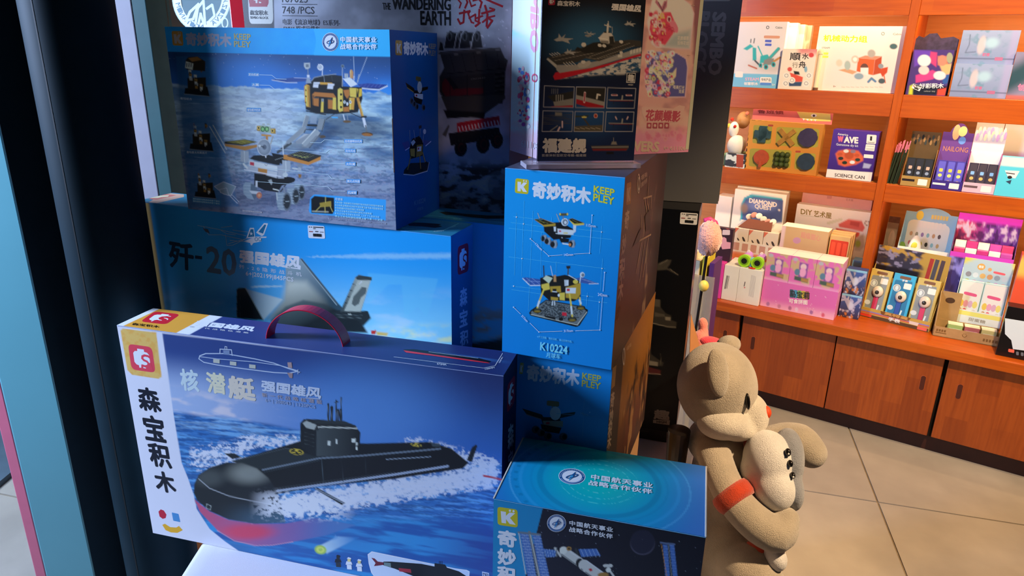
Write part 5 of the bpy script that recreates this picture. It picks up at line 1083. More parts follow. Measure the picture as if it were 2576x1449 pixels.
eT = Art(tE, fE['top']); eT.grid('top_print', lambda U, V, X, Y: lerp(srgb('#3c4664'), srgb('#5a5c74'), V), 4, 8)
# right face: lander art and lettering, side shade and warm light put into the colours
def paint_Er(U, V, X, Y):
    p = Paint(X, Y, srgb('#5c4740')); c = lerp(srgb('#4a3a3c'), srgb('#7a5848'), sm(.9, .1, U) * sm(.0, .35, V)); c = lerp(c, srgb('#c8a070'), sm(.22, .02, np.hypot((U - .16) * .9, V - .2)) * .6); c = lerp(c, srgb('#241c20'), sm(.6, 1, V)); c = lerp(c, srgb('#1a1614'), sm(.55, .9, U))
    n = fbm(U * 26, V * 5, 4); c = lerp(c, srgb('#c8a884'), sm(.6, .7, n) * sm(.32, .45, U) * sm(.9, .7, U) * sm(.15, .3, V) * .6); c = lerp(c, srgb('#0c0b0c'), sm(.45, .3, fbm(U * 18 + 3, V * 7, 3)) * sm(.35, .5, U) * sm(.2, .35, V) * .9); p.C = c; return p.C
eR = Art(tE, fE['right']); eR.grid('side_print', lambda U, V, X, Y: paint_Er(U, V, X, Y) * .55, 60, 90, 'lander picture darkened for the shaded side')
tS = tr1(1400, 400, 4.528)
k_logo(eR, tS(798, 280), tS(850, 258), tS(792, 530), '#c48a38', '#e6c9a0')
for ch, (x, y, w, h) in zip('奇妙积木', ((776, 590, 56, 240), (744, 870, 52, 240), (716, 1135, 66, 270), (703, 1385, 60, 250))): eR.text(ch, tS(x + 6, y), tS(x + w, y - 26), tS(x - 10, y + h), '#f6dcc0', .04)
eR.text('KEEP PLEY', (1553, 776), (1562, 768), (1547, 812), '#a06a3c', .02)
eR.ring(*tS(932, 280), 3.4, 23, 1.2, '#d8c4b0'); eR.ring(*tS(934, 280), 2.2, 15, 1.6, '#e4d2c0')
eR.text('中国航天事业', tS(955, 190), tS(1028, 140), tS(955, 250), '#c4b0a0', .02); eR.text('战略合作伙伴', tS(955, 270), tS(1026, 210), tS(955, 330), '#c4b0a0', .02)
for q in ([(1050, 200), (1040, 320), (1030, 500), (1060, 640)], [(985, 450), (1080, 420)], [(1000, 470), (1030, 640)], [(1075, 430), (1070, 560)], [(965, 640), (960, 800)], [(890, 960), (960, 790)], [(940, 930), (1070, 860)], [(960, 960), (900, 1300)], [(1040, 900), (980, 1340)], [(1000, 940), (940, 1400)]): eR.line([tS(*p_) for p_ in q], 1.3, '#b09474')
eR.poly([tS(*p_) for p_ in ((862, 1000), (935, 820), (965, 780), (940, 930))], '#2a2624'); eR.poly([tS(*p_) for p_ in ((1000, 650), (1060, 560), (1060, 800), (1010, 820))], '#15110f'); eR.flush('side_lettering', 'upright brand lettering')

# ================================================================== F  shaded rover box
aF_ = Art(tF, fF['front'])
aF_.grid('front_print', lambda U, V, X, Y: lerp(pc('#0a6cc4'), pc('#0a5cb0'), V), 10, 20)  # darker blue than the box above: its shade is in the print
k_logo(aF_, (1309, 912), (1318, 913), (1306, 940), '#b4a850', '#dfe6ec'); aF_.text('奇妙积木', (1326, 915), (1460, 930), (1324, 957), '#c2cddc', .05); aF_.text('KEEP', (1465, 937), (1513, 945), (1464, 953), '#b4b050', .035); aF_.text('PLEY', (1464, 955), (1512, 963), (1463, 972), '#b4b050', .035)
for q in ([(1470, 1004), (1468, 1034)], [(1468, 1044), (1466, 1096), (1400, 1102)], [(1400, 1040), (1500, 1048)]): aF_.line(q, .8, '#4a90c4')
aF_.ell(1484, 1037, 1.5, 1.5, '#8cc0e4', n=8); aF_.text('145mm', (1460, 1036), (1480, 1040), (1460, 1042), '#6ca4cc', .01); aF_.flush('lettering', 'brand lettering')
mini_rover(aF_, framer((1312, 990), (1452, 1004), (1308, 1098)), '#1a1818', '#8c8478', '#8c7448'); aF_.flush('rover_picture', 'six-wheeled rover picture')
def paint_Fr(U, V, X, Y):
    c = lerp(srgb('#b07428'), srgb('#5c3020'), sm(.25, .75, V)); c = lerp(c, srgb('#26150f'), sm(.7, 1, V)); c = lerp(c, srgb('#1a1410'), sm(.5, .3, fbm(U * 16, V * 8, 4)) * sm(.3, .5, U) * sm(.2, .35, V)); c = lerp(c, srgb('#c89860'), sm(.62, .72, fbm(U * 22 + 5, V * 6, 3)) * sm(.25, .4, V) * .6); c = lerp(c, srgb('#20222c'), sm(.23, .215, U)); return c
fR_ = Art(tF, fF['right']); fR_.grid('side_print', lambda U, V, X, Y: paint_Fr(U, V, X, Y) * .6, 60, 60, 'orange desert rover picture')  # rover print scaled down to stand for the side's shade
tS2 = tr1(1480, 860, 4.527)
fR_.poly([tS2(*p_) for p_ in ((275, 300), (318, 265), (300, 500), (260, 540))], '#c8a058')
for ch, (x, y, w, h) in zip('奇妙积木', ((252, 580, 48, 190), (238, 770, 48, 190), (222, 930, 52, 170), (212, 1085, 52, 150))): fR_.text(ch, tS2(x + 4, y), tS2(x + w, y - 30), tS2(x - 6, y + h), '#d8c8a8', .04)
fR_.ring(*tS2(402, 165), 2.6, 20, 1.4, '#e0d4c4'); fR_.text('中国航天事业', tS2(432, 60), tS2(486, 0), tS2(432, 110), '#d8b080', .01); fR_.flush('side_lettering', 'upright brand lettering')

# ================================================================== K  space station box
TK = tr(1220, 1050, 3.632); tK_ = tr1(1220, 1050, 3.632)
def paint_Kt(U, V, X, Y):
    x = (X - 1220) * 3.632; y = (Y - 1050) * 3.632
    r = np.hypot((U - .47) / 1.0, (V - .5) * .62) ; a = np.arctan2((V - .5) * .62, U - .47)
    c = lerp(pc('#0aa0b4'), pc('#0f7cc0'), sm(.05, .40, r)); c = lerp(c, pc('#1f62b8'), sm(.35, .6, r)); c = lerp(c, pc('#3c6cc0'), sm(.75, 1.0, U) * .6); c = lerp(c, pc('#0c8a98'), sm(.3, .05, V) * sm(.6, .1, U) * .7)  # teal of the glossy reflection is painted into the lid colours
    for (r0, w, k, col) in ((.30, .02, .7, '#0d70a8'), (.345, .008, .5, '#0f74b4'), (.40, .012, .35, '#2a8cd8'), (.455, .006, .4, '#4a9ce0'), (.16, .0015, .5, '#5cd0dc'), (.20, .0015, .5, '#4cc4d8'), (.11, .0015, .4, '#6cdce0')):
        c = lerp(c, pc(col), sm(w, w * .5, np.abs(r - r0)) * k)
    c = lerp(c, pc('#0f66a4'), sm(.012, .008, np.abs(r - .425)) * (np.sin(a * 40) > .55) * (U < .3) * .7); return c
kT = Art(tK, fK['top'], mat=GLOSS); kT.grid('lid_print', paint_Kt, 150, 90, 'ring pattern lid, teal reflection put into the colour')
seal(kT, *tK_(795, 540), 34, 20, rot=4, blue=pc('#174a8c'), white=pc('#d8e4f4'), sky=pc('#3a8ccc'))
kT.text('中国航天事业', tK_(972, 520), tK_(1532, 600), tK_(966, 570), pc('#d4ecf4'), .03, space=1.15); kT.text('战略合作伙伴', tK_(950, 576), tK_(1528, 660), tK_(944, 622), pc('#d4ecf4'), .03, space=1.15); kT.flush('lid_lettering', 'white lettering and round seal', INK)
def paint_Kf(U, V, X, Y):
    p = Paint(X, Y, (1, 1, 1), TK, 3.632); x = (X - 1220) * 3.632; y = (Y - 1050) * 3.632
    c = lerp(pc('#15172a'), pc('#0d1020'), sm(.2, .8, U)); st = fbm(x / 3.4, y / 3.4, 2); c = lerp(c, pc('#8c9cc4'), sm(.88, .94, st) * .6); r = np.hypot(x - 1440, y - 1140); c = lerp(c, pc('#1c1f38'), sm(116, 108, r) * .8); c = lerp(c, pc('#4a4c6c'), sm(10, 2, np.abs(r - 112)) * sm(1100, 1240, y) * .6); p.C = c
    p.fill([(40, 740), (530, 822), (372, 1449), (360, 1500), (30, 1500)], pc('#1278c0'), 1)
    sb = pc('#3a62b8'); wh = pc('#aab4c8'); gy = pc('#66707e'); bk = pc('#11131a')
    for (q, c0) in (([(320, 1050), (400, 1055), (470, 1460), (390, 1460)], sb), ([(430, 1055), (505, 1065), (590, 1460), (505, 1460)], sb), ([(1625, 1160), (1668, 1165), (1690, 1460), (1650, 1460)], sb), ([(1685, 1150), (1728, 1156), (1760, 1460), (1718, 1460)], sb)): p.fill(q, c0)
    for k in range(16):
        y0 = 1075 + 26 * k; p.line([(326 + 5 * k, y0), (404 + 5 * k, y0 + 3)], 4, pc('#9ab4e4'), .7); p.line([(434 + 5.5 * k, y0), (508 + 5.5 * k, y0 + 4)], 4, pc('#9ab4e4'), .7); p.line([(1628 + 1.6 * k, y0 + 100), (1672 + 1.6 * k, y0 + 102)], 3, pc('#7c9cdc'), .5); p.line([(1686 + 2 * k, y0 + 96), (1730 + 2 * k, y0 + 98)], 3, pc('#7c9cdc'), .5)
    for x0 in (340, 358, 376, 450, 468, 486): p.line([(x0, 1060), (x0 + 84, 1460)], 3, pc('#8ca8e0'), .6)
    p.line([(405, 1050), (495, 1460)], 24, gy); p.line([(412, 1060), (498, 1460)], 8, wh); p.line([(305, 1050), (505, 1072)], 18, pc('#5c6c88')); p.line([(310, 1060), (372, 1430)], 8, wh); p.line([(1675, 1150), (1706, 1460)], 8, gy); p.line([(1605, 1145), (1730, 1160)], 16, pc('#4c6090')); p.line([(1612, 1160), (1662, 1460)], 5, pc('#a87c4c'))
    p.fill([(530, 1200), (650, 1215), (640, 1272), (560, 1280)], sb); p.fill([(855, 1205), (1020, 1200), (1056, 1262), (880, 1275)], sb)
    for k in range(5): p.line([(545 + 22 * k, 1205), (560 + 22 * k, 1275)], 3, pc('#8cb0e8')); p.line([(875 + 36 * k, 1205), (905 + 36 * k, 1272)], 3, pc('#8cb0e8'))
    p.line([(640, 1195), (690, 1268)], 18, wh); p.line([(655, 1192), (655, 1268)], 10, gy); p.line([(830, 1205), (845, 1250)], 22, pc('#2a3038'))
    p.line([(725, 1225), (860, 1320)], 84, wh); p.ell(715, 1215, 34, 34, pc('#c4ccd8'), .1); p.line([(700, 1250), (840, 1350)], 10, gy); p.line([(745, 1205), (885, 1300)], 5, pc('#e4eaf2')); p.ell(768, 1200, 24, 20, pc('#8a6c3c'), .15); p.ell(768, 1200, 12, 10, pc('#3c2c14'), .2); p.ell(865, 1330, 34, 42, bk, .15); p.line([(905, 1350), (1060, 1460)], 100, wh); p.line([(880, 1385), (1010, 1480)], 12, gy); p.line([(930, 1310), (1080, 1420)], 6, pc('#e4eaf2')); p.fill([(945, 1385), (970, 1378), (985, 1400), (962, 1408)], pc('#a82438')); p.ell(912, 1395, 16, 16, wh, .2); p.ell(1080, 1440, 50, 24, pc('#8a6c3c'), .2)
    for q in ([(1140, 1400), (1190, 1470)], [(1120, 1350), (1130, 1400)]): p.line(q, 18, wh)
    p.ell(1100, 1355, 22, 14, wh, .15); p.ell(1145, 1355, 22, 16, wh, .15); p.ell(1128, 1395, 24, 22, pc('#c4ccd8'), .15)
    return p.C
kF = Art(tK, fK['front']); kF.grid('front_print', paint_Kf, 230, 110, 'space station picture on black', rect=(0, 0, 1, .52))
kF.grid('lower_print', lambda U, V, X, Y: np.where((U < .2)[..., None], np.array(pc('#1278c0')), np.array(pc('#0d1020'))), 8, 8, rect=(0, .52, 1, 1))
k_logo(kF, tK_(114, 815), tK_(298, 842), tK_(116, 980), pc('#a8a424'), pc('#dde8ee'))
for ch, (x, y, w, h) in zip('奇妙积', ((114, 1018, 178, 150), (114, 1188, 172, 150), (112, 1348, 172, 140))): kF.text(ch, tK_(x, y), tK_(x + w, y + 28), tK_(x, y + h), pc('#d8e4ee'), .045)
seal(kF, *tK_(655, 965), 24, 22, blue=pc('#1c4488'), white=pc('#d4def0'), sky=pc('#3a7cc4')); kF.text('中国航天事业', tK_(772, 936), tK_(1172, 1000), tK_(772, 982), pc('#cdd6ea'), .03, space=1.15); kF.text('战略合作伙伴', tK_(770, 994), tK_(1170, 1062), tK_(770, 1040), pc('#cdd6ea'), .03, space=1.15); kF.flush('lettering', 'white lettering, lime logo and round seal')
# raw card edges along the lid sides
for u in (0.0, fK['top'].w):
    tK.box('card_edge', fK['top'].P(u - .0011, 0, -.0005), fK['top'].ax * .0022, fK['top'].ay * fK['top'].h, UP * .0012, mat('raw_card', '#d8cdb8', .8), bevel=.0004)
# frayed white fold edges on the cartons
def fold_edge(thing, face, v0, v1, w=.0005, col='#c9dcf0', u0=0.0, u1=1.0):
    a = face.P(face.w * u0, v0, 0.0002); thing.box('fold_edge', a, face.ax * face.w * (u1 - u0), face.n * .0003, face.ay * w, mat('fold_' + col.strip('#'), col, .5))
for t_, f_, c_ in ((tA, fA, '#a9b8e0'), (tB, fB, '#66b8f0'), (tK, fK, '#7cc4ec'), (tE, fE, '#7cc0f0')): fold_edge(t_, f_['front'], 0.0002, 0, .0007, c_)
# ================================================================== D  grey truck box
TD = tr(600, 0, 3.22); tD_ = tr1(600, 0, 3.22); TD2 = tr(930, 40, 6.44); tD2 = tr1(930, 40, 6.44)
def paint_D(U, V, X, Y):
    p = Paint(X, Y, (1, 1, 1), TD2, 6.44)
    g = fbm(X / 60, Y / 60, 4); c = lerp(srgb('#9c9da8'), srgb('#c0c2ce'), sm(.3, .7, g)); c = lerp(c, srgb('#6e6a62'), sm(420, 520, Y) * .8); c = lerp(c, srgb('#74757c'), sm(760, 650, X) * .7)
    rk = fbm(X / 26, Y / 14, 5); c = lerp(c, srgb('#3c3830'), sm(.55, .4, rk) * sm(395, 430, Y)); c = lerp(c, srgb('#b0a894'), sm(.6, .72, rk) * sm(395, 440, Y) * .8)
    sp = fbm(X / 5, Y / 5, 2); c = lerp(c, srgb('#e8e8f0'), sm(.8, .88, sp) * sm(180, 60, Y) * sm(1050, 1200, X) * .8)
    p.C = c; bk = srgb('#17171a'); dk = srgb('#2a2728'); md = srgb('#454143'); lt = srgb('#d2d2d6')
    # hoist drums
    for (a, b) in ((1250, 1420), (1490, 1680)): p.fill([(a, 262), (b, 275), (b, 420), (a, 405)], bk)
    for (x, y) in ((1300, 290), (1470, 290), (1545, 300), (1740, 310)):
        p.fill([(x - 100, 530), (x - 60, 280), (x, 236), (x + 50, 262), (x + 90, 520)], srgb('#302f33')); p.line([(x - 100, 525), (x - 62, 300), (x - 12, 246)], 12, lt); p.ell(x - 5, 330, 40, 80, srgb('#5c5d62'), .1); p.ell(x - 5, 335, 22, 52, bk, .15)
    p.fill([(1140, 420), (1180, 440), (1200, 560), (1120, 560)], dk)
    # body
    p.grad([(1130, 580), (2110, 510), (2190, 680), (2240, 720), (2200, 900), (2190, 1250), (2150, 1420), (1260, 1420), (1130, 1230), (1130, 980), (1210, 830)], (1600, 540), md, (1600, 1400), srgb('#1c1a1b'), 1.5)
    p.line([(1130, 610), (2110, 530)], 26, srgb('#55504f')); p.fill([(1150, 640), (2110, 560), (2180, 700), (2180, 850), (1220, 940), (1200, 820)], srgb('#3c3839')); 
    for k in range(5): p.line([(1300 + 190 * k, 625 - 15 * k), (1380 + 180 * k, 920 - 16 * k)], 7, bk)
    for (x, y) in ((1400, 625), (1760, 595), (2070, 552)): p.fill([(x - 34, y - 12), (x + 34, y - 18), (x + 34, y + 10), (x - 30, y + 14)], srgb('#7c7674'))
    p.line([(1220, 940), (2190, 850), (2190, 890)], 14, bk); p.fill([(1200, 1010), (2010, 920), (2040, 1240), (1230, 1310)], srgb('#2c2829')); p.fill([(1170, 1090), (1220, 1010), (1420, 1180), (1850, 1165), (1850, 1260), (1230, 1310), (1175, 1220)], srgb('#5c141a')); p.fill([(1240, 1010), (1310, 1000), (1440, 1170), (1360, 1195)], bk)
    for x in (1300, 1580, 1850): p.line([(x, 960), (x, 1300)], 10, srgb('#161415'))
    for k in range(5): p.fill([(2030, 930 + 72 * k), (2180, 910 + 72 * k), (2180, 950 + 72 * k), (2030, 970 + 72 * k)], srgb('#0f0e0f')); p.line([(2030, 925 + 72 * k), (2190, 905 + 72 * k)], 8, srgb('#4a4443'))
    p.line([(1140, 1260), (1290, 1420)], 10, bk)
    # lower rim, bumper, wheels
    p.T = TD; p.S = 3.22
    p.fill([(1640, 780), (1690, 900), (2000, 920), (2110, 840), (2160, 800), (2160, 770)], srgb('#3c3734')); p.fill([(1660, 890), (2000, 910), (1990, 960), (1880, 950), (1690, 960)], srgb('#161314'))
    p.fill([(1768, 995), (2112, 938), (2120, 1010), (1772, 1072)], srgb('#a81c2a'))
    for k in range(13): p.line([(1786 + 26 * k, 1028 - 4.3 * k), (1794 + 26 * k, 1060 - 4.3 * k)], 7, srgb('#d8d2d2'))
    p.fill([(1650, 1090), (1700, 1010), (1710, 1020), (1680, 1110)], srgb('#585450')); p.fill([(1700, 1080), (2110, 1030), (2130, 1120), (1720, 1180)], srgb('#1c1819'))
    for (cx, cy, r) in ((1800, 1200, 62), (1980, 1170, 66), (2092, 1135, 62)):
        p.ell(cx, cy, r * .82, r * 1.1, srgb('#131213'), .05); p.ell(cx + 5, cy, r * .44, r * .66, srgb('#4c1c1c'), .1); p.ell(cx + 8, cy, r * .3, r * .46, srgb('#1c1415'), .15)
        for k in range(10): a = math.radians(36 * k); p.line([(cx + r * .66 * math.cos(a), cy + r * .9 * math.sin(a)), (cx + r * .8 * math.cos(a), cy + r * 1.08 * math.sin(a))], 8, srgb('#3a3536'))
    # medal and astronaut traces in the rocks
    p.ell(2112, 1500, 110, 120, srgb('#8a8a88'), .04, .35); p.ell(2112, 1500, 92, 100, srgb('#5c5a56'), .04, .4)
    # dark end band with logo plate
    p.put(sm(1.5, -1.5, X - (690 + (Y - 60) * .02)), srgb('#242326'))
    return p.C
aD_ = Art(tD, fD['front']); aD_.grid('front_print', paint_D, 330, 260, 'black and red mining truck picture on grey', rect=(0, 0, 1, .62))
aD_.grid('lower_print', lambda U, V, X, Y: lerp(srgb('#4a463e'), srgb('#2c2a26'), V), 4, 4, rect=(0, .62, 1, 1))
aD_.rrect([(619, -120), (682, -118), (688, 60), (627, 60)], '#b4b2a8', .12); aD_.poly([(625, -60), (670, -60), (673, 17), (628, 17)], '#8e1c2c'); brick_logo(aD_, (622, -52), (672, -52), (627, 16), '#8e1c2c', '#b4b2a8')
aD_.text('森宝积木', (628, 25), (674, 26), (629, 38), '#161616', .04); aD_.text('SEMBO BLOCK', (629, 41), (675, 42), (630, 47), '#161616', .03); aD_.flush('logo_plate', 'grey logo plate')
bk = '#15171c'
aD_.text('107025', (709, -12), (774, -11), (710, 6), bk, .012); aD_.line([(709, 10.5), (798, 11.2)], 1.3, bk); aD_.text('748 /PCS', (710, 16), (791, 17), (711, 34), bk, .012); aD_.line([(711, 39.4), (799, 40.6)], 1.3, bk)
aD_.text('电影《流浪地球》ES系列-', (711, 47.5), (855, 50), (712, 62), '#34363c', .004); aD_.text('5MV4 原式运载车', (713, 64.5), (804, 66), (713, 80), '#34363c', .008)
aD_.text('THE', (962, 7), (982, 7.5), (963, 24), bk, .01); aD_.text('WANDERING', (986, -6), (1134, -4), (987, 24), bk, .03); aD_.text('EARTH', (1057, 27), (1134, 28), (1058, 63), bk, .03)
aD_.flush('lettering', 'black lettering')
rd = '#b01828'
for q, w in (([(1150, -4), (1160, 8), (1156, 20)], 4), ([(1172, -6), (1176, 6), (1170, 20)], 5), ([(1180, -2), (1186, 16), (1196, 12)], 4), ([(1200, -8), (1212, 6), (1208, 20)], 5), ([(1214, -6), (1240, 6), (1264, 16)], 5), ([(1190, 2), (1212, -4)], 4), ([(1156, 34), (1182, 28), (1178, 34)], 5), ([(1168, 26), (1166, 56), (1158, 60), (1152, 48)], 5), ([(1176, 30), (1186, 56), (1192, 58)], 4), ([(1180, 46), (1196, 36), (1196, 52), (1208, 58)], 4), ([(1206, 24), (1204, 60), (1196, 66)], 5), ([(1198, 46), (1214, 40)], 4), ([(1220, 14), (1226, 36), (1224, 66)], 5), ([(1212, 34), (1242, 26)], 5), ([(1244, 40), (1228, 44), (1214, 56)], 4), ([(1226, 44), (1238, 52), (1226, 70)], 5), ([(1232, 20), (1244, 24)], 4)): aD_.line(q, w, rd)
aD_.flush('brush_lettering', 'red brush lettering')
aD_.text('CN114-03', tD2(1640, 1010), tD2(1870, 985), tD2(1640, 1040), '#6a6462', .01); aD_.flush('truck_lettering')

# ================================================================== G  pink flower car box
TG4 = tr(1240, 0, 2.7864); tG4 = tr1(1240, 0, 2.7864); TG = tr(1580, 0, 3.535); tG_ = tr1(1580, 0, 3.535)
def paint_Gl(U, V, X, Y):
    c = lerp(pc('#7cc4ec'), pc('#a8d8f4'), sm(70, 110, Y + (X - 1290) * .3)); c = lerp(pc('#b4e0f6'), c, sm(-6, 6, Y - 78 - (X - 1295) * .45)); c = lerp(c, pc('#e8a8d0'), sm(300, 345, Y + (fbm(X / 12, Y / 12, 3) - .5) * 60)); return c
gl = Art(tG, fG['left']); gl.grid('side_print', paint_Gl, 20, 90, 'sky blue and pink panel')
gl.text('SEMBO', tG4(330, -260), tG4(318, 382), tG4(268, -270), pc('#ee8cc4'), .05)
for k in range(70):
    a = k * 2.39996; yy = 170 + (k * 29 % 150); xx = 1316 + 12 * math.sin(a * 1.7) + (yy - 170) * .02; gl.ell(xx, yy, 2 + k % 4, 3 + k % 5, pc(('#e05a9c', '#f0a0c8', '#d84a70', '#f4d8e8', '#8c4ab0', '#4a7ce0', '#ece0f0')[k % 7]), n=8)
for (x, y) in ((1326, 196), (1346, 196)): gl.ring(x, y, 6, 9, 2, pc('#c84880'))
gl.text('611106', tG4(204, 980), tG4(320, 1000), tG4(204, 1028), pc('#f4dcea'), .01); gl.flush('side_lettering', 'pink upright lettering and small flower pictures')
def paint_Gf(U, V, X, Y):
    p = Paint(X, Y, (1, 1, 1), TG, 3.535); x = (X - 1580) * 3.535; y = (Y - 0) * 3.535
    c = lerp(srgb('#d8a890'), srgb('#b08478'), sm(.4, .7, fbm(X / 40, Y / 30, 3))); c = lerp(c, srgb('#e08898'), sm(1080, 1260, y + (fbm(X / 10, Y / 10, 3) - .5) * 90)); c = lerp(c, srgb('#8a5c5c'), sm(560, 600, x) * sm(580, 560, y)); c = lerp(c, srgb('#c08a80'), sm(560, 650, y) * sm(1000, 900, y) * .4); p.C = c
    for q in ([(220, -40), (480, -20), (560, 40), (590, 120), (555, 445), (250, 425), (205, 390), (165, 200)], [(170, 448), (440, 470), (520, 520), (535, 600), (512, 870), (230, 865), (160, 800), (145, 700)]): p.fill(q, srgb('#f0b4ac'), 1)
    p.fill([(225, -40), (478, -14), (552, 44), (580, 120), (548, 437), (252, 417), (212, 386), (176, 200)], srgb('#d8c8b4')); p.fill([(400, 300), (560, 260), (548, 437), (300, 420)], srgb('#8ca098'), 12, .8); p.fill([(178, 458), (438, 478), (512, 524), (526, 600), (504, 862), (234, 857), (168, 798), (153, 700)], srgb('#5a5a8c'))
    def flowers(x0, y0, x1, y1, n, pal, seed):
        r_ = random.Random(seed)
        for k in range(n):
            px_ = r_.uniform(x0, x1); py_ = r_.uniform(y0, y1); s_ = r_.uniform(7, 24); p.ell(px_, py_, s_, s_ * 1.15, srgb(r_.choice(pal)), .25)
            p.ell(px_ + 2, py_, s_ * .4, s_ * .45, srgb(r_.choice(pal)), .3)
    p.fill([(200, 200), (300, 110), (380, 110), (430, 230), (400, 300), (330, 400), (230, 380), (190, 260)], srgb('#c84858')); flowers(200, 110, 330, 400, 42, ('#d8606c', '#e89898', '#b03048', '#f0c4b8', '#e8b060'), 3); p.ell(408, 235, 30, 62, srgb('#d87880'), .1, rot=-25)
    for k in range(9): p.line([(330 + 9 * k, 205 + 5 * k), (340 + 9 * k, 260 + 4 * k)], 4, srgb('#a83048'))
    for (cx, cy) in ((286, 225), (365, 170)): p.ell(cx, cy, 20, 28, srgb('#f0c0b0'), .1); p.ell(cx, cy, 13, 19, srgb('#7c2c3c'), .15)
    p.fill([(300, 100), (240, 20), (250, -10), (300, 60), (320, 10), (350, 0), (345, 60), (310, 110)], srgb('#a86a74')); p.line([(270, 20), (305, 100), (335, 20)], 6, srgb('#3c2c34'))
    flowers(165, 470, 400, 850, 150, ('#e0b0c0', '#d86c84', '#b8c080', '#f0e0c8', '#c03c54', '#8c9cc8', '#e8c8a0', '#6a4a6c'), 5); p.line([(200, 600), (330, 740)], 16, srgb('#d8d0b0')); p.line([(250, 540), (360, 690)], 14, srgb('#c8c4a0')); p.fill([(395, 650), (430, 600), (425, 680), (400, 710)], srgb('#e8cc9c'))
    flowers(160, 1180, 520, 1240, 26, ('#c87888', '#d89090'), 8)
    return p.C
gf = Art(tG, fG['front']); gf.grid('front_print', lambda U, V, X, Y: np.clip(paint_Gf(U, V, X, Y) * np.array([1.45, 1.4, 1.6]), 0, .88), 190, 190, 'two framed pictures of a pink flower-covered model', rect=(.0, 0, 1, 1))
gf.text('花颜蝶影', tG_(440, 320), tG_(544, 322), tG_(438, 358), '#efe4d8', .02); gf.text('投映花纹', tG_(438, 362), tG_(542, 366), tG_(436, 400), '#efe4d8', .02); gf.text('唯美灯光', tG_(400, 755), tG_(502, 762), tG_(398, 792), '#f4eae0', .02); gf.text('效果', tG_(450, 795), tG_(500, 798), tG_(448, 830), '#f4eae0', .02)
gf.poly(TG([(120, 955), (150, 950), (400, 965), (455, 935), (505, 945), (490, 1010), (440, 1085), (300, 1090), (150, 1070), (122, 1010)]), '#f2c4b4'); gf.text('花颜蝶影', tG_(160, 970), tG_(470, 985), tG_(150, 1075), '#d05c6c', .04)
for k in range(4): gf.rrect(TG([(166 + 52 * k, 1090), (208 + 52 * k, 1092), (206 + 52 * k, 1142), (164 + 52 * k, 1140)]), '#c05c68', .15); gf.ell(*tG_(186 + 52 * k, 1116), 3.2, 4, '#f0c8b8', n=8)
gf.text('FLOWERS', tG_(-190, 1240), tG_(280, 1258), tG_(-194, 1340), '#e8c8b0', .05); gf.text('6+', tG_(316, 1296), tG_(356, 1298), tG_(316, 1330), '#ecd0c0', .01); gf.text('611106', tG_(372, 1298), tG_(505, 1302), tG_(371, 1334), '#ecd0c0', .01)
for q in ([(575, 34), (575, 62)], [(562, 48), (590, 50)], [(536, 474), (536, 510)], [(524, 490), (550, 492)]): gf.line(TG(q), .8, '#e8c4b8')
gf.flush('lettering', 'white and pink lettering')
tG.box('edge_band', fG['front'].P(fG['front'].w - .006, 0, .0003), fG['front'].ax * .006, fG['front'].n * .0002, -UP * .336, mat('pale_edge', '#d8d4b4', .4))

# ================================================================== H  acrylic sign with the carrier poster
b0 = hitz(1323, 428, zE); b1 = hitz(1612, 425, zE)
hx = (b1 - b0).normalized(); hy = Vector((-hx.y, hx.x, 0)); hw_ = (b1 - b0).length
tH = Thing('sign_holder', (b0 + b1) / 2 + hy * .015, 'clear acrylic stand holding a navy aircraft carrier poster, on the blue box', 'sign holder')
ACR = mat('acrylic', '#f4f6ff', rough=0.05, trans=1.0, ior=1.3)
zb_ = zE + .0008
tH.box('base_slab', b0 + UP * .0008, hx * hw_, hy * .036, UP * .0062, mat('acrylic_slab', '#dcd6e6', .15, trans=.55, ior=1.3), bevel=.0008)
pl = b0 + hy * .018
def hpl(px, py): P_ = hit(px, py, pl, hy); return (P_ - pl).dot(hx), P_.z
uL = hpl(1352, 403)[0]; uR = hpl(1594, 403)[0]; zt_ = hpl(1450, -60)[1]
O_ = pl + hx * uL; O_ = Vector((O_.x, O_.y, zt_)); wp = uR - uL; hp = zt_ - zb_ - .0066
tH.box('back_plate', O_ + hy * .0026 - UP * hp, hx * wp, hy * .0016, UP * hp, ACR)
tH.box('side_rib', O_ - hx * .0065 - UP * hp - hy * .0005, hx * .0058, hy * .004, UP * hp, ACR)
pf = Face(O_, hx, -UP, wp, hp - .001)
tP = Thing('carrier_poster', pl + hx * (uL + uR) / 2 + UP * .007, 'navy printed sheet showing an aircraft carrier, slotted in the acrylic stand', 'poster')
tP.box('sheet', O_ + hy * .0004 - UP * (hp - .001), hx * wp, hy * .0016, UP * (hp - .001), mat('poster_paper', '#10162c', .4))
TP1 = tr(1350, 20, 7.245); TP2 = tr(1350, 210, 6.9); tP1 = tr1(1350, 20, 7.245); tP2 = tr1(1350, 210, 6.9)
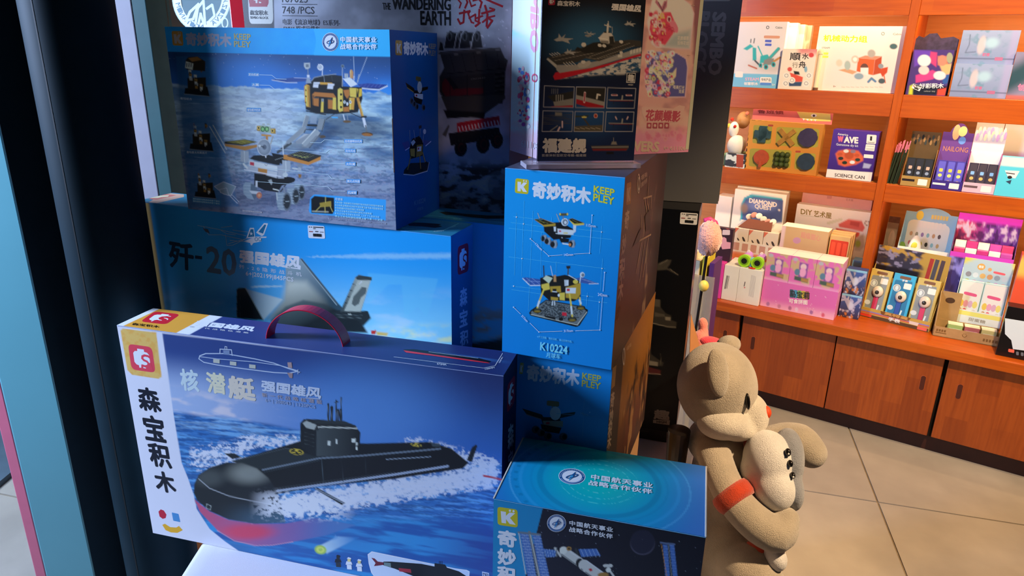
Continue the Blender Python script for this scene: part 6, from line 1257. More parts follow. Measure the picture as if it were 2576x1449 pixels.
def paint_P(U, V, X, Y):
    p = Paint(X, Y, (1, 1, 1), TP1, 7.245); c = lerp(srgb('#0a0c18'), srgb('#1a2850'), sm(.25, .95, V)); c = lerp(c, srgb('#2f6488'), sm(110, 15, np.hypot((X - 1485) / 1.5, Y - 105)) * .8); c = lerp(c, srgb('#2c5c94'), sm(90, 10, np.hypot((X - 1480) / 1.3, Y - 290)) * .6); p.C = c
    n = fbm(X / 9, Y / 5, 4); sea = p._mask([(430, 1290), (1000, 1150), (1500, 980), (1910, 850), (1910, 1140), (1600, 1210), (1100, 1220)], 4); p.put(sea * sm(.3, .6, n), srgb('#c8c4bc')); p.put(sea * sm(.55, .42, n) * .7, srgb('#2f5c80'))
    gy = srgb('#9c968e'); dk = srgb('#2c2a26'); dg = srgb('#3c3832'); lt = srgb('#d0c8ba')
    p.fill([(300, 1250), (340, 1180), (420, 1160), (900, 1110), (1400, 990), (1900, 820), (1905, 870), (1500, 990), (1000, 1150), (420, 1300), (330, 1310)], srgb('#c01c2c')); p.fill([(360, 1130), (360, 1040), (720, 1040), (1150, 960), (1460, 860), (1900, 720), (1905, 830), (1500, 940), (1000, 1090), (420, 1185)], gy); p.fill([(180, 935), (210, 905), (370, 1000), (360, 1100)], srgb('#b8b2a6'))
    p.fill([(200, 905), (720, 760), (900, 690), (1060, 640), (1700, 580), (1900, 600), (1905, 700), (1640, 720), (1460, 850), (1140, 970), (890, 920), (740, 990), (370, 1040)], dg)
    for q in ([(290, 900), (930, 770)], [(330, 960), (1040, 820)], [(960, 890), (1700, 640)], [(1100, 920), (1780, 690)], [(900, 900), (1100, 935), (1460, 850)]): p.line(q, 8, srgb('#8a8276'))
    p.fill([(700, 760), (740, 710), (820, 740), (900, 690), (1030, 630), (1160, 620), (1400, 700), (1250, 790), (900, 830)], srgb('#24221e'))
    p.fill([(1130, 545), (1230, 440), (1360, 460), (1400, 520), (1420, 620), (1300, 650), (1170, 620)], lt); p.fill([(1170, 590), (1310, 600), (1310, 650), (1170, 630)], srgb('#857f74')); p.fill([(1320, 520), (1400, 510), (1420, 660), (1330, 660)], dk); p.line([(1130, 545), (1290, 575)], 14, srgb('#e8e0d0')); p.fill([(1225, 430), (1330, 430), (1330, 455), (1230, 455)], dk)
    for q, w in (([(1290, 440), (1300, 300)], 34), ([(1240, 310), (1350, 345)], 16), ([(1306, 300), (1306, 245)], 12), ([(1378, 460), (1378, 350)], 6)): p.line(q, w, lt)
    for (cx, cy) in ((1150, 682), (1230, 690), (1540, 615)): p.ell(cx, cy, 38, 28, lt, .12, rot=20)
    p.fill([(740, 1040), (770, 1000), (880, 985), (960, 960), (1000, 1000), (960, 1050), (880, 1090), (770, 1090)], srgb('#b0a89c')); p.ell(850, 985, 42, 28, lt, .15); p.fill([(1480, 850), (1560, 840), (1560, 900), (1480, 900)], lt); p.ell(1540, 815, 30, 26, lt, .15)
    for k in range(4): p.line([(235 + 45 * k, 836 - 9 * k), (290 + 45 * k, 872 - 9 * k)], 10, lt); p.line([(490 + 50 * k, 1000 - 8 * k), (560 + 50 * k, 1060 - 8 * k)], 10, lt); p.fill([(1700 + 55 * k, 780 - 14 * k), (1740 + 55 * k, 760 - 14 * k), (1745 + 55 * k, 830 - 14 * k), (1705 + 55 * k, 850 - 14 * k)], lt)
    def jet(x, y, s): p.fill([(x, y), (x + 80 * s, y - 40 * s), (x + 90 * s, y - 110 * s), (x + 140 * s, y - 40 * s), (x + 210 * s, y - 100 * s), (x + 180 * s, y - 35 * s), (x + 350 * s, y - 20 * s), (x + 260 * s, y + 10 * s), (x + 290 * s, y + 70 * s), (x + 150 * s, y + 20 * s), (x + 50 * s, y + 30 * s)], srgb('#a8a49c'), 1)
    jet(315, 580, 1); jet(1598, 298, .6); jet(500, 815, .65)
    for q in ([(875, 450), (1040, 490)], [(915, 430), (960, 480), (995, 440)], [(950, 470), (1070, 465)]): p.line(q, 10, srgb('#aaa69c'))
    p.ell(940, 505, 60, 22, srgb('#8e8a82'), .15); p.ell(858, 670, 44, 40, lt, .15)
    # six small panels
    p.T = TP2; p.S = 6.9; i = 0
    for (q, kind) in (([(135, 42), (655, 62), (635, 418), (118, 412)], 0), ([(690, 60), (1198, 72), (1170, 424), (675, 418)], 1), ([(1235, 72), (1722, 88), (1694, 434), (1213, 428)], 2), ([(110, 476), (632, 484), (612, 836), (94, 834)], 3), ([(668, 484), (1165, 490), (1145, 836), (648, 834)], 4), ([(1208, 492), (1690, 496), (1664, 836), (1184, 832)], 5)):
        cx = sum(a for a, b in q) / 4; cy = sum(b for a, b in q) / 4
        if kind == 0: p.fill([(180, 220), (640, 130), (630, 260), (300, 320)], dk); p.fill([(290, 320), (630, 260), (628, 380), (310, 395)], srgb('#8a857c')); p.fill([(260, 400), (630, 378), (632, 416), (250, 412)], srgb('#a81c28')); [p.line([(340 + 38 * k, 200), (338 + 38 * k, 300)], 10, srgb('#b0aca4')) for k in range(4)]; [p.line([(265 + 34 * k, 95), (262 + 34 * k, 175)], 6, srgb('#8a8a8c')) for k in range(4)]
        if kind == 1: p.fill([(690, 70), (1190, 80), (1180, 320), (690, 210)], dk); p.fill([(690, 200), (1175, 320), (1172, 400), (688, 270)], srgb('#9a948a')); p.fill([(688, 270), (1172, 390), (1168, 418), (900, 414), (686, 350)], srgb('#a81c28')); p.line([(838, 160), (826, 320)], 34, srgb('#e8c8c8')); p.line([(838, 170), (826, 310)], 20, srgb('#a01c34')); p.line([(1045, 260), (1055, 190), (1100, 200)], 26, srgb('#e0d8c8'))
        if kind in (2, 5):
            yy = 285 if kind == 2 else 690; p.line([(1255, yy), (1680, yy + 8)], 16, srgb('#8e8a86')); p.line([(1270, yy + 14), (1660, yy + 20)], 10, srgb('#7c2430')); p.line([(1480, yy), (1490, yy - 70)], 24, srgb('#9c9890')); [p.line([(x, yy + 20), (x, yy + 70)], 10, dk) for x in (1335, 1590)]
            if kind == 2: p.line([(1305, 200), (1395, 202)], 26, srgb('#e0c0c4')); p.line([(1315, 200), (1385, 202)], 14, srgb('#901c34')); p.line([(1558, 204), (1645, 206)], 26, srgb('#e0c0c4')); p.line([(1568, 204), (1635, 206)], 14, srgb('#901c34'))
            else: [p.line([(x, 580), (x + 18 * s_, 620)], 20, srgb('#d8b8bc')) for x, s_ in ((1370, 1), (1585, -1))]
        if kind == 3: [p.line([(110, 560 + 30 * k), (610, 540 + 30 * k)], 8, srgb('#4c4844')) for k in range(6)]; p.fill([(320, 500), (440, 505), (440, 560), (320, 560)], srgb('#7c7870')); p.line([(445, 660), (445, 760)], 22, srgb('#e0c0c4')); p.line([(400, 760), (370, 820)], 26, srgb('#e0c0c4')); p.line([(240, 820), (360, 735)], 16, srgb('#8a867e'))
        if kind == 4: p.fill([(665, 560), (900, 550), (900, 580), (665, 590)], srgb('#3c4238')); p.ell(825, 585, 44, 18, srgb('#d8cc70'), .2); p.line([(820, 610), (910, 730)], 26, srgb('#4c4438')); p.fill([(655, 740), (1150, 720), (1145, 830), (650, 830)], srgb('#5c5444')); [p.line([(670 + 90 * k, 770), (740 + 90 * k, 790)], 14, srgb('#a09480')) for k in range(5)]; p.ell(1025, 562, 34, 40, srgb('#e8b8a8'), .1); p.ell(1025, 562, 26, 32, srgb('#a83c30'), .1)
        p.line(q + q[:1], 9, srgb('#b4b2b8'))
    # side view ship
    p.fill([(940, 1080), (1600, 1070), (1590, 1130), (1560, 1165), (980, 1165)], srgb('#4a4644')); p.fill([(960, 1135), (1575, 1130), (1550, 1165), (980, 1168)], srgb('#7c2428')); p.line([(960, 1105), (1590, 1100)], 12, srgb('#a8a298')); p.fill([(1290, 1060), (1310, 1010), (1380, 1010), (1395, 1060)], srgb('#8c867e')); p.line([(1335, 1010), (1335, 940)], 6, srgb('#a8a298')); p.fill([(1212, 1185), (1338, 1188), (1336, 1228), (1210, 1228)], srgb('#1c1a1c'))
    return p.C
aP = Art(tP, pf); aP.grid('poster_print', paint_P, 180, 240, 'aircraft carrier picture with six small panels')
wp_ = '#d8d0c8'
brick_logo(aP, (1380, -6), (1397, -6), (1379, 13), '#a81c34', wp_); aP.text('森宝积木', (1402, 1), (1460, 3), (1401, 15), wp_, .03); aP.text('强国雄风', (1539, 8), (1614, 13), (1537, 26), wp_, .05, .08); aP.line([(1580, 27), (1612, 29.5)], 1.6, wp_)
aP.rrect([(1576.5, 183), (1599, 184), (1597, 209), (1575, 208)], '#cfc8c0', .03); aP.rrect([(1578, 184.5), (1597.5, 185.5), (1595.5, 207), (1576.5, 206)], '#12141c', .03); aP.text('趣', (1579, 186), (1596, 187), (1578, 205.5), '#cfc8c0', .04); aP.text('HIGH', (1580, 211), (1592, 211.5), (1580, 215), '#cfc8c0', .02)
aP.text('福建舰', tP2(100, 940), tP2(872, 950), tP2(92, 1205), wp_, .05); aP.text('首艘弹射型航空母舰-福建舰', tP2(88, 1222), tP2(860, 1222), tP2(86, 1270), '#b8b4b4', .008, space=1.1); aP.flush('lettering', 'white lettering')

# ================================================================== I, J, L  black boxes
aI_ = Art(tI, fI['front']); aI_.grid('front_print', lambda U, V, X, Y: lerp(srgb('#6a6b70'), srgb('#5c5d60'), V), 4, 8)
aI_.text('SEMBO', tG4(1640, 85), tG4(1600, 530), tG4(1540, 82), '#929398', .05); aI_.text('BLOCK', tG4(1526, 80), tG4(1488, 520), tG4(1432, 76), '#85868a', .05); aI_.rrect([(1770, -60), (1842, -58), (1838, 3), (1768, 3)], '#9a9a9c', .1); aI_.flush('lettering', 'grey upright lettering')
tI.box('clear_sleeve', fI['right'].P(0, 0, .0005), fI['right'].ax * .10, fI['right'].n * .0006, -UP * .455, mat('sleeve_film', '#d8c4b4', .12, trans=.4, ior=1.2))
aJ_ = Art(tJ, fJ['front'])
TJ2 = tr(1440, 700, 3.6225); TJ1 = tr(1400, 400, 4.528)
def paint_J(U, V, X, Y):
    p = Paint(X, Y, srgb('#07080b'), TJ2, 3.6225); g = srgb('#4e4a42'); d = srgb('#33302b'); l = srgb('#7a7468')
    p.fill([(690, 290), (730, 260), (735, 190), (800, 200), (800, 260), (850, 320), (900, 340), (900, 380), (950, 400), (945, 440), (900, 448), (690, 400)], d, 2); p.fill([(740, 190), (800, 195), (798, 262), (742, 255)], g); p.line([(690, 400), (860, 440), (940, 448)], 7, l); p.fill([(845, 350), (895, 355), (890, 385), (845, 380)], l); p.fill([(750, 310), (840, 330), (840, 350), (750, 350)], g)
    p.fill([(640, 620), (712, 615), (715, 690), (780, 740), (830, 770), (820, 800), (640, 790)], d, 2); p.fill([(700, 750), (778, 765), (776, 800), (700, 790)], l); p.line([(805, 690), (805, 790)], 5, g); p.fill([(600, 820), (700, 810), (805, 840), (800, 878), (690, 870), (600, 850)], srgb('#4a1c1e'), 2); p.line([(610, 848), (700, 866), (800, 878)], 4, srgb('#b0a090'))
    p.T = TJ1; p.S = 4.528
    p.fill([(1060, 1240), (1180, 1180), (1250, 1150), (1310, 1150), (1290, 1200), (1260, 1240), (1380, 1310), (1385, 1325), (1260, 1260), (1070, 1275)], g, 2, .7); p.line([(1170, 1200), (1270, 1150)], 5, l); p.line([(1200, 1230), (1300, 1160)], 4, d); p.line([(1290, 1250), (1385, 1322)], 4, l); p.line([(1100, 1120), (1150, 1190)], 4, d)
    return p.C
aJ_.grid('front_print', paint_J, 120, 260, 'faint jets and ships on black')
q6b = tr1(1480, 860, 4.527)
aJ_.rrect([q6b(738, 886), q6b(930, 892), q6b(924, 948), q6b(736, 922)], '#a89e90', .05); aJ_.text('HIGH', q6b(778, 893), q6b(890, 900), q6b(778, 924), '#0a0a0c', .03); aJ_.text('趣', q6b(745, 768), q6b(930, 780), q6b(742, 880), '#a89e90', .045); aJ_.text('电', q6b(575, 812), q6b(636, 818), q6b(572, 868), '#5c564e', .03); aJ_.flush('lettering', 'grey box lettering')
price_tag(tJ, fJ['front'], [(1712, 534), (1756, 537), (1753, 566), (1710, 563)])
aL_ = Art(tL, fL['front']); aL_.grid('front_print', lambda U, V, X, Y: lerp(srgb('#1c1d20'), srgb('#2a2826'), U), 4, 4); 
aL_.text('佳', q6b(512, 1088), q6b(690, 1110), q6b(498, 1200), '#7c7670', .04); aL_.text('后', q6b(480, 1230), q6b(660, 1250), q6b(470, 1330), '#7c7670', .04); aL_.text('厂', q6b(560, 1005), q6b(690, 1018), q6b(556, 1048), '#4c4844', .03); aL_.flush('lettering', 'grey lettering')
# ================================================================== toys on the shelves
WL = np.array([1.0, 0.74, 0.52])
def pw(h, k=.95): return tuple(np.clip(np.array(srgb(h)) / WL * k, 0.004, 0.86))
def sb(name, xl, xr, yt, zb, dl, depth, col, label, cat='box', group=None, ym=None, rough=.42):
    ym = ym if ym is not None else yt + 40
    u0 = SU(xl, ym, dl)[0]; u1 = SU(xr, ym, dl)[0]; zt = SU((xl + xr) / 2, yt, dl)[1]
    return carton(name, SP(u0, dl, zt), -33.6, u1 - u0, depth, zt - zb, col, label, cat, group, .001, rough)
Z1, Z2 = 1.3745, 1.0285; ZK = ZC + .0006
def hexof(c): return '#%02x%02x%02x' % tuple(int(round(255 * (x * 12.92 if x <= .0031308 else 1.055 * x ** (1 / 2.4) - .055))) for x in c)
def flat(art, col, name='front_print', label=None): art.grid(name, lambda U, V, X, Y: np.ones(U.shape + (3,)) * np.array(pw(col)), 2, 2, label)
W_ = '#f2ead8'
# ---- row 1 left -----------------------------------------------------------------
for i, (xr, yt, dl) in enumerate(((2003, 58, .262), (2021, 62, .302), (2038, 64, .342))):
    sb('toy_box', 1846, xr, yt, Z1, dl, .034, hexof(pw(('#f4e8cc', '#e8d0a8', '#d8b88c')[i])), 'pale kit box behind the blue-banded kit, %s of the three' % ('front', 'middle', 'rearmost')[i], group='kit boxes behind the blue-banded kit')
t, f = sb('toy_box', 1832, 1976, 55, Z1, .222, .036, hexof(pw(W_)), 'pale steam kit box with a teal vehicle and a blue band, top shelf')
c1 = tr(1820, 0, 5.05); c1_ = tr1(1820, 0, 5.05); a = Art(t, f['front'])
def paint_k(U, V, X, Y):
    p = Paint(X, Y, pw('#e6c8b2'), c1, 5.05); x = (X - 1820) * 5.05; y = Y * 5.05
    p.put(sm(-3, 3, y - 935 - (x - 260) * .03), pw('#7cb0d0')); p.ell(640, 830, 260, 90, pw('#c0a088'), .6, .6)
    tl = pw('#3aa090'); dk = pw('#4a4a44')
    p.fill([(370, 600), (415, 610), (420, 760), (370, 770)], tl); p.fill([(470, 710), (560, 690), (580, 720), (560, 800), (460, 800)], tl); p.line([(540, 790), (700, 620)], 40, pw('#6a8a78')); p.line([(600, 720), (695, 615)], 24, tl); p.line([(440, 590), (490, 700)], 16, tl); p.line([(400, 770), (480, 850)], 22, dk); p.fill([(520, 760), (640, 740), (640, 820), (500, 830)], pw('#8a7a68')); p.line([(640, 780), (720, 730)], 26, pw('#c07838'))
    for (cx, cy, r) in ((540, 850, 36), (635, 820, 34), (470, 830, 30)): p.ell(cx, cy, r * .8, r, tl, .1); p.ell(cx, cy, r * .45, r * .6, dk, .15)
    p.fill([(250, 620), (340, 560), (380, 590), (300, 640)], tl); p.line([(350, 500), (345, 540)], 12, dk); p.line([(395, 490), (385, 545)], 12, dk); p.line([(320, 830), (420, 870)], 20, pw('#c06040'))
    return p.C
a.grid('front_print', paint_k, 110, 100, 'teal construction vehicle picture')
a.rrect(c1([(515, 450), (718, 455), (714, 490), (513, 487)]), pw('#d88c64'), .2)
for y in (505, 552): a.rrect(c1([(530, y), (612, y + 2), (608, y + 34), (526, y + 30)]), pw('#5c60a4'), .15)
a.text('STEAM', c1_(275, 985), c1_(450, 985), c1_(275, 1025), pw('#f0a0a0'), .03); a.text('创意积木', c1_(260, 1040), c1_(440, 1045), c1_(260, 1080), pw('#f4dcd0'), .03)
a.rrect(c1([(465, 978), (612, 982), (608, 1085), (462, 1080)]), pw('#f6ecdc'), .15); a.text('专利产品', c1_(480, 992), c1_(600, 996), c1_(480, 1030), pw('#6a6a5c'), .02); a.rrect(c1([(466, 1048), (608, 1052), (606, 1086), (464, 1082)]), pw('#5c84b4'), .15); a.text('6+', c1_(620, 1060), c1_(654, 1062), c1_(620, 1088), pw('#f4f0e4'), .02); a.text('Cabin', c1_(660, 335), c1_(748, 337), c1_(660, 362), pw('#5c544a'), .01); a.ring(*c1_(562, 348), 3.2, 3.4, 1.4, pw('#4a443c')); a.rrect(c1([(150, 905), (250, 908), (246, 985), (146, 980)]), pw('#f4ead8'), .2); a.flush('lettering', 'kit lettering')
t, f = sb('toy_box', 2056, 2279, 66, Z1, .238, .05, hexof(pw(W_)), 'white mechanical kit box with a red arch model, top shelf')
a = Art(t, f['front'])
def paint_m(U, V, X, Y):
    p = Paint(X, Y, pw('#f6ecd0'), c1, 5.05); x = (X - 1820) * 5.05; y = Y * 5.05
    p.C = lerp(pw('#f8f0d8'), pw('#efc8ac'), sm(500, 1100, y + x * .1))
    rd = pw('#e05828'); p.fill([(1710, 735), (1925, 755), (1900, 955), (1850, 945), (1690, 905)], rd); p.fill([(1715, 735), (1800, 705), (2010, 715), (1925, 758)], pw('#e88058')); p.fill([(1925, 758), (2012, 716), (2000, 930), (1900, 955)], pw('#b84420')); p.ell(1790, 860, 50, 54, pw('#6a4030'), .06); p.fill([(1742, 860), (1842, 860), (1838, 960), (1740, 930)], pw('#efd0b8')); p.fill([(2000, 870), (2090, 850), (2080, 920), (2020, 980), (1990, 920)], pw('#c84420')); p.line([(2040, 960), (2055, 1050)], 14, rd)
    p.line([(1840, 1040), (1880, 995), (1930, 1035)], 30, pw('#5c7888')); p.ell(1672, 755, 48, 50, pw('#d0b090'), .1); p.ell(1672, 755, 26, 28, pw('#f2dcc0'), .1); p.fill([(1460, 890), (1560, 870), (1700, 910), (1640, 945)], pw('#d09060')); p.ell(1575, 830, 40, 60, pw('#aaa890'), .2); p.ell(1720, 970, 60, 40, pw('#8a9490'), .2); p.ell(1880, 680, 50, 50, pw('#b09880'), .2); p.ell(2160, 590, 50, 36, pw('#4a6058'), .2); p.ell(2010, 1030, 44, 34, pw('#4c5450'), .2); p.ell(2000, 840, 34, 30, pw('#8c8880'), .2); p.ell(1470, 800, 40, 44, pw('#d8b894'), .3)
    for k in range(9): p.line([(1500 + 60 * k, 1105), (1540 + 60 * k, 1110)], 6, pw('#d89c84'))
    return p.C
a.grid('front_print', paint_m, 150, 110, 'red arch model picture')
a.text('机械动力组', c1_(1270, 440), c1_(1830, 455), c1_(1268, 525), pw('#d8d820'), .03); a.text('STEAM', c1_(1250, 595), c1_(1350, 597), c1_(1248, 618), pw('#6a6454'), .01)
for y in (665, 705): a.rrect(c1([(1240, y), (1335, y + 2), (1330, y + 30), (1236, y + 28)]), pw('#e8d050'), .1)
a.text('Cabin', c1_(2155, 420), c1_(2260, 422), c1_(2153, 445), pw('#8a7a60'), .01); a.ring(*c1_(2026, 428), 3.6, 3.6, 1.2, pw('#8a7a60')); a.text('8+', c1_(1395, 1085), c1_(1428, 1087), c1_(1395, 1108), pw('#8a6a50'), .01); a.flush('lettering', 'yellow lettering')
t, f = sb('toy_box', 1964, 2050, 123, Z1, .205, .03, hexof(pw('#f0c0a0')), 'small boat-race box with brush characters beside the red arch kit')
a = Art(t, f['front'])
def paint_s(U, V, X, Y):
    p = Paint(X, Y, pw('#f0cdaa'), c1, 5.05); x = (X - 1820) * 5.05; y = Y * 5.05
    p.put(sm(740, 640, y) * sm(900, 1000, x), pw('#e08070')); p.ell(1115, 700, 34, 30, pw('#d84038'), .2); p.ell(842, 880, 30, 28, pw('#d85040'), .2); p.fill([(840, 920), (900, 940), (1010, 980), (1000, 1040), (880, 1040)], pw('#e04c34')); p.fill([(820, 1040), (1000, 1040), (985, 1095), (835, 1095)], pw('#3c4a5c')); p.ell(1045, 880, 20, 40, pw('#88a0a0'), .2)
    for (cx, cy) in ((790, 1060), (1050, 1060), (800, 960), (1085, 960), (870, 1020)): p.ell(cx, cy, 42, 40, pw('#f4e0c4'), .1); p.ell(cx, cy, 26, 24, pw('#6a6868'), .1, .8); p.ell(cx, cy, 18, 17, pw('#f4e0c4'), .1)
    p.fill([(890, 900), (960, 910), (970, 950), (900, 945)], pw('#20241c')); return p.C
a.grid('front_print', paint_s, 60, 70, 'waves and boats picture'); 
a.text('順', c1_(845, 668), c1_(985, 672), c1_(840, 765), pw('#2c2018'), .02); a.text('水', c1_(1000, 672), c1_(1085, 676), c1_(998, 752), pw('#2c2018'), .02); a.text('行', c1_(876, 790), c1_(948, 794), c1_(872, 860), pw('#8a7458'), .01); a.text('舟', c1_(958, 775), c1_(1050, 780), c1_(955, 862), pw('#2c2018'), .02); a.flush('lettering', 'black brush characters')
# scroll post on its right
u, _z = SU(2058, 175, .212); ztop = SU(2058, 124, .212)[1]
V, Fc = tube([SP(u, .215, Z1), SP(u, .215, ztop)], .0085, 14); t.mesh('scroll_roller', V, Fc, mat('scroll', hexof(pw('#f0c890')), .5)); V, Fc = tube([SP(u, .215, ztop - .018), SP(u, .215, ztop - .004)], .0108, 14); t.mesh('roller_cap', V, Fc, MATS['scroll']); V, Fc = tube([SP(u, .215, Z1 + .0005), SP(u, .215, Z1 + .011)], .0102, 14); t.mesh('roller_cap', V, Fc, mat('scroll_dark', '#6a4a3a', .5))
# ---- row 1 right ----------------------------------------------------------------
c2 = tr(2240, 0, 4.527); c2_ = tr1(2240, 0, 4.527)
t, f = sb('toy_box', 2291, 2393, 125, Z1, .212, .05, hexof(pw('#4a2c5c')), 'purple and pink manga-style brick box with a white price sticker, top shelf'); a = Art(t, f['front'])
def paint_j(U, V, X, Y):
    p = Paint(X, Y, pw('#4c3060'), c2, 4.527)
    for (q, c) in (([(270, 570), (460, 580), (440, 700), (270, 760)], '#6a3c90'), ([(460, 590), (530, 600), (520, 760), (440, 700)], '#e03c60'), ([(540, 640), (640, 640), (660, 760), (540, 740)], '#e07040'), ([(290, 860), (480, 800), (560, 840), (480, 900), (290, 940)], '#f03c6c'), ([(560, 740), (730, 720), (700, 860), (600, 850)], '#e8a060'), ([(240, 980), (650, 980), (640, 1085), (210, 1080)], '#1c1c24'), ([(220, 980), (260, 960), (250, 1080), (205, 1075)], '#c8c030'), ([(540, 1020), (660, 1000), (660, 1085), (530, 1085)], '#e0442c'), ([(580, 860), (690, 840), (690, 940), (600, 960)], '#30507c')): p.fill(q, pw(c), 3)
    p.ell(385, 690, 74, 66, pw('#e8dce8'), .15); p.ell(380, 800, 60, 50, pw('#e8b8a0'), .15); p.ell(590, 690, 50, 60, pw('#e07a58'), .15); p.ell(560, 860, 70, 50, pw('#ecc4b0'), .15); p.ell(675, 660, 36, 60, pw('#a09468'), .15); return p.C
a.grid('front_print', paint_j, 80, 90, 'bright patches of purple, pink and orange'); a.text('好彩积木', c2_(330, 950), c2_(610, 945), c2_(326, 1010), pw('#d8c8b0'), .03); a.text('colour toy', c2_(380, 1028), c2_(510, 1030), c2_(380, 1050), pw('#a89880'), .01); a.flush('lettering', 'pale lettering')
price_tag(t, f['front'], c2([(262, 950), (360, 985), (330, 1040), (240, 1000)]))
ub0 = SU(2300, 105, .27)[0]; ub1 = SU(2412, 105, .27)[0]; zh = SU(2355, 92, .27)[1]
outl = [(ub0, Z1), (ub1, Z1), (ub1, zh - .01), (ub1 - .02, zh), (ub1 - .06, zh - .006), (ub1 - .075, zh + .012), (ub1 - .1, zh + .01), (ub0 + .03, zh - .004), (ub0 + .012, zh + .002), (ub0, zh - .015)]
V, Fc = extrude([SP(u_, .268, z_) for u_, z_ in outl], SY * .003)
hd = single('display_header', V, Fc, mat('header_dark', hexof(pw('#3a2838')), .5, noise=.5, nscale=60), 'dark die-cut header card standing behind the purple manga-style box', 'header card')
tz = SU(2402, 161, .216)[1]
GRY = hexof(pw('#8c8890'))
for nm, (xl, xr, yt, zb, dl) in (('lower', (2396, 2540, 161, Z1, .214)), ('upper', (2415, 2560, 76, tz + .001, .232))):
    t, f = sb('figure_box', xl, xr, yt, zb, dl, .07, GRY, '%s silver-grey window box with a pale figurine picture, top shelf' % nm, group='silver-grey window boxes', rough=.15); a = Art(t, f['front'], px=False)
    def paint_g(U, V, X, Y):
        p = Paint(U * 100, V * 60, pw('#8c8a94')); p.C = lerp(pw('#9a98a0'), pw('#80808c'), V); n = fbm(U * 9, V * 7, 4); p.put(sm(.5, .7, n) * sm(.5, .1, np.abs(U - .45)) * .6, pw('#5c8080')); p.ell(38, 26, 7, 16, pw('#c8a898'), .3); p.ell(55, 22, 12, 9, pw('#a8b4ac'), .5); p.line([(14, 8), (16, 26), (12, 40), (30, 38)], 1.4, pw('#5c6068')); p.fill([(86, 0), (98, 0), (98, 60), (86, 60)], pw('#a890a0'), 4, .6); p.put(sm(.80, .83, V) * sm(.86, .84, V) * .8, pw('#5a5864')); return p.C
    a.grid('front_print', paint_g, 70, 45, 'pale teal figurine picture'); a.text('初音', (.43, .66), (.56, .66), (.43, .76), pw('#c8586c'), .03); a.rrect([(.66, .78), (.8, .78), (.8, .88), (.66, .88)], pw('#b06070'), .1); a.flush('lettering')
t, f = sb('figure_box', 2548, 2640, 131, Z1, .214, .06, hexof(pw('#5c4c58')), 'dark grey window box with a teal picture at the right end of the top shelf', rough=.2); a = Art(t, f['front'])
a.grid('front_print', lambda U, V, X, Y: lerp(lerp(pw('#8a7880'), pw('#2c4444'), sm(.5, .1, np.abs(V - .6 + U * .5))), np.array(pw('#c05c48')), sm(.88, .95, V)), 30, 30); a.text('创', (2560, 210), (2578, 211), (2560, 228), pw('#d07080'), .04); a.flush('lettering')
# ---- row 2 left -----------------------------------------------------------------
c3 = tr(1800, 240, 5.174); c3_ = tr1(1800, 240, 5.174)
# plush chicken in the corner, patterned toy packs under it
uc, zc = SU(1850, 370, .26)
ch = Thing('plush_chicken', SP(uc, .27, Z2 + .055), 'small cream plush chicken with a red comb, left end of the middle shelf', 'plush toy')
PL = mat('cream_plush', hexof(pw('#eacfae')), .9, bump=.4, bscale=400, sheen=.5)
CP = lambda x, y, d=.27: (lambda q: SP(q[0], d, q[1]))(SU(x, y, d))
for nm, (x, y, rx, rz) in (('body', (1853, 366, .042, .046)), ('head', (1846, 325, .022, .034))):
    V, Fc = ellipsoid(CP(x, y), rx, rx * .8, rz); ch.mesh(nm, V, Fc, PL, smooth=True)
for nm, (x, y, rx, rz), c in (('comb', (1842, 300, .008, .008), '#d03020'), ('beak', (1834, 316, .008, .010), '#e8c850'), ('eye', (1849, 318, .007, .007), '#b82020')):
    V, Fc = ellipsoid(CP(x, y, .252 if nm == 'eye' else .262), rx, rx * .6, rz, nu=12, nv=8); ch.mesh(nm, V, Fc, mat('chick_' + nm, c, .7), smooth=True)
eb = Thing('plush_egg', CP(1870, 300, .34) - UP * .03, 'brown round plush behind the cream plush chicken', 'plush toy'); V, Fc = ellipsoid(CP(1870, 302, .34), .03, .03, .038); eb.mesh('body', V, Fc, mat('brown_plush', hexof(pw('#c08850')), .8, bump=.4, bscale=300), smooth=True); V, Fc = ellipsoid(CP(1880, 285, .31), .009, .004, .009, nu=12, nv=8); eb.mesh('heart_patch', V, Fc, mat('heart_patch', '#d08070', .7), smooth=True)
gbx = Thing('plush_stand', SP(uc, .29, Z2), 'green cushion block the round plush toys rest on', 'stand'); gbx.box('block', SP(uc - .05, .245, Z2 + .0002), SX * .10, SY * .14, UP * .055, mat('green_felt', hexof(pw('#7c8c5c')), .9, noise=.1), bevel=.006)
t, f = sb('toy_pack', 1822, 1872, 386, Z2, .212, .02, hexof(pw('#5c4c44')), 'small black-and-white cow pattern toy pack under the plush chicken'); a = Art(t, f['front'])
a.grid('front_print', lambda U, V, X, Y: lerp(pw('#3c3634'), pw('#e8dcd0'), sm(.48, .54, fbm(U * 5, V * 5, 3))) + 0, 30, 30); a.rrect([(1853, 388), (1871, 390), (1869, 422), (1852, 420)], pw('#b04428'), .1); a.flush('red_panel')
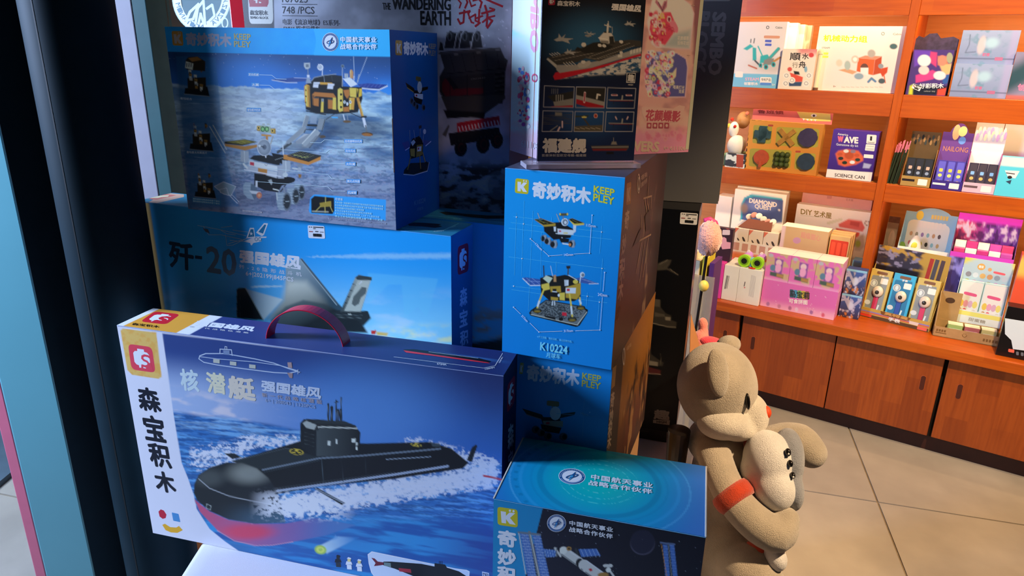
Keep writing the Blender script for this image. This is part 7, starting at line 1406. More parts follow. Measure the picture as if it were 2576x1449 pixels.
# lock puzzle box: frame with six windows and the puzzles inside
t, f = sb('puzzle_box', 1881, 2067, 307, Z2, .218, .055, hexof(pw('#c87a2c')), 'orange wooden puzzle set with six lock puzzles behind windows, middle shelf'); a = Art(t, f['front']); fr = f['front']
a.grid('front_print', lambda U, V, X, Y: lerp(pw('#e08a30'), pw('#c87424'), U), 4, 4)
for (x0, y0, x1, y1) in ((495, 385, 740, 632), (795, 408, 1352, 680), (448, 688, 992, 950), (1040, 745, 1305, 972)):
    s0 = (x1 - x0) * .05; a.rrect(c3([(x0, y0), (x1, y0 + s0), (x1 - 20, y1), (x0 - 16, y1 - s0)]), pw('#a88c30'), .1)
for (x, y) in ((718, 392), (1074, 732)): a.rrect(c3([(x - 34, y - 14), (x + 34, y - 12), (x + 34, y + 14), (x - 34, y + 12)]), pw('#b04028'), .3)
a.flush('window_panels', 'yellow window recesses')
for k in range(12):
    x = 470 + 80 * k; a.poly(c3([(x, 312 + .05 * (x - 470)), (x + 50, 315 + .05 * (x - 470)), (x + 48, 326 + .05 * (x - 470)), (x, 323 + .05 * (x - 470))]), pw('#20180c'))
for k in range(9): a.poly(c3([(430 - 6 * k, 340 + 70 * k), (444 - 6 * k, 340 + 70 * k), (440 - 6 * k, 380 + 70 * k), (426 - 6 * k, 380 + 70 * k)]), pw('#20180c')); a.poly(c3([(1432 - 10 * k, 385 + 74 * k), (1446 - 10 * k, 386 + 74 * k), (1441 - 10 * k, 425 + 74 * k), (1427 - 10 * k, 424 + 74 * k)]), pw('#20180c'))
a.flush('finger_joints', 'dark finger joints round the frame')
def puzzle(kind, x, y, r, col):
    cu, cv = fr.uv(*c3_(x, y)); ru = r / 5.174 * .00088 * 1.95; C_ = fr.P(cu, cv, .003); m_ = mat('puzzle_' + col.strip('#'), col, .4, noise=.2, nscale=60); gs = []
    ex = fr.ax; ez = UP; en = fr.n
    bar = lambda ang, l, w: gs.append(boxgeo(C_ - (ex * math.cos(ang) + ez * math.sin(ang)) * l - (ex * -math.sin(ang) + ez * math.cos(ang)) * w - en * .001, (ex * math.cos(ang) + ez * math.sin(ang)) * 2 * l, (ex * -math.sin(ang) + ez * math.cos(ang)) * 2 * w, en * .006))
    if kind == 'cross': bar(0, ru, ru * .45); bar(math.pi / 2, ru, ru * .45); bar(math.pi / 4, ru * .8, ru * .5)
    elif kind == 'star': bar(math.pi / 4, ru * 1.25, ru * .28); bar(-math.pi / 4, ru * 1.25, ru * .28)
    elif kind == 'grid': [gs.append(ellipsoid(C_ + ex * ru * .62 * i + ez * ru * .62 * j, ru * .36, ru * .36, ru * .36, nu=8, nv=6)) for i in (-1, 0, 1) for j in (-1, 0, 1)]
    else:
        n = 10; gs.append(extrude([C_ + ex * ru * math.cos(2 * math.pi * k / n) + ez * ru * math.sin(2 * math.pi * k / n) for k in range(n)], en * .006)); bar(0, ru * .98, ru * .2); bar(math.pi / 2, ru * .98, ru * .2)
        if kind == 'tip': gs.append(boxgeo(C_ - ex * ru * .2 - ez * ru * 1.25 + en * .005, ex * ru * .4, ez * ru * .8, en * .005))
    V, Fc = merge(*gs); t.mesh('lock_puzzle', V, Fc, m_)
puzzle('cross', 618, 505, 105, '#35525a'); puzzle('star', 925, 545, 105, '#a87c34'); puzzle('disc', 1205, 548, 118, '#3c3454'); puzzle('tip', 600, 805, 100, '#b4502c'); puzzle('grid', 862, 835, 105, '#3c4c24'); puzzle('disc', 1180, 860, 108, '#2c3c4c')
u0 = SU(1892, 300, .235)[0]; u1 = SU(2094, 300, .235)[0]; zz = fr.O.z
V, Fc = extrude([SP(u0, .235, zz + .0003), SP(u1, .235, zz + .0003), SP(u1, .235, zz + .045), SP(u0, .235, zz + .045)], SY * .002); t.mesh('header_card', V, Fc, mat('red_card', hexof(pw('#e86a58')), .5)); hf = Face(SP(u0, .2345, zz + .045), SX, -UP, u1 - u0, .045); a = Art(t, hf)
a.text('鲁班锁', c3_(545, 185), c3_(890, 190), c3_(545, 232), pw('#8a2c1c'), .02); a.poly(c3([(1060, 205), (1200, 200), (1400, 225), (1495, 240), (1500, 340), (1200, 330), (1100, 290)]), pw('#e8c058')); a.ell(*c3_(1280, 262), 7.5, 4.2, pw('#f8f0e0')); a.ell(*c3_(1280, 264), 3, 3, pw('#403028'))
for k in range(4): a.poly(c3([(1130 + 50 * k, 300 + 4 * k), (1165 + 50 * k, 302 + 4 * k), (1148 + 50 * k, 328 + 4 * k)]), pw('#f8f0e0'))
a.flush('header_print', 'red header card with a yellow beast pattern')
t, f = sb('science_box', 2090, 2207, 329, Z2, .222, .075, hexof(pw('#4a2870')), 'deep purple gemstone kit box with a white base band, middle shelf'); a = Art(t, f['front'])
def paint_w(U, V, X, Y):
    p = Paint(X, Y, pw('#46246c'), c3, 5.174); y = (Y - 240) * 5.174; x = (X - 1800) * 5.174; p.C = lerp(pw('#54307c'), pw('#3a1c5c'), V); p.put(sm(-3, 3, y - 960 - (x - 1470) * .075), pw('#ecd4c4'))
    p.fill([(1560, 760), (1600, 720), (1720, 700), (1860, 720), (1925, 800), (1920, 850), (1830, 900), (1680, 928), (1600, 900)], pw('#d85a30'), 3); p.ell(1740, 780, 60, 50, pw('#b84820'), .2); [p.ell(cx, cy, 34, 22, pw(c), .15) for cx, cy, c in ((1630, 820, '#2c2c24'), (1680, 876, '#24301c'), (1780, 870, '#e0d0c0'), (1850, 838, '#2c3424'), (1700, 725, '#e0c8a8'), (1790, 730, '#8c6c6c'), (1620, 765, '#c04c28'), (1840, 780, '#c04c28'))]
    p.fill([(1930, 880), (2030, 900), (2000, 950), (1915, 945)], pw('#a89ca8'), 2); return p.C
a.grid('front_print', paint_w, 80, 90, 'orange gemstone tray picture'); a.text('America', c3_(1592, 486), c3_(1728, 500), c3_(1590, 515), pw('#e8d8d8'), .02); a.text('W', c3_(1590, 528), c3_(1668, 530), c3_(1586, 606), pw('#e06470'), .06); a.text('AVE', c3_(1672, 532), c3_(1862, 542), c3_(1668, 618), pw('#f4e6e0'), .06); a.text('Gemstone diy kit', c3_(1572, 620), c3_(1858, 642), c3_(1570, 660), pw('#e0d0d4'), .01)
a.text('SCIENCE CAN', c3_(1552, 1012), c3_(1942, 1048), c3_(1550, 1056), pw('#403430'), .02); a.rrect(c3([(1972, 508), (2098, 516), (2088, 634), (1962, 626)]), pw('#f0e0d4'), .12); a.text('1', c3_(2014, 532), c3_(2040, 533), c3_(2010, 588), pw('#30241c'), .03); a.text('Level', c3_(1984, 598), c3_(2066, 603), c3_(1982, 620), pw('#30241c'), .01); a.rrect(c3([(1958, 634), (2080, 642), (2066, 728), (1944, 716)]), pw('#ead8cc'), .1); a.rrect(c3([(1932, 765), (2056, 774), (2052, 822), (1928, 812)]), pw('#ead8cc'), .1)
for y in (660, 690, 705): a.line(c3([(1962, y), (2060, y + 6)]), .8, pw('#8a7468'))
a.flush('lettering', 'white lettering and label boxes')
# ---- generic counter displays ---------------------------------------------------
def display(name, label, xl, xr, ylip, zb, dl, depth, yback, col, lipc=None, backc=None, dome=None, cat='display box', ym=None, side=.6, innerc=None):
    ym = ym or (ylip + 10); u0 = SU(xl, ym, dl)[0]; u1 = SU(xr, ym, dl)[0]; zl = SU((xl + xr) / 2, ylip, dl)[1]; zb_ = SU((xl + xr) / 2 + 20, yback, dl + depth)[1]
    t = Thing(name, SP((u0 + u1) / 2, dl + depth / 2, zb), label, cat); w = .0018; C1 = mat('disp_' + name + col.strip('#'), col, .45, noise=.06)
    t.box('tray_floor', SP(u0, dl, zb), SX * (u1 - u0), SY * depth, UP * w, C1); t.box('front_lip', SP(u0, dl, zb), SX * (u1 - u0), SY * w, UP * (zl - zb), mat('lip' + (lipc or col).strip('#'), lipc or col, .45, noise=.05))
    zs = zl + (zb_ - zl) * side
    for u in (u0, u1 - w):
        V, Fc = extrude([SP(u, dl + w, zb), SP(u, dl + depth, zb), SP(u, dl + depth, zs), SP(u, dl + w, zl)], SX * w); t.mesh('side_panel', V, Fc, C1)
    pts = [(u0, zb), (u1, zb), (u1, zb_), (u0, zb_)]
    if dome:
        a0, a1, hh = dome; ua = u0 + (u1 - u0) * a0; ub = u0 + (u1 - u0) * a1; pts = [(u0, zb), (u1, zb), (u1, zb_)] + [(ub + (ua - ub) * k / 12, zb_ + hh * math.sin(math.pi * k / 12) ** .7) for k in range(13)] + [(u0, zb_)]
    V, Fc = extrude([SP(u, dl + depth, z) for u, z in pts], SY * w); t.mesh('back_card', V, Fc, mat('back' + (backc or col).strip('#'), backc or col, .45, noise=.05))
    zt = max(z for u, z in pts)
    return t, Face(SP(u0, dl, zl), SX, -UP, u1 - u0, zl - zb), Face(SP(u0, dl + depth - .0004, zt), SX, -UP, u1 - u0, zt - zb), (u0, u1, zl, zb_)
def packet(name, label, group, u, dl, z, w, h, d, col, paint=None, lean=.12, cat='pack'):
    t = Thing(name, SP(u + w / 2, dl, z), label, cat, group); up_ = (UP + SY * lean).normalized()
    V, Fc = boxgeo(SP(u, dl, z), SX * w, (SY - UP * lean).normalized() * d, up_ * h); t.mesh('pack', V, Fc, mat('pack' + col.strip('#'), col, .35, noise=.1), bevel=.001)
    F_ = Face(SP(u, dl, z) + up_ * h, SX, -up_, w, h); a = Art(t, F_, px=False)
    if paint: paint(a); a.flush('pack_print')
    return t
random.seed(4)
# ---- row 2 right ----------------------------------------------------------------
ub, _ = SU(2258, 430, .25); bd = Thing('stick_bundle', SP(ub, .25, Z2), 'bundle of thin dark sticks with pink tips left of the brown display', 'sticks')
for k in range(16):
    x = ub - .030 + .0032 * (k % 12) + .002 * (k // 12); d_ = .232 + .007 * (k % 4); tip = SP(x + random.uniform(.008, .022), d_ + .02, 1.028 + random.uniform(.15, .172)); bs = SP(x, d_, Z2)
    V, Fc = tube([bs, bs.lerp(tip, .8)], .0026, 6); s_ = bd.mesh('stick', V, Fc, mat('dark_stick', hexof(pw('#2c3424')), .25)); V, Fc = tube([bs.lerp(tip, .8), tip], .0022, 6); bd.mesh('pink_tip', V, Fc, mat('pink_tip', hexof(pw('#d06a78')), .5), s_)
c4 = tr(2200, 270, 5.367); c4_ = tr1(2200, 270, 5.367)
def pen(c_a, c_b, c_c):
    def f_(a): a.rrect([(.12, .04), (.88, .04), (.88, .96), (.12, .96)], c_a, .08); a.rrect([(.3, .3), (.7, .3), (.7, .42), (.3, .42)], c_b, .2); a.ell(.5, .55, .22, .06, c_c, n=12); a.rrect([(.35, .72), (.65, .72), (.65, .82), (.35, .82)], c_b, .2)
    return f_
for (nm, lab, xl, xr, ylip, yb, col, lip, back, dome, pcol, pa) in (
    ('display_box', 'brown cardboard counter display with three dark pens, middle shelf', 2266, 2341, 444, 331, '#8a5c2c', '#b0803c', '#5c4020', None, '#20201c', pen(pw('#242428'), pw('#c89878'), pw('#8c8c90'))),
    ('display_box', 'purple counter display with a pink domed header and three yellow toys, middle shelf', 2342, 2421, 455, 333, '#4c2c6c', '#3c2468', '#6c3c74', (.22, .82, .035), '#40307c', pen(pw('#5c509c'), pw('#e0b040'), pw('#e8c858'))),
    ('display_box', 'magenta counter display with a white cloud header and three blue toys, middle shelf', 2421, 2503, 461, 335, '#a02870', '#d8a8a0', '#e8c8d0', (.25, .9, .025), '#2c2430', pen(pw('#3c3034'), pw('#80a0c0'), pw('#d89c50')))):
    t, lf, bf, (u0, u1, zl, zt) = display(nm, lab, xl, xr, ylip, Z2, .21, .085, yb, hexof(pw(col)), hexof(pw(lip)), hexof(pw(back)), dome)
    w3 = (u1 - u0) / 3.4
    for k in range(3): packet('toy_pen_pack', 'slim toy pack, %s of three in the %s display' % (('left', 'middle', 'right')[k], lab.split()[0]), 'slim packs in the %s display' % lab.split()[0], u0 + .006 + k * (u1 - u0 - .01) / 3, .232, Z2 + .004, w3, .105, .008, hexof(pw(pcol)), pa, .18)
    a = Art(t, lf, px=False); a.rrect([(.58, .2), (.9, .2), (.9, .8), (.58, .8)], pw('#eee0d0'), .1)
    for k in range(6): a.line([(.06 + .07 * k, .4), (.09 + .07 * k, .4)], .22, pw('#2c1c18' if 'brown' in lab else '#e0d0d0' if 'purple' in lab else '#6a4a44'))
    a.flush('lip_print'); a = Art(t, bf, px=False)
    if 'brown' in lab:
        for k in range(16): a.ell(.06 + .058 * k, .10 + .05 * (k % 3), .04, .05, pw(('#3c3c34', '#7c5430', '#20201c', '#9c7040')[k % 4]), n=8)
    elif 'purple' in lab: a.ell(.42, .14, .12, .12, pw('#e8b070'), n=16); a.ell(.62, .12, .14, .08, pw('#e8d878'), n=16); a.ell(.66, .26, .12, .06, pw('#6c88c0'), n=14); a.text('NAILONG', (.1, .36), (.92, .36), (.1, .44), pw('#b87058'), .02)
    else:
        for k in range(22): a.ell(.05 + .043 * k, .12 + .06 * math.sin(k * 2.1), .05, .06, pw(('#f0dce0', '#d8a0b8', '#e8d8a0', '#c8b8d8', '#f4e8e4')[k % 5]), n=10)
    a.flush('header_print')
for (xl, xr, yt, lab) in ((2454, 2524, 306, 'white flat box at the back above the magenta display'), (2526, 2600, 310, 'white flat box with a pink band at the right end of the middle shelf')):
    t, f = sb('toy_box', xl, xr, yt, Z2, .38, .06, hexof(pw('#f2d8c0')), lab, ym=330); a = Art(t, f['front'], px=False); a.grid('front_print', lambda U, V, X, Y: lerp(lerp(pw('#f4dcc4'), pw('#f0e4d8'), sm(.2, .3, V)), np.array(pw('#c890a8')), sm(.1, .02, np.abs(V - .5))), 6, 20)
t, f = sb('toy_box', 2512, 2600, 397, Z2, .212, .05, hexof(pw('#60b4cc')), 'sky-blue box with a white patch at the right end of the middle shelf'); a = Art(t, f['front']); a.grid('front_print', lambda U, V, X, Y: lerp(pw('#5cbcd8'), pw('#f0f0ec'), sm(.25, .18, V)), 10, 20); a.poly(c4([(1760, 850), (1960, 860), (1900, 960), (1800, 940)]), pw('#e8d0c8')); a.line(c4([(1780, 885), (1890, 900)]), 2.5, pw('#3c2c2c')); a.ell(*c4_(1825, 945), 6, 4, pw('#2c2420')); a.poly(c4([(1770, 1000), (1850, 980), (1830, 1040)]), pw('#34404c')); a.flush('patch_print', 'white patch with dark marks')
# ---- counter, left bay ----------------------------------------------------------
c5 = tr(1750, 470, 4.262); c5_ = tr1(1750, 470, 4.262)
sb('white_carton', 1800, 1838, 493, ZK, .36, .08, hexof(pw('#f4e6cc')), 'plain white carton at the far left of the counter')
t, f = sb('game_box', 1844, 1975, 482, ZK, .36, .05, hexof(pw('#f2ead6')), 'white diamond puzzle game box with a dark blue picture, back of the counter'); a = Art(t, f['front'])
def paint_dq(U, V, X, Y):
    p = Paint(X, Y, pw('#f6ecd4'), c5, 4.262); p.fill([(480, 320), (490, 180), (520, 115), (600, 75), (760, 95), (930, 120), (925, 380), (470, 360)], pw('#3c9c9c'), 2); p.fill([(500, 320), (505, 190), (540, 125), (620, 108), (940, 140), (925, 390), (490, 370)], pw('#4c5474'), 2); p.ell(700, 200, 150, 60, pw('#8c90b0'), .6, .7); p.ell(520, 230, 40, 50, pw('#a87c58'), .4, .8); p.ell(895, 250, 12, 14, pw('#f4e4d0'), .3); return p.C
a.grid('front_print', paint_dq, 80, 60, 'dark blue diamond picture'); a.text('DIAMOND', c5_(575, 118), c5_(876, 168), c5_(570, 170), pw('#f0eef0'), .05); a.text('QUEST', c5_(632, 182), c5_(822, 208), c5_(630, 238), pw('#f0eef0'), .05); a.flush('lettering', 'white bubble lettering')
sb('game_box', 1850, 1980, 474, ZK, .414, .03, hexof(pw('#e4cfae')), 'cream box standing behind the diamond puzzle game box')
t, f = sb('craft_box', 1998, 2186, 523, ZK, .42, .05, hexof(pw('#f4e6cc')), 'cream craft house kit box with a red building picture, back of the counter'); a = Art(t, f['front'])
def paint_dy(U, V, X, Y):
    p = Paint(X, Y, pw('#f6eacc'), c5, 4.262); p.C = lerp(pw('#f8f0d8'), pw('#eccaac'), sm(.2, .9, V + U * .3)); p.fill([(1530, 400), (1640, 345), (1780, 365), (1815, 440), (1790, 480), (1540, 430)], pw('#e0604c'), 2); p.fill([(1660, 370), (1760, 385), (1750, 430), (1650, 410)], pw('#c04838')); p.fill([(1500, 440), (1760, 490), (1750, 530), (1690, 560), (1520, 500)], pw('#d84c34'), 2); p.fill([(1640, 560), (1720, 560), (1710, 640), (1640, 640)], pw('#544438'), 3); p.fill([(1720, 560), (1800, 500), (1810, 640), (1760, 690), (1700, 680)], pw('#c8a894'), 3); p.ell(1740, 610, 30, 40, pw('#a0a040'), .4); p.ell(1838, 388, 28, 26, pw('#8a6048'), .1); p.ell(1838, 388, 20, 18, pw('#efcfae'), .1); p.line([(1420, 390), (1560, 350)], 30, pw('#e0c8a0')); return p.C
a.grid('front_print', paint_dy, 110, 70, 'red craft building picture'); a.text('DIY', c5_(1128, 235), c5_(1250, 250), c5_(1126, 292), pw('#8a6c28'), .02); a.text('艺术屋', c5_(1268, 252), c5_(1460, 278), c5_(1264, 318), pw('#8a6c28'), .02); a.line(c5([(1125, 305), (1370, 330)]), 1, pw('#c8b898')); a.flush('lettering', 'gold lettering')
t, f = sb('craft_box', 2012, 2190, 494, ZK, .50, .05, hexof(pw('#eca08c')), 'salmon pink box showing above the craft house kit'); a = Art(t, f['front']); a.text('艺术屋', c5_(1610, 125), c5_(1690, 132), c5_(1610, 150), pw('#c07868'), .01); a.rrect(c5([(1410, 95), (1462, 98), (1458, 130), (1406, 127)]), pw('#d88878'), .2); a.flush('lettering')
t, f = sb('tan_carton', 1961, 2080, 575, ZK, .24, .085, hexof(pw('#d8a878')), 'tan carton with faint pink lettering and a lid whitened for the strong light on it, counter middle'); a = Art(t, f['front']); a.grid('front_print', lambda U, V, X, Y: lerp(pw('#e8b8a8'), pw('#d09c68'), sm(.06, .10, U)), 30, 4); a.text('超级甜心', c5_(1130, 480), c5_(1340, 520), c5_(1128, 545), pw('#d8806c'), .01); a.ell(*c5_(1085, 575), 10, 8, pw('#c88894')); a.flush('lettering', 'faint pink lettering')
aTp = Art(t, f['top']); flat(aTp, '#f8f0d8', 'lid_print')  # white lid colour stands for strong light from above
for k, (xl, xr, yt, dl) in enumerate(((2082, 2134, 594, .262), (2084, 2140, 588, .292), (2088, 2146, 583, .322))):
    t, f = sb('craft_pack', xl, xr, yt, ZK, dl, .026, hexof(pw('#d8a060')), '%s small pack with a red window, beside the tan carton' % ('front', 'middle', 'rear')[k], group='small red-window packs'); a = Art(t, f['front'], px=False); a.rrect([(.06, .06), (.94, .06), (.94, .30), (.06, .30)], pw('#d83c24'), .08); [a.rrect([(.12 + .28 * i, .09), (.32 + .28 * i, .09), (.32 + .28 * i, .27), (.12 + .28 * i, .27)], pw('#f05030'), .2) for i in range(3)]; a.flush('window_print', 'red window')
# blind boxes in their display
t, lf, bf, (u0, u1, zl, zt) = display('display_box', 'open white display with a brown pop-up flap and small peach boxes, counter left', 1840, 1957, 612, ZK, .235, .10, 560, hexof(pw('#f4e2c4')), hexof(pw('#e8b894')))
a = Art(t, lf, px=False); a.grid('lip_print', lambda U, V, X, Y: lerp(pw('#e8c8a8'), pw('#e07038'), sm(.22, .26, V)), 4, 24)
for k in range(5): a.rrect([(.04 + .19 * k, .04), (.17 + .19 * k, .04), (.17 + .19 * k, .2), (.04 + .19 * k, .2)], pw('#c8886c'), .1)
a.flush('lip_marks')
w3 = (u1 - u0 - .008) / 3; zk = SU(1890, 577, .25)[1]
for k in range(3):
    tt, ff = carton('blind_box', SP(u0 + .004 + k * w3, .24, zk), -33.6, w3 - .002, .075, zk - ZK - .003, hexof(pw('#e4c09c')), '%s peach blind box in the white display, counter left' % ('left', 'middle', 'right')[k], 'box', 'peach blind boxes'); a = Art(tt, ff['front'], px=False); a.poly([(0, 0), (.3, 0), (0, .1)], pw('#d86848')); a.ell(.35, .2, .12, .02, pw('#40342c'), rot=15, n=10); a.ell(.72, .18, .14, .03, pw('#40342c'), rot=15, n=10); a.rrect([(.4, .24), (.75, .25), (.75, .31), (.4, .3)], pw('#d89880'), .2); a.flush('front_print')
up0, zp0 = SU(1862, 566, .28); up1, _ = SU(1945, 575, .28)
V, Fc = extrude([SP(up0, .25, zk + .002), SP(up1, .25, zk + .002), SP(up1 - .01, .30, zk + .035), SP(up0 + .03, .30, zk + .035)], UP * .002); fo = t.mesh('popup_flap', V, Fc, mat('brown_flap', hexof(pw('#6a3424')), .5), label='brown pop-up flap')
for k in range(6):
    c_ = SP(up0 + .03 + (up1 - up0 - .04) * k / 5, .303, zk + .045 + .012 * math.sin(k * 1.1)); V, Fc = ellipsoid(c_, .016, .003, .014, nu=12, nv=8); t.mesh('cutout', V, Fc, mat('cut%d' % (k % 3), hexof(pw(('#e8c0a0', '#d08068', '#f0d8c0')[k % 3])), .6), smooth=True)
# heart display and magenta case at the left end
t, f = sb('gift_box', 1789, 1841, 573, ZK + .165, .07, .03, hexof(pw('#3c2028')), 'black card with pink heart shapes standing on the magenta case', 'card'); a = Art(t, f['front'])
z7 = tr(1740, 540, 5.85); z7_ = tr1(1740, 540, 5.85)
a.poly(z7([(400, 130), (440, 95), (470, 115), (500, 110), (510, 150), (460, 195), (420, 190), (400, 150)]), pw('#f03c84')); a.ell(*z7_(540, 190), 7, 4.5, pw('#f05048')); a.rrect(z7([(456, 222), (566, 226), (562, 300), (450, 298)]), pw('#f0c4c0'), .15); a.poly(z7([(440, 370), (470, 325), (510, 350), (515, 400), (575, 410), (570, 500), (450, 510), (425, 440)]), pw('#f09c9c')); a.poly(z7([(385, 275), (420, 275), (435, 330), (415, 385), (372, 360)]), pw('#e888a0')); a.flush('heart_print', 'pink heart and panel prints')
mg = carton('gift_case', SP(SU(1792, 700, .03)[0] - .01, .03, ZK + .165), -33.6, .055, .12, .1645, hexof(pw('#e83c88')), 'narrow magenta case at the left end of the counter')
# white cartons
ua = SU(1803, 700, .035)[0]; um = SU(1856, 715, .035)[0]; uz = SU(1913, 725, .035)[0]; zt = SU(1860, 672, .035)[1]
ua = max(ua, mg[1]['front'].P(mg[1]['front'].w, 0).__sub__(SB).dot(SX) + .002)
for k, (a0, a1) in enumerate(((ua, um - .001), (um, uz))):
    t, f = carton('white_carton', SP(a0, .035, zt), -33.6, a1 - a0, .15, zt - ZK, hexof(pw('#f0dcc8')), '%s plain white carton of the pair at the front of the counter' % ('left', 'right')[k], 'box', 'white cartons on the counter front'); a = Art(t, f['front'])
    if k == 0: a.line(c5([(350, 955), (325, 1090)]), 1.0, pw('#4c4038')); a.line(c5([(338, 955), (313, 1090)]), 3.5, pw('#8a7a6c')); a.line(c5([(360, 956), (336, 1091)]), 1.0, pw('#4c4038'))
    else:
        for i in range(5): a.line(c5([(600 + 11 * i, 945 + 4 * i), (570 + 11 * i, 1170 + 4 * i)]), .8, pw('#b09c8c'))
        a.line(c5([(530, 1020), (520, 1065)]), 2, pw('#5c4c44')); a.ell(*c5_(525, 1080), 1.5, 1.5, pw('#d04040'))
    a.flush('small_print')
# toy binoculars resting on the white cartons
zb0 = zt; bn = Thing('toy_binoculars', CP(1893, 650, .09), 'lime green and lilac toy binoculars on the white cartons', 'binoculars'); bn_c = mat('lime_plastic', hexof(pw('#a8d020')), .3); lil = mat('lilac_plastic', hexof(pw('#c880b8')), .35)
for sx_ in (-1, 1):
    uu = SU(1893, 632, .05)[0] + sx_ * .028; c0 = SP(uu, .045, zb0 + .0285)
    gs = []
    V, Fc = tube([c0, c0 + SY * .012, c0 + SY * .03], [.0275, .0265, .024], 20); bb = bn.mesh('barrel', V, Fc, bn_c, smooth=False); V, Fc = tube([c0 + SY * .03 + UP * .004, c0 + SY * .075 + UP * .012], [.021, .017], 16); bn.mesh('eyepiece', V, Fc, lil)
    V, Fc = tube([c0 - SY * .0006, c0 - SY * .0012], [.019, .019], 20); bn.mesh('lens_ring', V, Fc, mat('lime_dark', hexof(pw('#7ca010')), .4), bb); V, Fc = tube([c0 - SY * .0013, c0 - SY * .0019], [.0125, .0125], 18); bn.mesh('lens', V, Fc, mat('lens_dark', '#20241c', .15), bb)
    V, Fc = tube([c0 + SY * .05 + UP * .030, c0 + SY * .056 + UP * .0305], [.007, .007], 12); bn.mesh('cap_mark', V, Fc, mat('white_mark', '#f0e8f0', .4))
cc = SP(SU(1893, 632, .05)[0], .05, zb0 + .002); V, Fc = boxgeo(cc - SX * .005, SX * .01, SY * .03, UP * .042); bn.mesh('hinge', V, Fc, mat('sky_plastic', hexof(pw('#78b0d0')), .3), bevel=.002)
rg = Thing('red_ring', CP(1888, 662, .04), 'small red ring lying on the right white carton', 'ring'); V = []; Fc = []; 
rc = SP(SU(1890, 662, .06)[0] + .01, .043, zt + .0035); pts = [rc + SX * .012 * math.cos(2 * math.pi * k / 16) + SY * .006 * math.sin(2 * math.pi * k / 16) for k in range(17)]; V, Fc = tube(pts, .0028, 6); rg.mesh('ring', V, Fc, mat('red_gloss', '#d02818', .3), smooth=True)
# pink display with three boxes on top
ua = SU(1913, 740, .055)[0] + .004; uz = SU(2103, 770, .055)[0]; zt = SU(2010, 718, .055)[1]
t, f = carton('display_box', SP(ua, .055, zt), -33.6, uz - ua, .125, zt - ZK, hexof(pw('#e884a4')), 'hot pink base box with a rainbow badge, under the three blind boxes', 'display box'); a = Art(t, f['front'])
def paint_pk(U, V, X, Y):
    p = Paint(X, Y, pw('#e06c94'), c5, 4.262); x = (X - 1750) * 4.262; y = (Y - 470) * 4.262; p.C = lerp(pw('#dc6494'), pw('#f0a4a4'), sm(1200, 1330, y - (x - 900) * .15)); [p.ell(cx, cy, 18, 22, pw(c), .3, .8) for cx, cy, c in ((775, 1255, '#a06080'), (895, 1280, '#c0707c'), (1010, 1300, '#a0506c'), (1240, 1345, '#8c5480'), (1365, 1375, '#d03c4c'), (1080, 1315, '#e8c0b8'))]; p.put((fbm(x / 9, y / 9, 2) > .86) * .6, pw('#f8d0d8')); return p.C
a.grid('front_print', paint_pk, 90, 40, 'pink panel with small toy pictures')
for k, c in enumerate(('#3c5454', '#4c8c98', '#80a048', '#c8a038', '#9c5c40')): a.rrect(c5([(1010 + 42 * k, 1098 + 5 * k), (1050 + 42 * k, 1103 + 5 * k), (1048 + 42 * k, 1190 + 5 * k), (1008 + 42 * k, 1185 + 5 * k)]), pw(c), .15)
a.text('马宝莉', c5_(1008, 1108), c5_(1225, 1135), c5_(1006, 1180), pw('#30302c'), .03); a.text('可食拼图', c5_(1000, 1195), c5_(1200, 1215), c5_(998, 1245), pw('#f4e8e4'), .03); a.flush('badge', 'rainbow badge lettering')
w3 = (uz - ua) / 3; zt2 = SU(1955, 637, .057)[1]
for k in range(3):
    tt, ff = carton('blind_box', SP(ua + k * w3 + .0006, .057, zt2), -33.6, w3 - .0012, .12, zt2 - zt - .0005, hexof(pw('#f0a0b0')), '%s pink and gold blind box on the hot pink base box' % ('left', 'middle', 'right')[k], 'box', 'pink and gold blind boxes'); a = Art(tt, ff['front'], px=False)
    def paint_bb(U, V, X, Y):
        p = Paint(U * 100, V * 110, pw('#d85c90')); p.C = lerp(pw('#e06898'), pw('#c8a468'), sm(.42, .62, fbm(U * 5 + k, V * 5, 3)) * .9); p.C = lerp(p.C, pw('#e890a8'), sm(.85, 1, V)); p.fill([(34, 20), (70, 22), (70, 80), (36, 78)], pw('#8c4c88'), 3); p.ell(52, 36, 12, 12, pw('#e8b8a8'), .2); p.ell(52, 58, 13, 18, pw('#e898a8'), .2); p.ell(30, 60, 11, 13, pw('#607880'), .15); p.fill([(22, 76), (78, 80), (78, 96), (22, 92)], pw('#4c5848'), 3); p.fill([(50, 80), (78, 82), (78, 94), (50, 92)], pw('#b07c40'), 3); p.ell(16, 12, 10, 7, pw('#b8a8a0'), .2); return p.C
    a.grid('front_print', paint_bb, 36, 40, 'pink and gold picture'); a = Art(tt, ff['top']); flat(a, '#fbf4e0', 'lid_print')  # near-white lid: overhead light put into the top colour
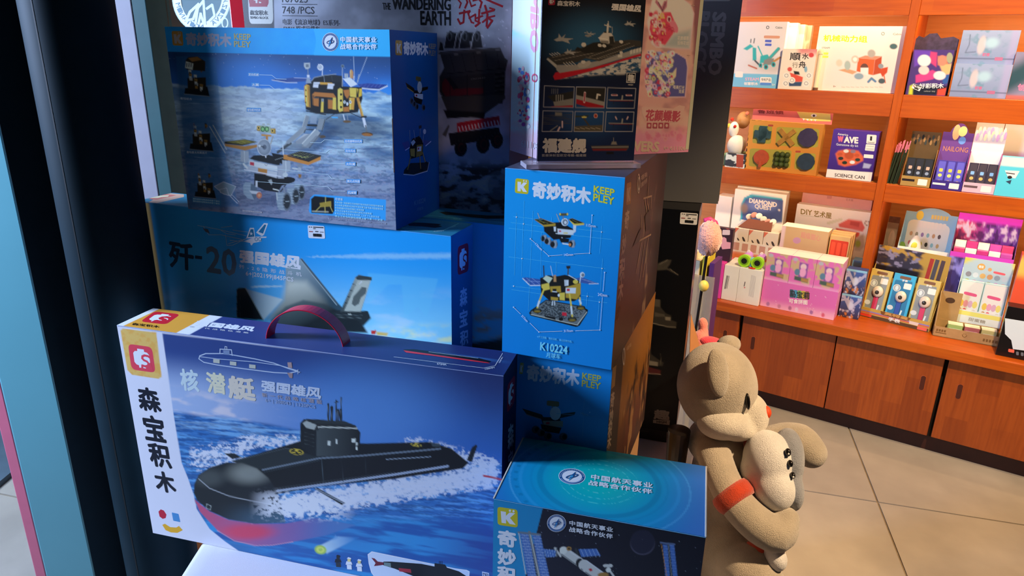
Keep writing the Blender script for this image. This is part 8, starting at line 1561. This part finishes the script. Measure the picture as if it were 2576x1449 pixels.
# blue boxes to its right
zq = SU(2148, 738, .15)[1]
for k, (z0, z1, lab) in enumerate(((ZK, zq, 'lower blue silver-robot box between the pink and gold displays'), (zq + .0006, SU(2160, 676, .155)[1], 'upper blue silver-robot box between the pink and gold displays'))):
    u0 = uz + .006; u1 = SU(2172, 735, .13)[0]
    t, f = carton('toy_box', SP(u0, .125 + .006 * k, z1), -33.6, u1 - u0, .05, z1 - z0, hexof(pw('#34446c')), lab, 'box', 'blue silver-robot boxes'); a = Art(t, f['front'], px=False)
    def paint_rb(U, V, X, Y):
        p = Paint(U * 100, V * 100, pw('#3c4c74')); p.C = lerp(pw('#445c8c'), pw('#3a2c34'), V); n = fbm(U * 7 + k * 3, V * 7, 4); p.put(sm(.5, .64, n), pw('#b8a8a8')); p.put(sm(.6, .7, fbm(U * 6 + 9, V * 6 + k, 3)) * sm(.5, .8, V), pw('#c07038')); p.line([(10, 10), (50, 60), (95, 15)], 12, pw('#a89ca4')); p.ell(52, 46, 14, 16, pw('#c4bcc0'), .4); p.put(sm(.09, .07, V), pw('#8cb4d0')); return p.C
    a.grid('front_print', paint_rb, 36, 40, 'silver robot picture')
sb('toy_box', 2138, 2172, 655, ZK, .30, .06, hexof(pw('#80a8b8')), 'pale blue box behind the blue silver-robot boxes')
# ---- counter, right bay ---------------------------------------------------------
c6 = tr(2100, 500, 3.622); c6_ = tr1(2100, 500, 3.622)
t, lf, bf, (u0, u1, zl, zt) = display('display_box', 'sky-blue cloud display box with a cream rounded header, back of the counter', 2262, 2398, 628, ZK, .33, .09, 538, hexof(pw('#a8bcd0')), hexof(pw('#d8d0c0')), hexof(pw('#9cb4d0')), (.2, .86, .022), ym=600, side=1.0)
a = Art(t, bf, px=False)
a.rrect([(.08, .12), (.9, .14), (.9, .42), (.08, .40)], pw('#f0dcc0'), .2); a.ell(.28, .08, .07, .045, pw('#f0c048'), n=18)
for k in range(6): a.rrect([(.5 + .055 * k, .06), (.545 + .055 * k, .06), (.545 + .055 * k, .1), (.5 + .055 * k, .1)], pw('#e8b860'), .2)
for k in range(7): a.rrect([(.3 + .075 * k, .13), (.36 + .075 * k, .13), (.36 + .075 * k, .19), (.3 + .075 * k, .19)], pw('#f6f0e4'), .2)
for k in range(12): a.ell(.18 + .11 * (k % 6), .26 + .09 * (k // 6), .03, .022, pw(('#d09c70', '#a8906c', '#a07890', '#90b0a0', '#c89060', '#70584c', '#e06c70', '#c83c34', '#e0c050', '#403428', '#98b4a0', '#d8a060')[k]), n=10)
a.rrect([(.03, .43), (.97, .44), (.97, .98), (.03, .98)], pw('#7c98c8'), .03); a.ell(.05, .4, .07, .05, pw('#a0c048'), n=12); a.flush('header_print', 'cream icon panel on blue')
a = Art(t, lf, px=False)
for k in range(7): a.ell(.08 + .14 * k, .1, .1, .12, pw('#f0e6d8'), n=14)
a.flush('cloud_print')
# candy bag peeking out of the cloud display
cb = CP(2302, 612, .37); tcb = Thing('candy_bag', SP((cb - SB).dot(SX), .37, ZK + .003), 'small white and yellow candy bag inside the sky-blue cloud display', 'bag'); V, Fc = ellipsoid(cb - UP * .06, .03, .018, .095, nu=14, nv=10); tcb.mesh('bag', V, Fc, mat('candy_bag', hexof(pw('#f0e8d0')), .3), smooth=True); V, Fc = ellipsoid(cb - UP * .01 - SY * .012, .015, .006, .018, nu=12, nv=8); tcb.mesh('yellow_patch', V, Fc, mat('bag_yellow', hexof(pw('#d8c040')), .4), smooth=True)
# silver figure pack beside the upright
sf = Thing('figure_pack', SP(SU(2238, 580, .34)[0], .34, ZK), 'clear pack with a brown and silver figure beside the upright, counter right', 'figure'); us = SU(2238, 580, .34)[0]; z0 = SU(2238, 545, .34)[1]
sf.box('card', SP(us - .012, .352, ZK), SX * .042, SY * .0015, UP * (z0 - ZK), mat('pack_card', hexof(pw('#5c3424')), .4, noise=.4, nscale=50))
for (dx, z_, r, hh, c, nm) in ((.008, .22, .016, .07, '#8c5c48', 'torso'), (.012, .315, .012, .035, '#a87868', 'head'), (-.008, .175, .016, .03, '#d0b078', 'base_gold'), (.004, .10, .014, .1, '#80889c', 'legs')): V, Fc = ellipsoid(SP(us + dx, .338, ZK + z_), r, r * .7, hh, nu=12, nv=10); sf.mesh(nm, V, Fc, mat('fig_' + nm, hexof(pw(c)), .3, metal=.4), smooth=True)
sf.box('clear_front', SP(us - .012, .322, ZK), SX * .042, SY * .0008, UP * (z0 - ZK - .02), mat('pack_film', '#f0ead8', .1, trans=.9, ior=1.15))
# watch display (turned a little on the counter)
P0 = hitz(2159, 793, ZC); wyaw = -43; wa, wb = axes(wyaw); P0 = P0 + UP * .0006
wW = .268; wd = Thing('display_box', P0 + wa * wW / 2 + wb * .06, 'gold toy watch display with three watch packs and a printed header', 'display box')
GC = mat('gold_card', hexof(pw('#c8963c')), .45, noise=.08)
zlip = .042; wd.box('front_lip', P0, wa * wW, wb * .002, UP * zlip, GC); wd.box('tray_floor', P0, wa * wW, wb * .11, UP * .0015, GC); wd.box('back_card', P0 + wb * .11, wa * wW, wb * .002, UP * .29, mat('gold_back', hexof(pw('#b08038')), .45, noise=.05))
for k in (0, 1): V, Fc = extrude([P0 + wa * (k * (wW - .002)), P0 + wa * (k * (wW - .002)) + wb * .11, P0 + wa * (k * (wW - .002)) + wb * .11 + UP * .21, P0 + wa * (k * (wW - .002)) + wb * .004 + UP * zlip], wa * .002); wd.mesh('side_panel', V, Fc, GC)
lf = Face(P0 + UP * zlip, wa, -UP, wW, zlip); a = Art(wd, lf, px=False)
a.rrect([(.0, .30), (.99, .30), (.99, .42), (.0, .42)], pw('#8c7c9c'), .02); a.rrect([(.0, .42), (.99, .42), (.99, .56), (.0, .56)], pw('#d0663c'), .02); a.rrect([(.01, .66), (.99, .66), (.99, .98), (.01, .98)], pw('#5c3c20'), .02); a.rrect([(.02, .62), (.19, .62), (.19, .92), (.02, .92)], pw('#e04024'), .1); a.rrect([(.84, .62), (.97, .62), (.97, .95), (.84, .95)], pw('#e86048'), .1); a.rrect([(.30, -.15), (.74, -.12), (.70, .40), (.32, .38)], pw('#7c4c20'), .15); a.text('奥特曼', (.36, .0), (.70, .03), (.36, .30), pw('#c89048'), .04); a.text('手表', (.43, .42), (.60, .44), (.43, .80), pw('#e8dcc4'), .04); a.rrect([(.72, .30), (.85, .31), (.84, .62), (.72, .6)], pw('#e0c0a0'), .1); a.flush('lip_print', 'striped lip with a brown name badge')
bf = Face(P0 + wb * .1095 + UP * .29, wa, -UP, wW, .29); a = Art(wd, bf, px=False)
def paint_hd(U, V, X, Y):
    c = lerp(pw('#b88838'), pw('#383038'), sm(.42, .55, fbm(U * 7, V * 9, 3)) * sm(.75, .6, U)); c = lerp(c, pw('#8c7c88'), sm(.55, .65, fbm(U * 14, V * 18, 3)) * sm(.72, .6, U)); c = lerp(c, pw('#20181c'), sm(.26, .30, V) * sm(.7, .6, U)); return c
a.grid('header_print', paint_hd, 60, 40, 'dark and gold patterned header', rect=(0, 0, 1, .45))
for k, (x, c) in enumerate(((.74, '#a83428'), (.81, '#504848'), (.89, '#503c3c'))): a.line([(x + .02, .08), (x, .38)], .05, pw(c))
a.flush('strap_marks')
for k in range(3):
    base = P0 + wa * (.004 + k * .0885) + wb * .012 + UP * .004; lean = (UP + wb * .22).normalized(); side_n = (wb - UP * .22).normalized(); pw_ = .082; ph = .20
    col = ('#c8a048', '#3c9cb0', '#c8a048')[k]
    tw = Thing('watch_pack', base + wa * .04, '%s toy watch pack, %s card, in the gold display' % (('left', 'middle', 'right')[k], ('gold', 'bright blue', 'gold')[k]), 'toy watch', 'toy watch packs')
    V, Fc = boxgeo(base, wa * pw_, side_n * .012, lean * ph); tw.mesh('card', V, Fc, mat('wcard%d' % k, hexof(pw(col)), .4, noise=.08), bevel=.002)
    wf_ = Face(base + lean * ph, wa, -lean, pw_, ph); a = Art(tw, wf_, px=False)
    a.rrect([(.10, .14), (.88, .12), (.88, .95), (.10, .95)], pw(('#8a8474', '#2c6c84', '#8a8474')[k]), .06); a.rrect([(.28, .04), (.78, .04), (.78, .10), (.28, .10)], pw('#7c4c24'), .2); a.text('手表', (.40, .105), (.66, .105), (.40, .15), pw('#f0e8d8'), .03); a.ell(.26, .30, .17, .075, pw('#e8dcc0'), n=20); a.ell(.26, .30, .15, .066, pw('#a8a090'), n=20); a.ell(.26, .30, .07, .05, pw('#d8d0c0'), n=14); a.rrect([(.54, .17), (.88, .17), (.88, .29), (.54, .29)], pw('#efe4d4'), .15); a.ell(.18, .72, .14, .05, pw('#d0c4ac'), n=16); a.line([(.72, .74), (.66, .92)], .03, pw('#d8d0c0')); a.flush('card_print')
    st = pw(('#c83048', '#2c4480', '#c83048')[k]); V, Fc = boxgeo(wf_.P(pw_ * .42, ph * .45, .001), wf_.ax * pw_ * .22, wf_.ay * ph * .48, wf_.n * .004); tw.mesh('strap', V, Fc, mat('strap%d' % k, hexof(st), .4), bevel=.001)
    V, Fc = ellipsoid(wf_.P(pw_ * .55, ph * .46, .006), .021, .011, .024, M=Matrix((wf_.ax, wf_.n, -wf_.ay)).transposed(), nu=18, nv=10); tw.mesh('watch_case', V, Fc, mat('silver_case', '#d8d2c6', .3), smooth=True)
    V, Fc = ellipsoid(wf_.P(pw_ * .55, ph * .47, .012), .011, .006, .012, M=Matrix((wf_.ax, wf_.n, -wf_.ay)).transposed(), nu=14, nv=8); tw.mesh('watch_dial', V, Fc, mat('dark_dial', '#3c3834', .2), smooth=True)
# purple robot display
t, lf, bf, (u0, u1, zl, zt) = display('display_box', 'purple and magenta robot-toy display with a black title strip, counter right', 2385, 2550, 642, ZK, .27, .08, 562, hexof(pw('#5c2c64')), hexof(pw('#3c2850')), hexof(pw('#6c2c68')), (.12, .86, .03), ym=660, side=.7)
a = Art(t, bf, px=False)
def paint_pp(U, V, X, Y):
    c = lerp(pw('#d03c58'), pw('#7c3c88'), sm(.1, .6, U)); n = fbm(U * 14, V * 16, 4); c = lerp(c, pw('#d8b8c8'), sm(.52, .66, n)); c = lerp(c, pw('#3c2040'), sm(.46, .36, n) * .8); c = lerp(c, pw('#e07c48'), sm(.62, .72, fbm(U * 9 + 4, V * 8, 3)) * sm(.5, .1, U)); c = lerp(c, pw('#c834a0'), sm(.08, .05, V)); c = lerp(c, pw('#20141c'), sm(.44, .47, V)); return c
a.grid('header_print', paint_pp, 70, 60, 'busy red and purple robot picture'); 
for k in range(8): a.rrect([(.06 + .11 * k, .50 + .006 * k), (.14 + .11 * k, .50 + .006 * k), (.14 + .11 * k, .53 + .006 * k), (.06 + .11 * k, .53 + .006 * k)], pw('#c88878'), .2)
a.flush('title_strip')
for r_ in range(2):
    for k in range(5):
        packet('robot_pack', '%s row, pack %s from the left in the purple robot display' % (('front', 'back')[r_], ('first', 'second', 'third', 'fourth', 'fifth')[k]), 'packs in the purple robot display', u0 + .008 + k * (u1 - u0 - .014) / 5, .276 + .036 * r_, ZK + .003, (u1 - u0) / 5.6, zl - ZK + .012 + .022 * r_, .026, hexof(pw(('#d03c60', '#e8d8b8', '#c83468', '#f0d8c8', '#c04888')[(k + r_) % 5])), None, 0.0)
a = Art(t, lf, px=False)
a.grid('lip_print', lambda U, V, X, Y: lerp(lerp(pw('#40305c'), pw('#8c7cb0'), sm(.5, .66, fbm(U * 10, V * 9, 4))), np.array(pw('#c83c98')), sm(.07, .05, V)), 50, 40, 'violet robot picture'); a.rrect([(.06, .86), (.2, .86), (.2, .93), (.06, .93)], pw('#e8683c'), .2); a.flush('lip_badge')
# candy display with two bags
t, lf, bf, (u0, u1, zl, zt) = display('display_box', 'white candy display with round icons and two candy bags, counter right', 2402, 2532, 786, ZK, .216, .05, 655, hexof(pw('#e8e4d4')), hexof(pw('#e4dcb8')), hexof(pw('#b8c0b0')), None, ym=760, side=.8)
a = Art(t, bf, px=False); a.grid('header_print', lambda U, V, X, Y: lerp(lerp(pw('#b4bcb0'), pw('#b0b0a0'), V), np.array(pw('#d8c048')), sm(.12, .06, V + U * .4) + sm(.9, .98, U - V * .5)), 30, 30)
a.ell(.36, .10, .08, .045, pw('#d89848'), n=16); a.text('糖果', (.31, .08), (.41, .08), (.31, .12), pw('#f4e8d0'), .03); a.rrect([(.62, .13), (.86, .14), (.86, .17), (.62, .16)], pw('#e05858'), .3); a.ell(.54, .12, .04, .025, pw('#d8985c'), n=12)
for k in range(12): a.ell(.14 + .145 * (k % 6), .22 + .10 * (k // 6), .06, .036, pw(('#8c8078', '#d0c8bc', '#d8a058', '#d08c58', '#90908c', '#c0b8ac', '#b0a83c', '#c89898', '#c8a8b0', '#a8a07c', '#c888a0', '#d0a090')[k]), n=14)
a.flush('icon_print', 'rows of round icons')
for k in range(2):
    ub_ = u0 + .006 + k * (u1 - u0 - .008) / 2; wq = (u1 - u0) / 2.15; zbag = SU(2470, 715, .225)[1]
    def pb(a): a.rrect([(.04, .02), (.96, .02), (.96, .98), (.04, .98)], pw('#e8d8c8'), .06); a.rrect([(.22, .22), (.8, .24), (.8, .30), (.22, .28)], pw('#e05870'), .3); [a.ell(.2 + .2 * (i % 4), .45 + .16 * (i // 4), .11, .07, pw(('#e8b848', '#e89898', '#d8a0a0', '#e8c860', '#c88a50', '#e05050', '#f0d0c0', '#d8c0a0')[i]), n=12) for i in range(8)]
    packet('candy_bag', '%s shiny candy bag in the white candy display' % ('left', 'right')[k], 'candy bags in the white display', ub_, .232, ZK + .003, wq, zbag - ZK, .012, hexof(pw('#c8d4d4')), pb, .06)
a = Art(t, lf, px=False); a.rrect([(.02, .05), (.98, .05), (.98, .22), (.02, .22)], pw('#e8d060'), .05); a.text('甜蜜糖', (.35, .28), (.7, .29), (.35, .42), pw('#a08c6c'), .02); a.flush('lip_print')
# kraft tray with three small boxes
ka, kb = axes(-29.5); P1 = hitz(2338, 842, ZC) + UP * .0006 + ka * .010; kW = .218; kt = Thing('cardboard_tray', P1 + ka * kW / 2 + kb * .035, 'open kraft cardboard tray with a printed smile at the counter edge', 'tray'); KC = mat('kraft_tray', hexof(pw('#b08048')), .8, noise=.12, bump=.1, bscale=200)
kt.box('front_wall', P1, ka * kW, kb * .0025, UP * .04, KC); kt.box('tray_floor', P1, ka * kW, kb * .075, UP * .002, KC); kt.box('back_wall', P1 + kb * .073, ka * kW, kb * .0025, UP * .05, KC); kt.box('side_wall', P1 + ka * (kW - .0025), ka * .0025, kb * .075, UP * .04, KC)
V, Fc = extrude([P1, P1 + kb * .075, P1 + kb * .075 + UP * .165, P1 + kb * .03 + UP * .13, P1 + UP * .04], ka * .0025); kt.mesh('tall_side_wall', V, Fc, KC)
kt.box('tall_flap', P1 + kb * .076 + UP * .05, ka * .075, kb * .002, UP * .115, KC)
a = Art(kt, Face(P1 + UP * .04, ka, -UP, kW, .04), px=False)
for k in range(4): a.rrect([(.04 + .04 * k, .25), (.07 + .04 * k, .25), (.07 + .04 * k, .5), (.04 + .04 * k, .5)], pw('#7c5428'), .1)
a.line([(.04, .62), (.2, .63)], .1, pw('#7c5428')); a.ring(.48, .35, .035, .28, .06, pw('#7c5428'), a0=10, a1=170, n=10); a.ell(.465, .3, .006, .05, pw('#7c5428'), n=8); a.ell(.495, .3, .006, .05, pw('#7c5428'), n=8)
for k in range(5): a.rrect([(.76 + .045 * k, .42), (.79 + .045 * k, .42), (.79 + .045 * k, .7), (.76 + .045 * k, .7)], pw('#7c5428'), .1)
a.flush('stamp_print', 'brown stamped marks and smile'); a = Art(kt, Face(P1 + kb * .0755 + UP * .165, ka, -UP, .075, .115), px=False); a.ell(.5, .3, .22, .1, pw('#503420'), n=18); a.flush('round_stamp')
for k, c in enumerate(('#a8ac58', '#b85c50', '#c8a860')):
    O_ = P1 + ka * (.045 + k * .056) + kb * .018 + UP * .052; t, f = carton('candy_box', O_, -29.5, .05, .04, .0495, hexof(pw(c)), '%s little yellow-lidded candy box in the kraft tray' % ('left', 'middle', 'right')[k], 'box', 'yellow-lidded candy boxes'); a = Art(t, f['top']); flat(a, '#f4f0a0', 'lid_print'); a = Art(t, f['front'], px=False); a.rrect([(.1, .3), (.9, .3), (.9, .9), (.1, .9)], pw(('#c8c890', '#d89488', '#d8bc90')[k]), .1); a.text('糖果', (.2, .45), (.8, .45), (.2, .75), pw('#8a7450'), .02); a.flush('front_print')
# black case and red box at the right end
t, f = sb('toy_case', 2523, 2640, 778, ZK, .045, .06, '#161416', 'black framed case with a plain white panel at the right end of the counter', 'case', rough=.25); a = Art(t, f['front'])
a.poly([(2526, 800), (2600, 812), (2600, 885), (2548, 878), (2544, 856), (2528, 840)], pw('#d8ccc0')); a.rrect([(2537, 877), (2552, 880), (2551, 888), (2536, 885)], pw('#f06040'), .2); [a.rrect([(2556 + 12 * k, 884 + 2 * k), (2563 + 12 * k, 885 + 2 * k), (2563 + 12 * k, 894 + 2 * k), (2556 + 12 * k, 893 + 2 * k)], pw('#6a645c'), .3) for k in range(2)]; a.flush('front_print', 'white panel')
t, f = sb('toy_box', 2556, 2640, 644, ZK, .125, .06, hexof(pw('#e04c2c')), 'orange-red box with a grey picture at the right end of the counter', ym=700); a = Art(t, f['front']); a.grid('front_print', lambda U, V, X, Y: lerp(lerp(pw('#e8502c'), pw('#e8b048'), sm(.15, .05, np.abs(V - .12))), np.array(pw('#8c7c74')), sm(.5, .62, fbm(U * 6, V * 8, 3)) * sm(.35, .55, V)), 24, 40, 'grey figure on red')

# ================================================================== big plush toy holding a grey one
m_fur = mat('beige_fur', '#c4b7a2', .95, bump=.9, bscale=650, sheen=.7, noise=.16, nscale=22)
m_cream = mat('cream_fur', '#e9e1d2', .95, bump=.9, bscale=650, sheen=.7, noise=.12, nscale=22)
m_gw = mat('white_fur', '#f2f0ee', .95, bump=.8, bscale=700, sheen=.7, noise=.1, nscale=25); m_gg = mat('grey_fur', '#9a9faa', .95, bump=.8, bscale=700, sheen=.6, noise=.1, nscale=25)
m_rf = mat('red_felt', '#c8401c', .95, bump=.9, bscale=500, sheen=.5, noise=.2, nscale=60)
S0 = 1.30
def R_(px, s): return px * s / F_PX
def blob(px, py, s, rx, ry, rd=None, rot=0):
    """ellipsoid placed by centre; rx, ry in image pixels, rd depth radius in metres"""
    c = at(px, py, s); M = Matrix.Rotation(math.radians(-rot), 3, _fw); B = Matrix((_rt, _fw, _up)).transposed(); M = M @ B
    return ellipsoid(c, R_(rx, s), rd if rd else R_((rx + ry) / 2, s), R_(ry, s), M=M, nu=24, nv=16)
def limb(pts, n=14):
    P = [at(x, y, s) for x, y, s, r in pts]; rr = [R_(r, s) for x, y, s, r in pts]; Q = []; R2 = []
    for i in range(len(P) - 1):
        p0 = P[max(i - 1, 0)]; p1 = P[i]; p2 = P[i + 1]; p3 = P[min(i + 2, len(P) - 1)]
        for k in range(4):
            t_ = k / 4; Q.append(.5 * ((2 * p1) + (p2 - p0) * t_ + (2 * p0 - 5 * p1 + 4 * p2 - p3) * t_ ** 2 + (3 * p1 - p0 - 3 * p2 + p3) * t_ ** 3)); R2.append(rr[i] + (rr[i + 1] - rr[i]) * t_)
    Q.append(P[-1]); R2.append(rr[-1]); g1 = tube(Q, R2, n)
    e0 = ellipsoid(P[0], rr[0], rr[0], rr[0], nu=14, nv=10); e1 = ellipsoid(P[-1], rr[-1], rr[-1], rr[-1], nu=14, nv=10); return merge(g1, e0, e1)
def remesh(o, vox, it=6):
    m_ = o.modifiers.new('skin', 'REMESH'); m_.mode = 'VOXEL'; m_.voxel_size = vox; m_.use_smooth_shade = True; s_ = o.modifiers.new('soft', 'SMOOTH'); s_.factor = .5; s_.iterations = it
zs = .36; foot = at(1868, 1500, 1.27)
st = Thing('display_stool', Vector((foot.x, foot.y, 0)), 'round stool the big beige plush sits on', 'stool'); V, Fc = tube([Vector((foot.x, foot.y, zs - .03)), Vector((foot.x, foot.y, zs))], .085, 24); st.mesh('seat', V, Fc, MATS['table_wood']); V, Fc = tube([Vector((foot.x, foot.y, 0)), Vector((foot.x, foot.y, zs - .03))], .03, 12); st.mesh('post', V, Fc, MATS['table_wood']); V, Fc = tube([Vector((foot.x, foot.y, 0)), Vector((foot.x, foot.y, .015))], .08, 24); st.mesh('foot_plate', V, Fc, MATS['table_wood'])
pl_ = Thing('plush_dog', Vector((foot.x, foot.y, zs)), 'big beige plush dog with red cuffs, hugging a smaller grey plush', 'plush toy')
sit = Vector((foot.x, foot.y, zs))
body = merge(blob(1803, 972, 1.30, 98, 112, .082), blob(1822, 1225, 1.33, 84, 150, .078), blob(1824, 1380, 1.32, 84, 120, .085), ellipsoid(sit + UP * .075, .085, .10, .08), blob(1790, 1110, 1.32, 60, 60, .06),
    limb([(1795, 1140, 1.27, 44), (1815, 1195, 1.24, 42), (1850, 1262, 1.21, 44), (1905, 1318, 1.19, 48), (1955, 1345, 1.18, 46), (1978, 1308, 1.19, 34)]),
    limb([(1900, 1130, 1.38, 34), (1955, 1102, 1.38, 36), (2010, 1108, 1.37, 44), (2040, 1138, 1.36, 40)]),
    limb([(1840, 1420, 1.27, 62), (1890, 1440, 1.22, 66), (1925, 1480, 1.2, 58)]))
o = pl_.mesh('body', *body, m_fur, smooth=True); remesh(o, .0045)
o = pl_.mesh('muzzle', *merge(blob(1820, 1062, 1.262, 66, 44, .05, 4), blob(1884, 1042, 1.285, 46, 56, .05), blob(1850, 1075, 1.27, 50, 34, .045)), m_cream, smooth=True, label='cream cheeks and muzzle'); remesh(o, .004)
for (px, py, s, rx, ry, rd, rot) in ((1806, 938, 1.222, 27, 62, .012, 6), (1832, 868, 1.37, 30, 24, .03, 20)):
    o = pl_.mesh('ear', *blob(px, py, s, rx, ry, rd, rot), m_fur, smooth=True)
pl_.mesh('eye', *blob(1881, 1010, 1.226, 5.5, 21, .006, 4), mat('black_eye', '#0c0a0a', .3), smooth=True)
pl_.mesh('nose', *blob(1926, 1037, 1.26, 13, 17, .014), mat('red_nose', '#e04a20', .6), smooth=True)
# cuff round the near arm, scarf, belt
ca_, cb_ = at(1832, 1232, 1.222), at(1860, 1268, 1.208); V, Fc = tube([ca_.lerp(cb_, k / 4) for k in range(5)], [R_(50, 1.21), R_(54, 1.21), R_(54, 1.21), R_(53, 1.21), R_(48, 1.21)], 22); pl_.mesh('cuff', V, Fc, m_rf, smooth=True, label='red felt cuff')
pl_.mesh('scarf', *blob(1886, 1112, 1.28, 14, 24, .02, -10), m_rf, smooth=True, label='red scarf end'); pl_.mesh('belt', *blob(1895, 1378, 1.235, 30, 12, .03, 8), mat('orange_felt', '#e0481c', .9, sheen=.4), smooth=True, label='orange-red belt')
gp = Thing('plush_seal', at(1940, 1270, 1.2), 'grey and white plush seal head held in the beige dog plush\'s arm', 'plush toy')
o = gp.mesh('face', *merge(blob(1932, 1160, 1.235, 60, 78, .055), blob(1945, 1225, 1.215, 52, 60, .048), blob(1905, 1185, 1.24, 40, 50, .04)), m_gw, smooth=True); remesh(o, .004)
o = gp.mesh('back', *merge(blob(1978, 1160, 1.238, 36, 84, .05, -6), blob(1984, 1225, 1.225, 30, 60, .045, 4), blob(1905, 1235, 1.262, 32, 34, .03)), m_gg, smooth=True); remesh(o, .004)
for (x, y, s, r) in ((1982, 1138, 1.186, 9), (1994, 1196, 1.184, 7.5)):
    e = gp.mesh('eye', *blob(x, y, s, r * .8, r * 1.15, .006), MATS['black_eye'], smooth=True); gp.mesh('eye_glint', *blob(x + 2, y + 4, s - .006, 2.2, 2.6, .002), mat('glint_white', '#f0f0f0', .3), e, smooth=True)  # white dot on each eye is a painted highlight
gp.mesh('nose', *blob(1988, 1166, 1.183, 6.5, 9, .006), MATS['black_eye'], smooth=True)
o = gp.mesh('flipper', *blob(1950, 1402, 1.2, 26, 32, .03), m_gw, smooth=True)
# ---- odds and ends right of the black boxes ---------------------------------------
zr = .72
ball_c = at(1688, 1146, 1.165); V, Fc = ellipsoid(Vector((ball_c.x, ball_c.y, TZ + .032)), .028, .026, .032); single('plush_ball', V, Fc, mat('pink_plush', '#e8bcb0', .9, bump=.5, bscale=400, sheen=.5), 'pale pink plush ball on the table behind the space station box', 'plush toy', smooth=True)
cup = at(1690, 1105, 1.30); ch_ = Thing('black_cup', Vector((cup.x, cup.y, TZ)), 'small black cup beside the tall black boxes', 'cup'); V, Fc = tube([Vector((cup.x + .012, cup.y, TZ + .001)), Vector((cup.x + .012, cup.y, cup.z + .02))], [.017, .021], 18); ch_.mesh('cup', V, Fc, mat('black_plastic', '#15110f', .25))
# narrow acrylic bin with cards between the table and the counter
rk0 = at(1772, 700, 1.72); rx_, ry_ = axes(-30)
bin_ = Thing('card_bin', Vector((rk0.x, rk0.y, 0)), 'narrow clear bin of upright cards between the black boxes and the counter', 'card bin'); bz0, bz1 = .30, at(1772, 640, 1.72).z; bo = Vector((rk0.x, rk0.y, 0)) - rx_ * .05
bin_.box('base', bo + UP * .0, rx_ * .075, ry_ * .09, UP * bz0, mat('bin_base', '#7a4a22', .5, noise=.15)); bin_.box('front_pane', bo + UP * bz0, rx_ * .075, ry_ * .0015, UP * (bz1 - bz0 - .05), mat('bin_acrylic', '#e8dcc8', .1, trans=.75, ior=1.2))
for k, (c, lab) in enumerate((('#e8dcc0', 'cream card in the clear bin'), ('#d8c9a8', 'tan card in the clear bin'), ('#c8b830', 'yellow card in the clear bin'), ('#4c2468', 'purple card in the clear bin, rightmost'))):
    single('upright_card', *boxgeo(bo + rx_ * (.004 + .018 * k) + ry_ * .004 + UP * (bz0 + .0005), rx_ * .012, ry_ * .075, UP * (bz1 - bz0 - .004 - .012 * (k % 2))), mat('card%d' % k, c, .5, noise=.06), lab, 'card', 'cards in the clear bin', bevel=.001)
pp = at(1783, 600, 1.66); tpm = Thing('pompom_toy', Vector((pp.x, pp.y, bz1)), 'fluffy pink pompom toy on a thin black stick by the clear bin', 'plush toy')
V, Fc = ellipsoid(pp, .030, .030, .042, nu=36, nv=26, wob=lambda p: 1 + .07 * math.sin(p.x * 17 + p.z * 9) * math.cos(p.y * 13 + p.z * 15)); tpm.mesh('pompom', V, Fc, mat('pink_fluff', '#f2b4a8', .95, bump=1, bscale=260, sheen=.8, noise=.15), smooth=True)
V, Fc = tube([pp - UP * .03, pp - UP * .42 - rx_ * .012], .0035, 8); tpm.mesh('stick', V, Fc, mat('black_stick', '#14100e', .4)); V, Fc = ellipsoid(pp - UP * .115 + rx_ * .004 - ry_ * .012, .012, .012, .014); tpm.mesh('bead', V, Fc, mat('yellow_bead', '#e0c860', .5), smooth=True)
V, Fc = tube([at(1772, 556, 1.70), at(1786, 552, 1.70), at(1799, 560, 1.70), at(1805, 578, 1.70)], [R_(7, 1.7)] * 4, 10); tpm.mesh('ribbon', V, Fc, mat('hot_pink', '#f03878', .5), smooth=True, label='hot pink curved ribbon')
fl_ = at(1767, 845, 1.62); tf1 = Thing('plush_flamingo', fl_ - UP * .1, 'pink plush flamingo peeking over the beige dog plush', 'plush toy'); o = tf1.mesh('body', *merge(blob(1768, 815, 1.62, 13, 17, .014), blob(1770, 838, 1.62, 12, 22, .014), blob(1762, 870, 1.62, 26, 40, .03), limb([(1762, 880, 1.62, 20), (1775, 1000, 1.62, 24), (1785, 1180, 1.6, 22)])), mat('coral_plush', '#f08c80', .9, bump=.6, bscale=350, sheen=.6), smooth=True); remesh(o, .004, 4)
o = tf1.mesh('wing', *merge(blob(1790, 862, 1.60, 34, 16, .02, -12), blob(1785, 885, 1.6, 36, 18, .02, -6)), mat('hotcoral_plush', '#f0485c', .9, bump=.6, bscale=350, sheen=.6), smooth=True); remesh(o, .004, 4)
tg = [at(1738, 790, 1.5), at(1766, 890, 1.5), at(1760, 1000, 1.5), at(1732, 1000, 1.5)]; single('paper_card', *extrude(tg, _fw * .003), mat('tan_paper', '#c98a58', .8, noise=.05), 'tan paper wedge beside the tall black box', 'card')
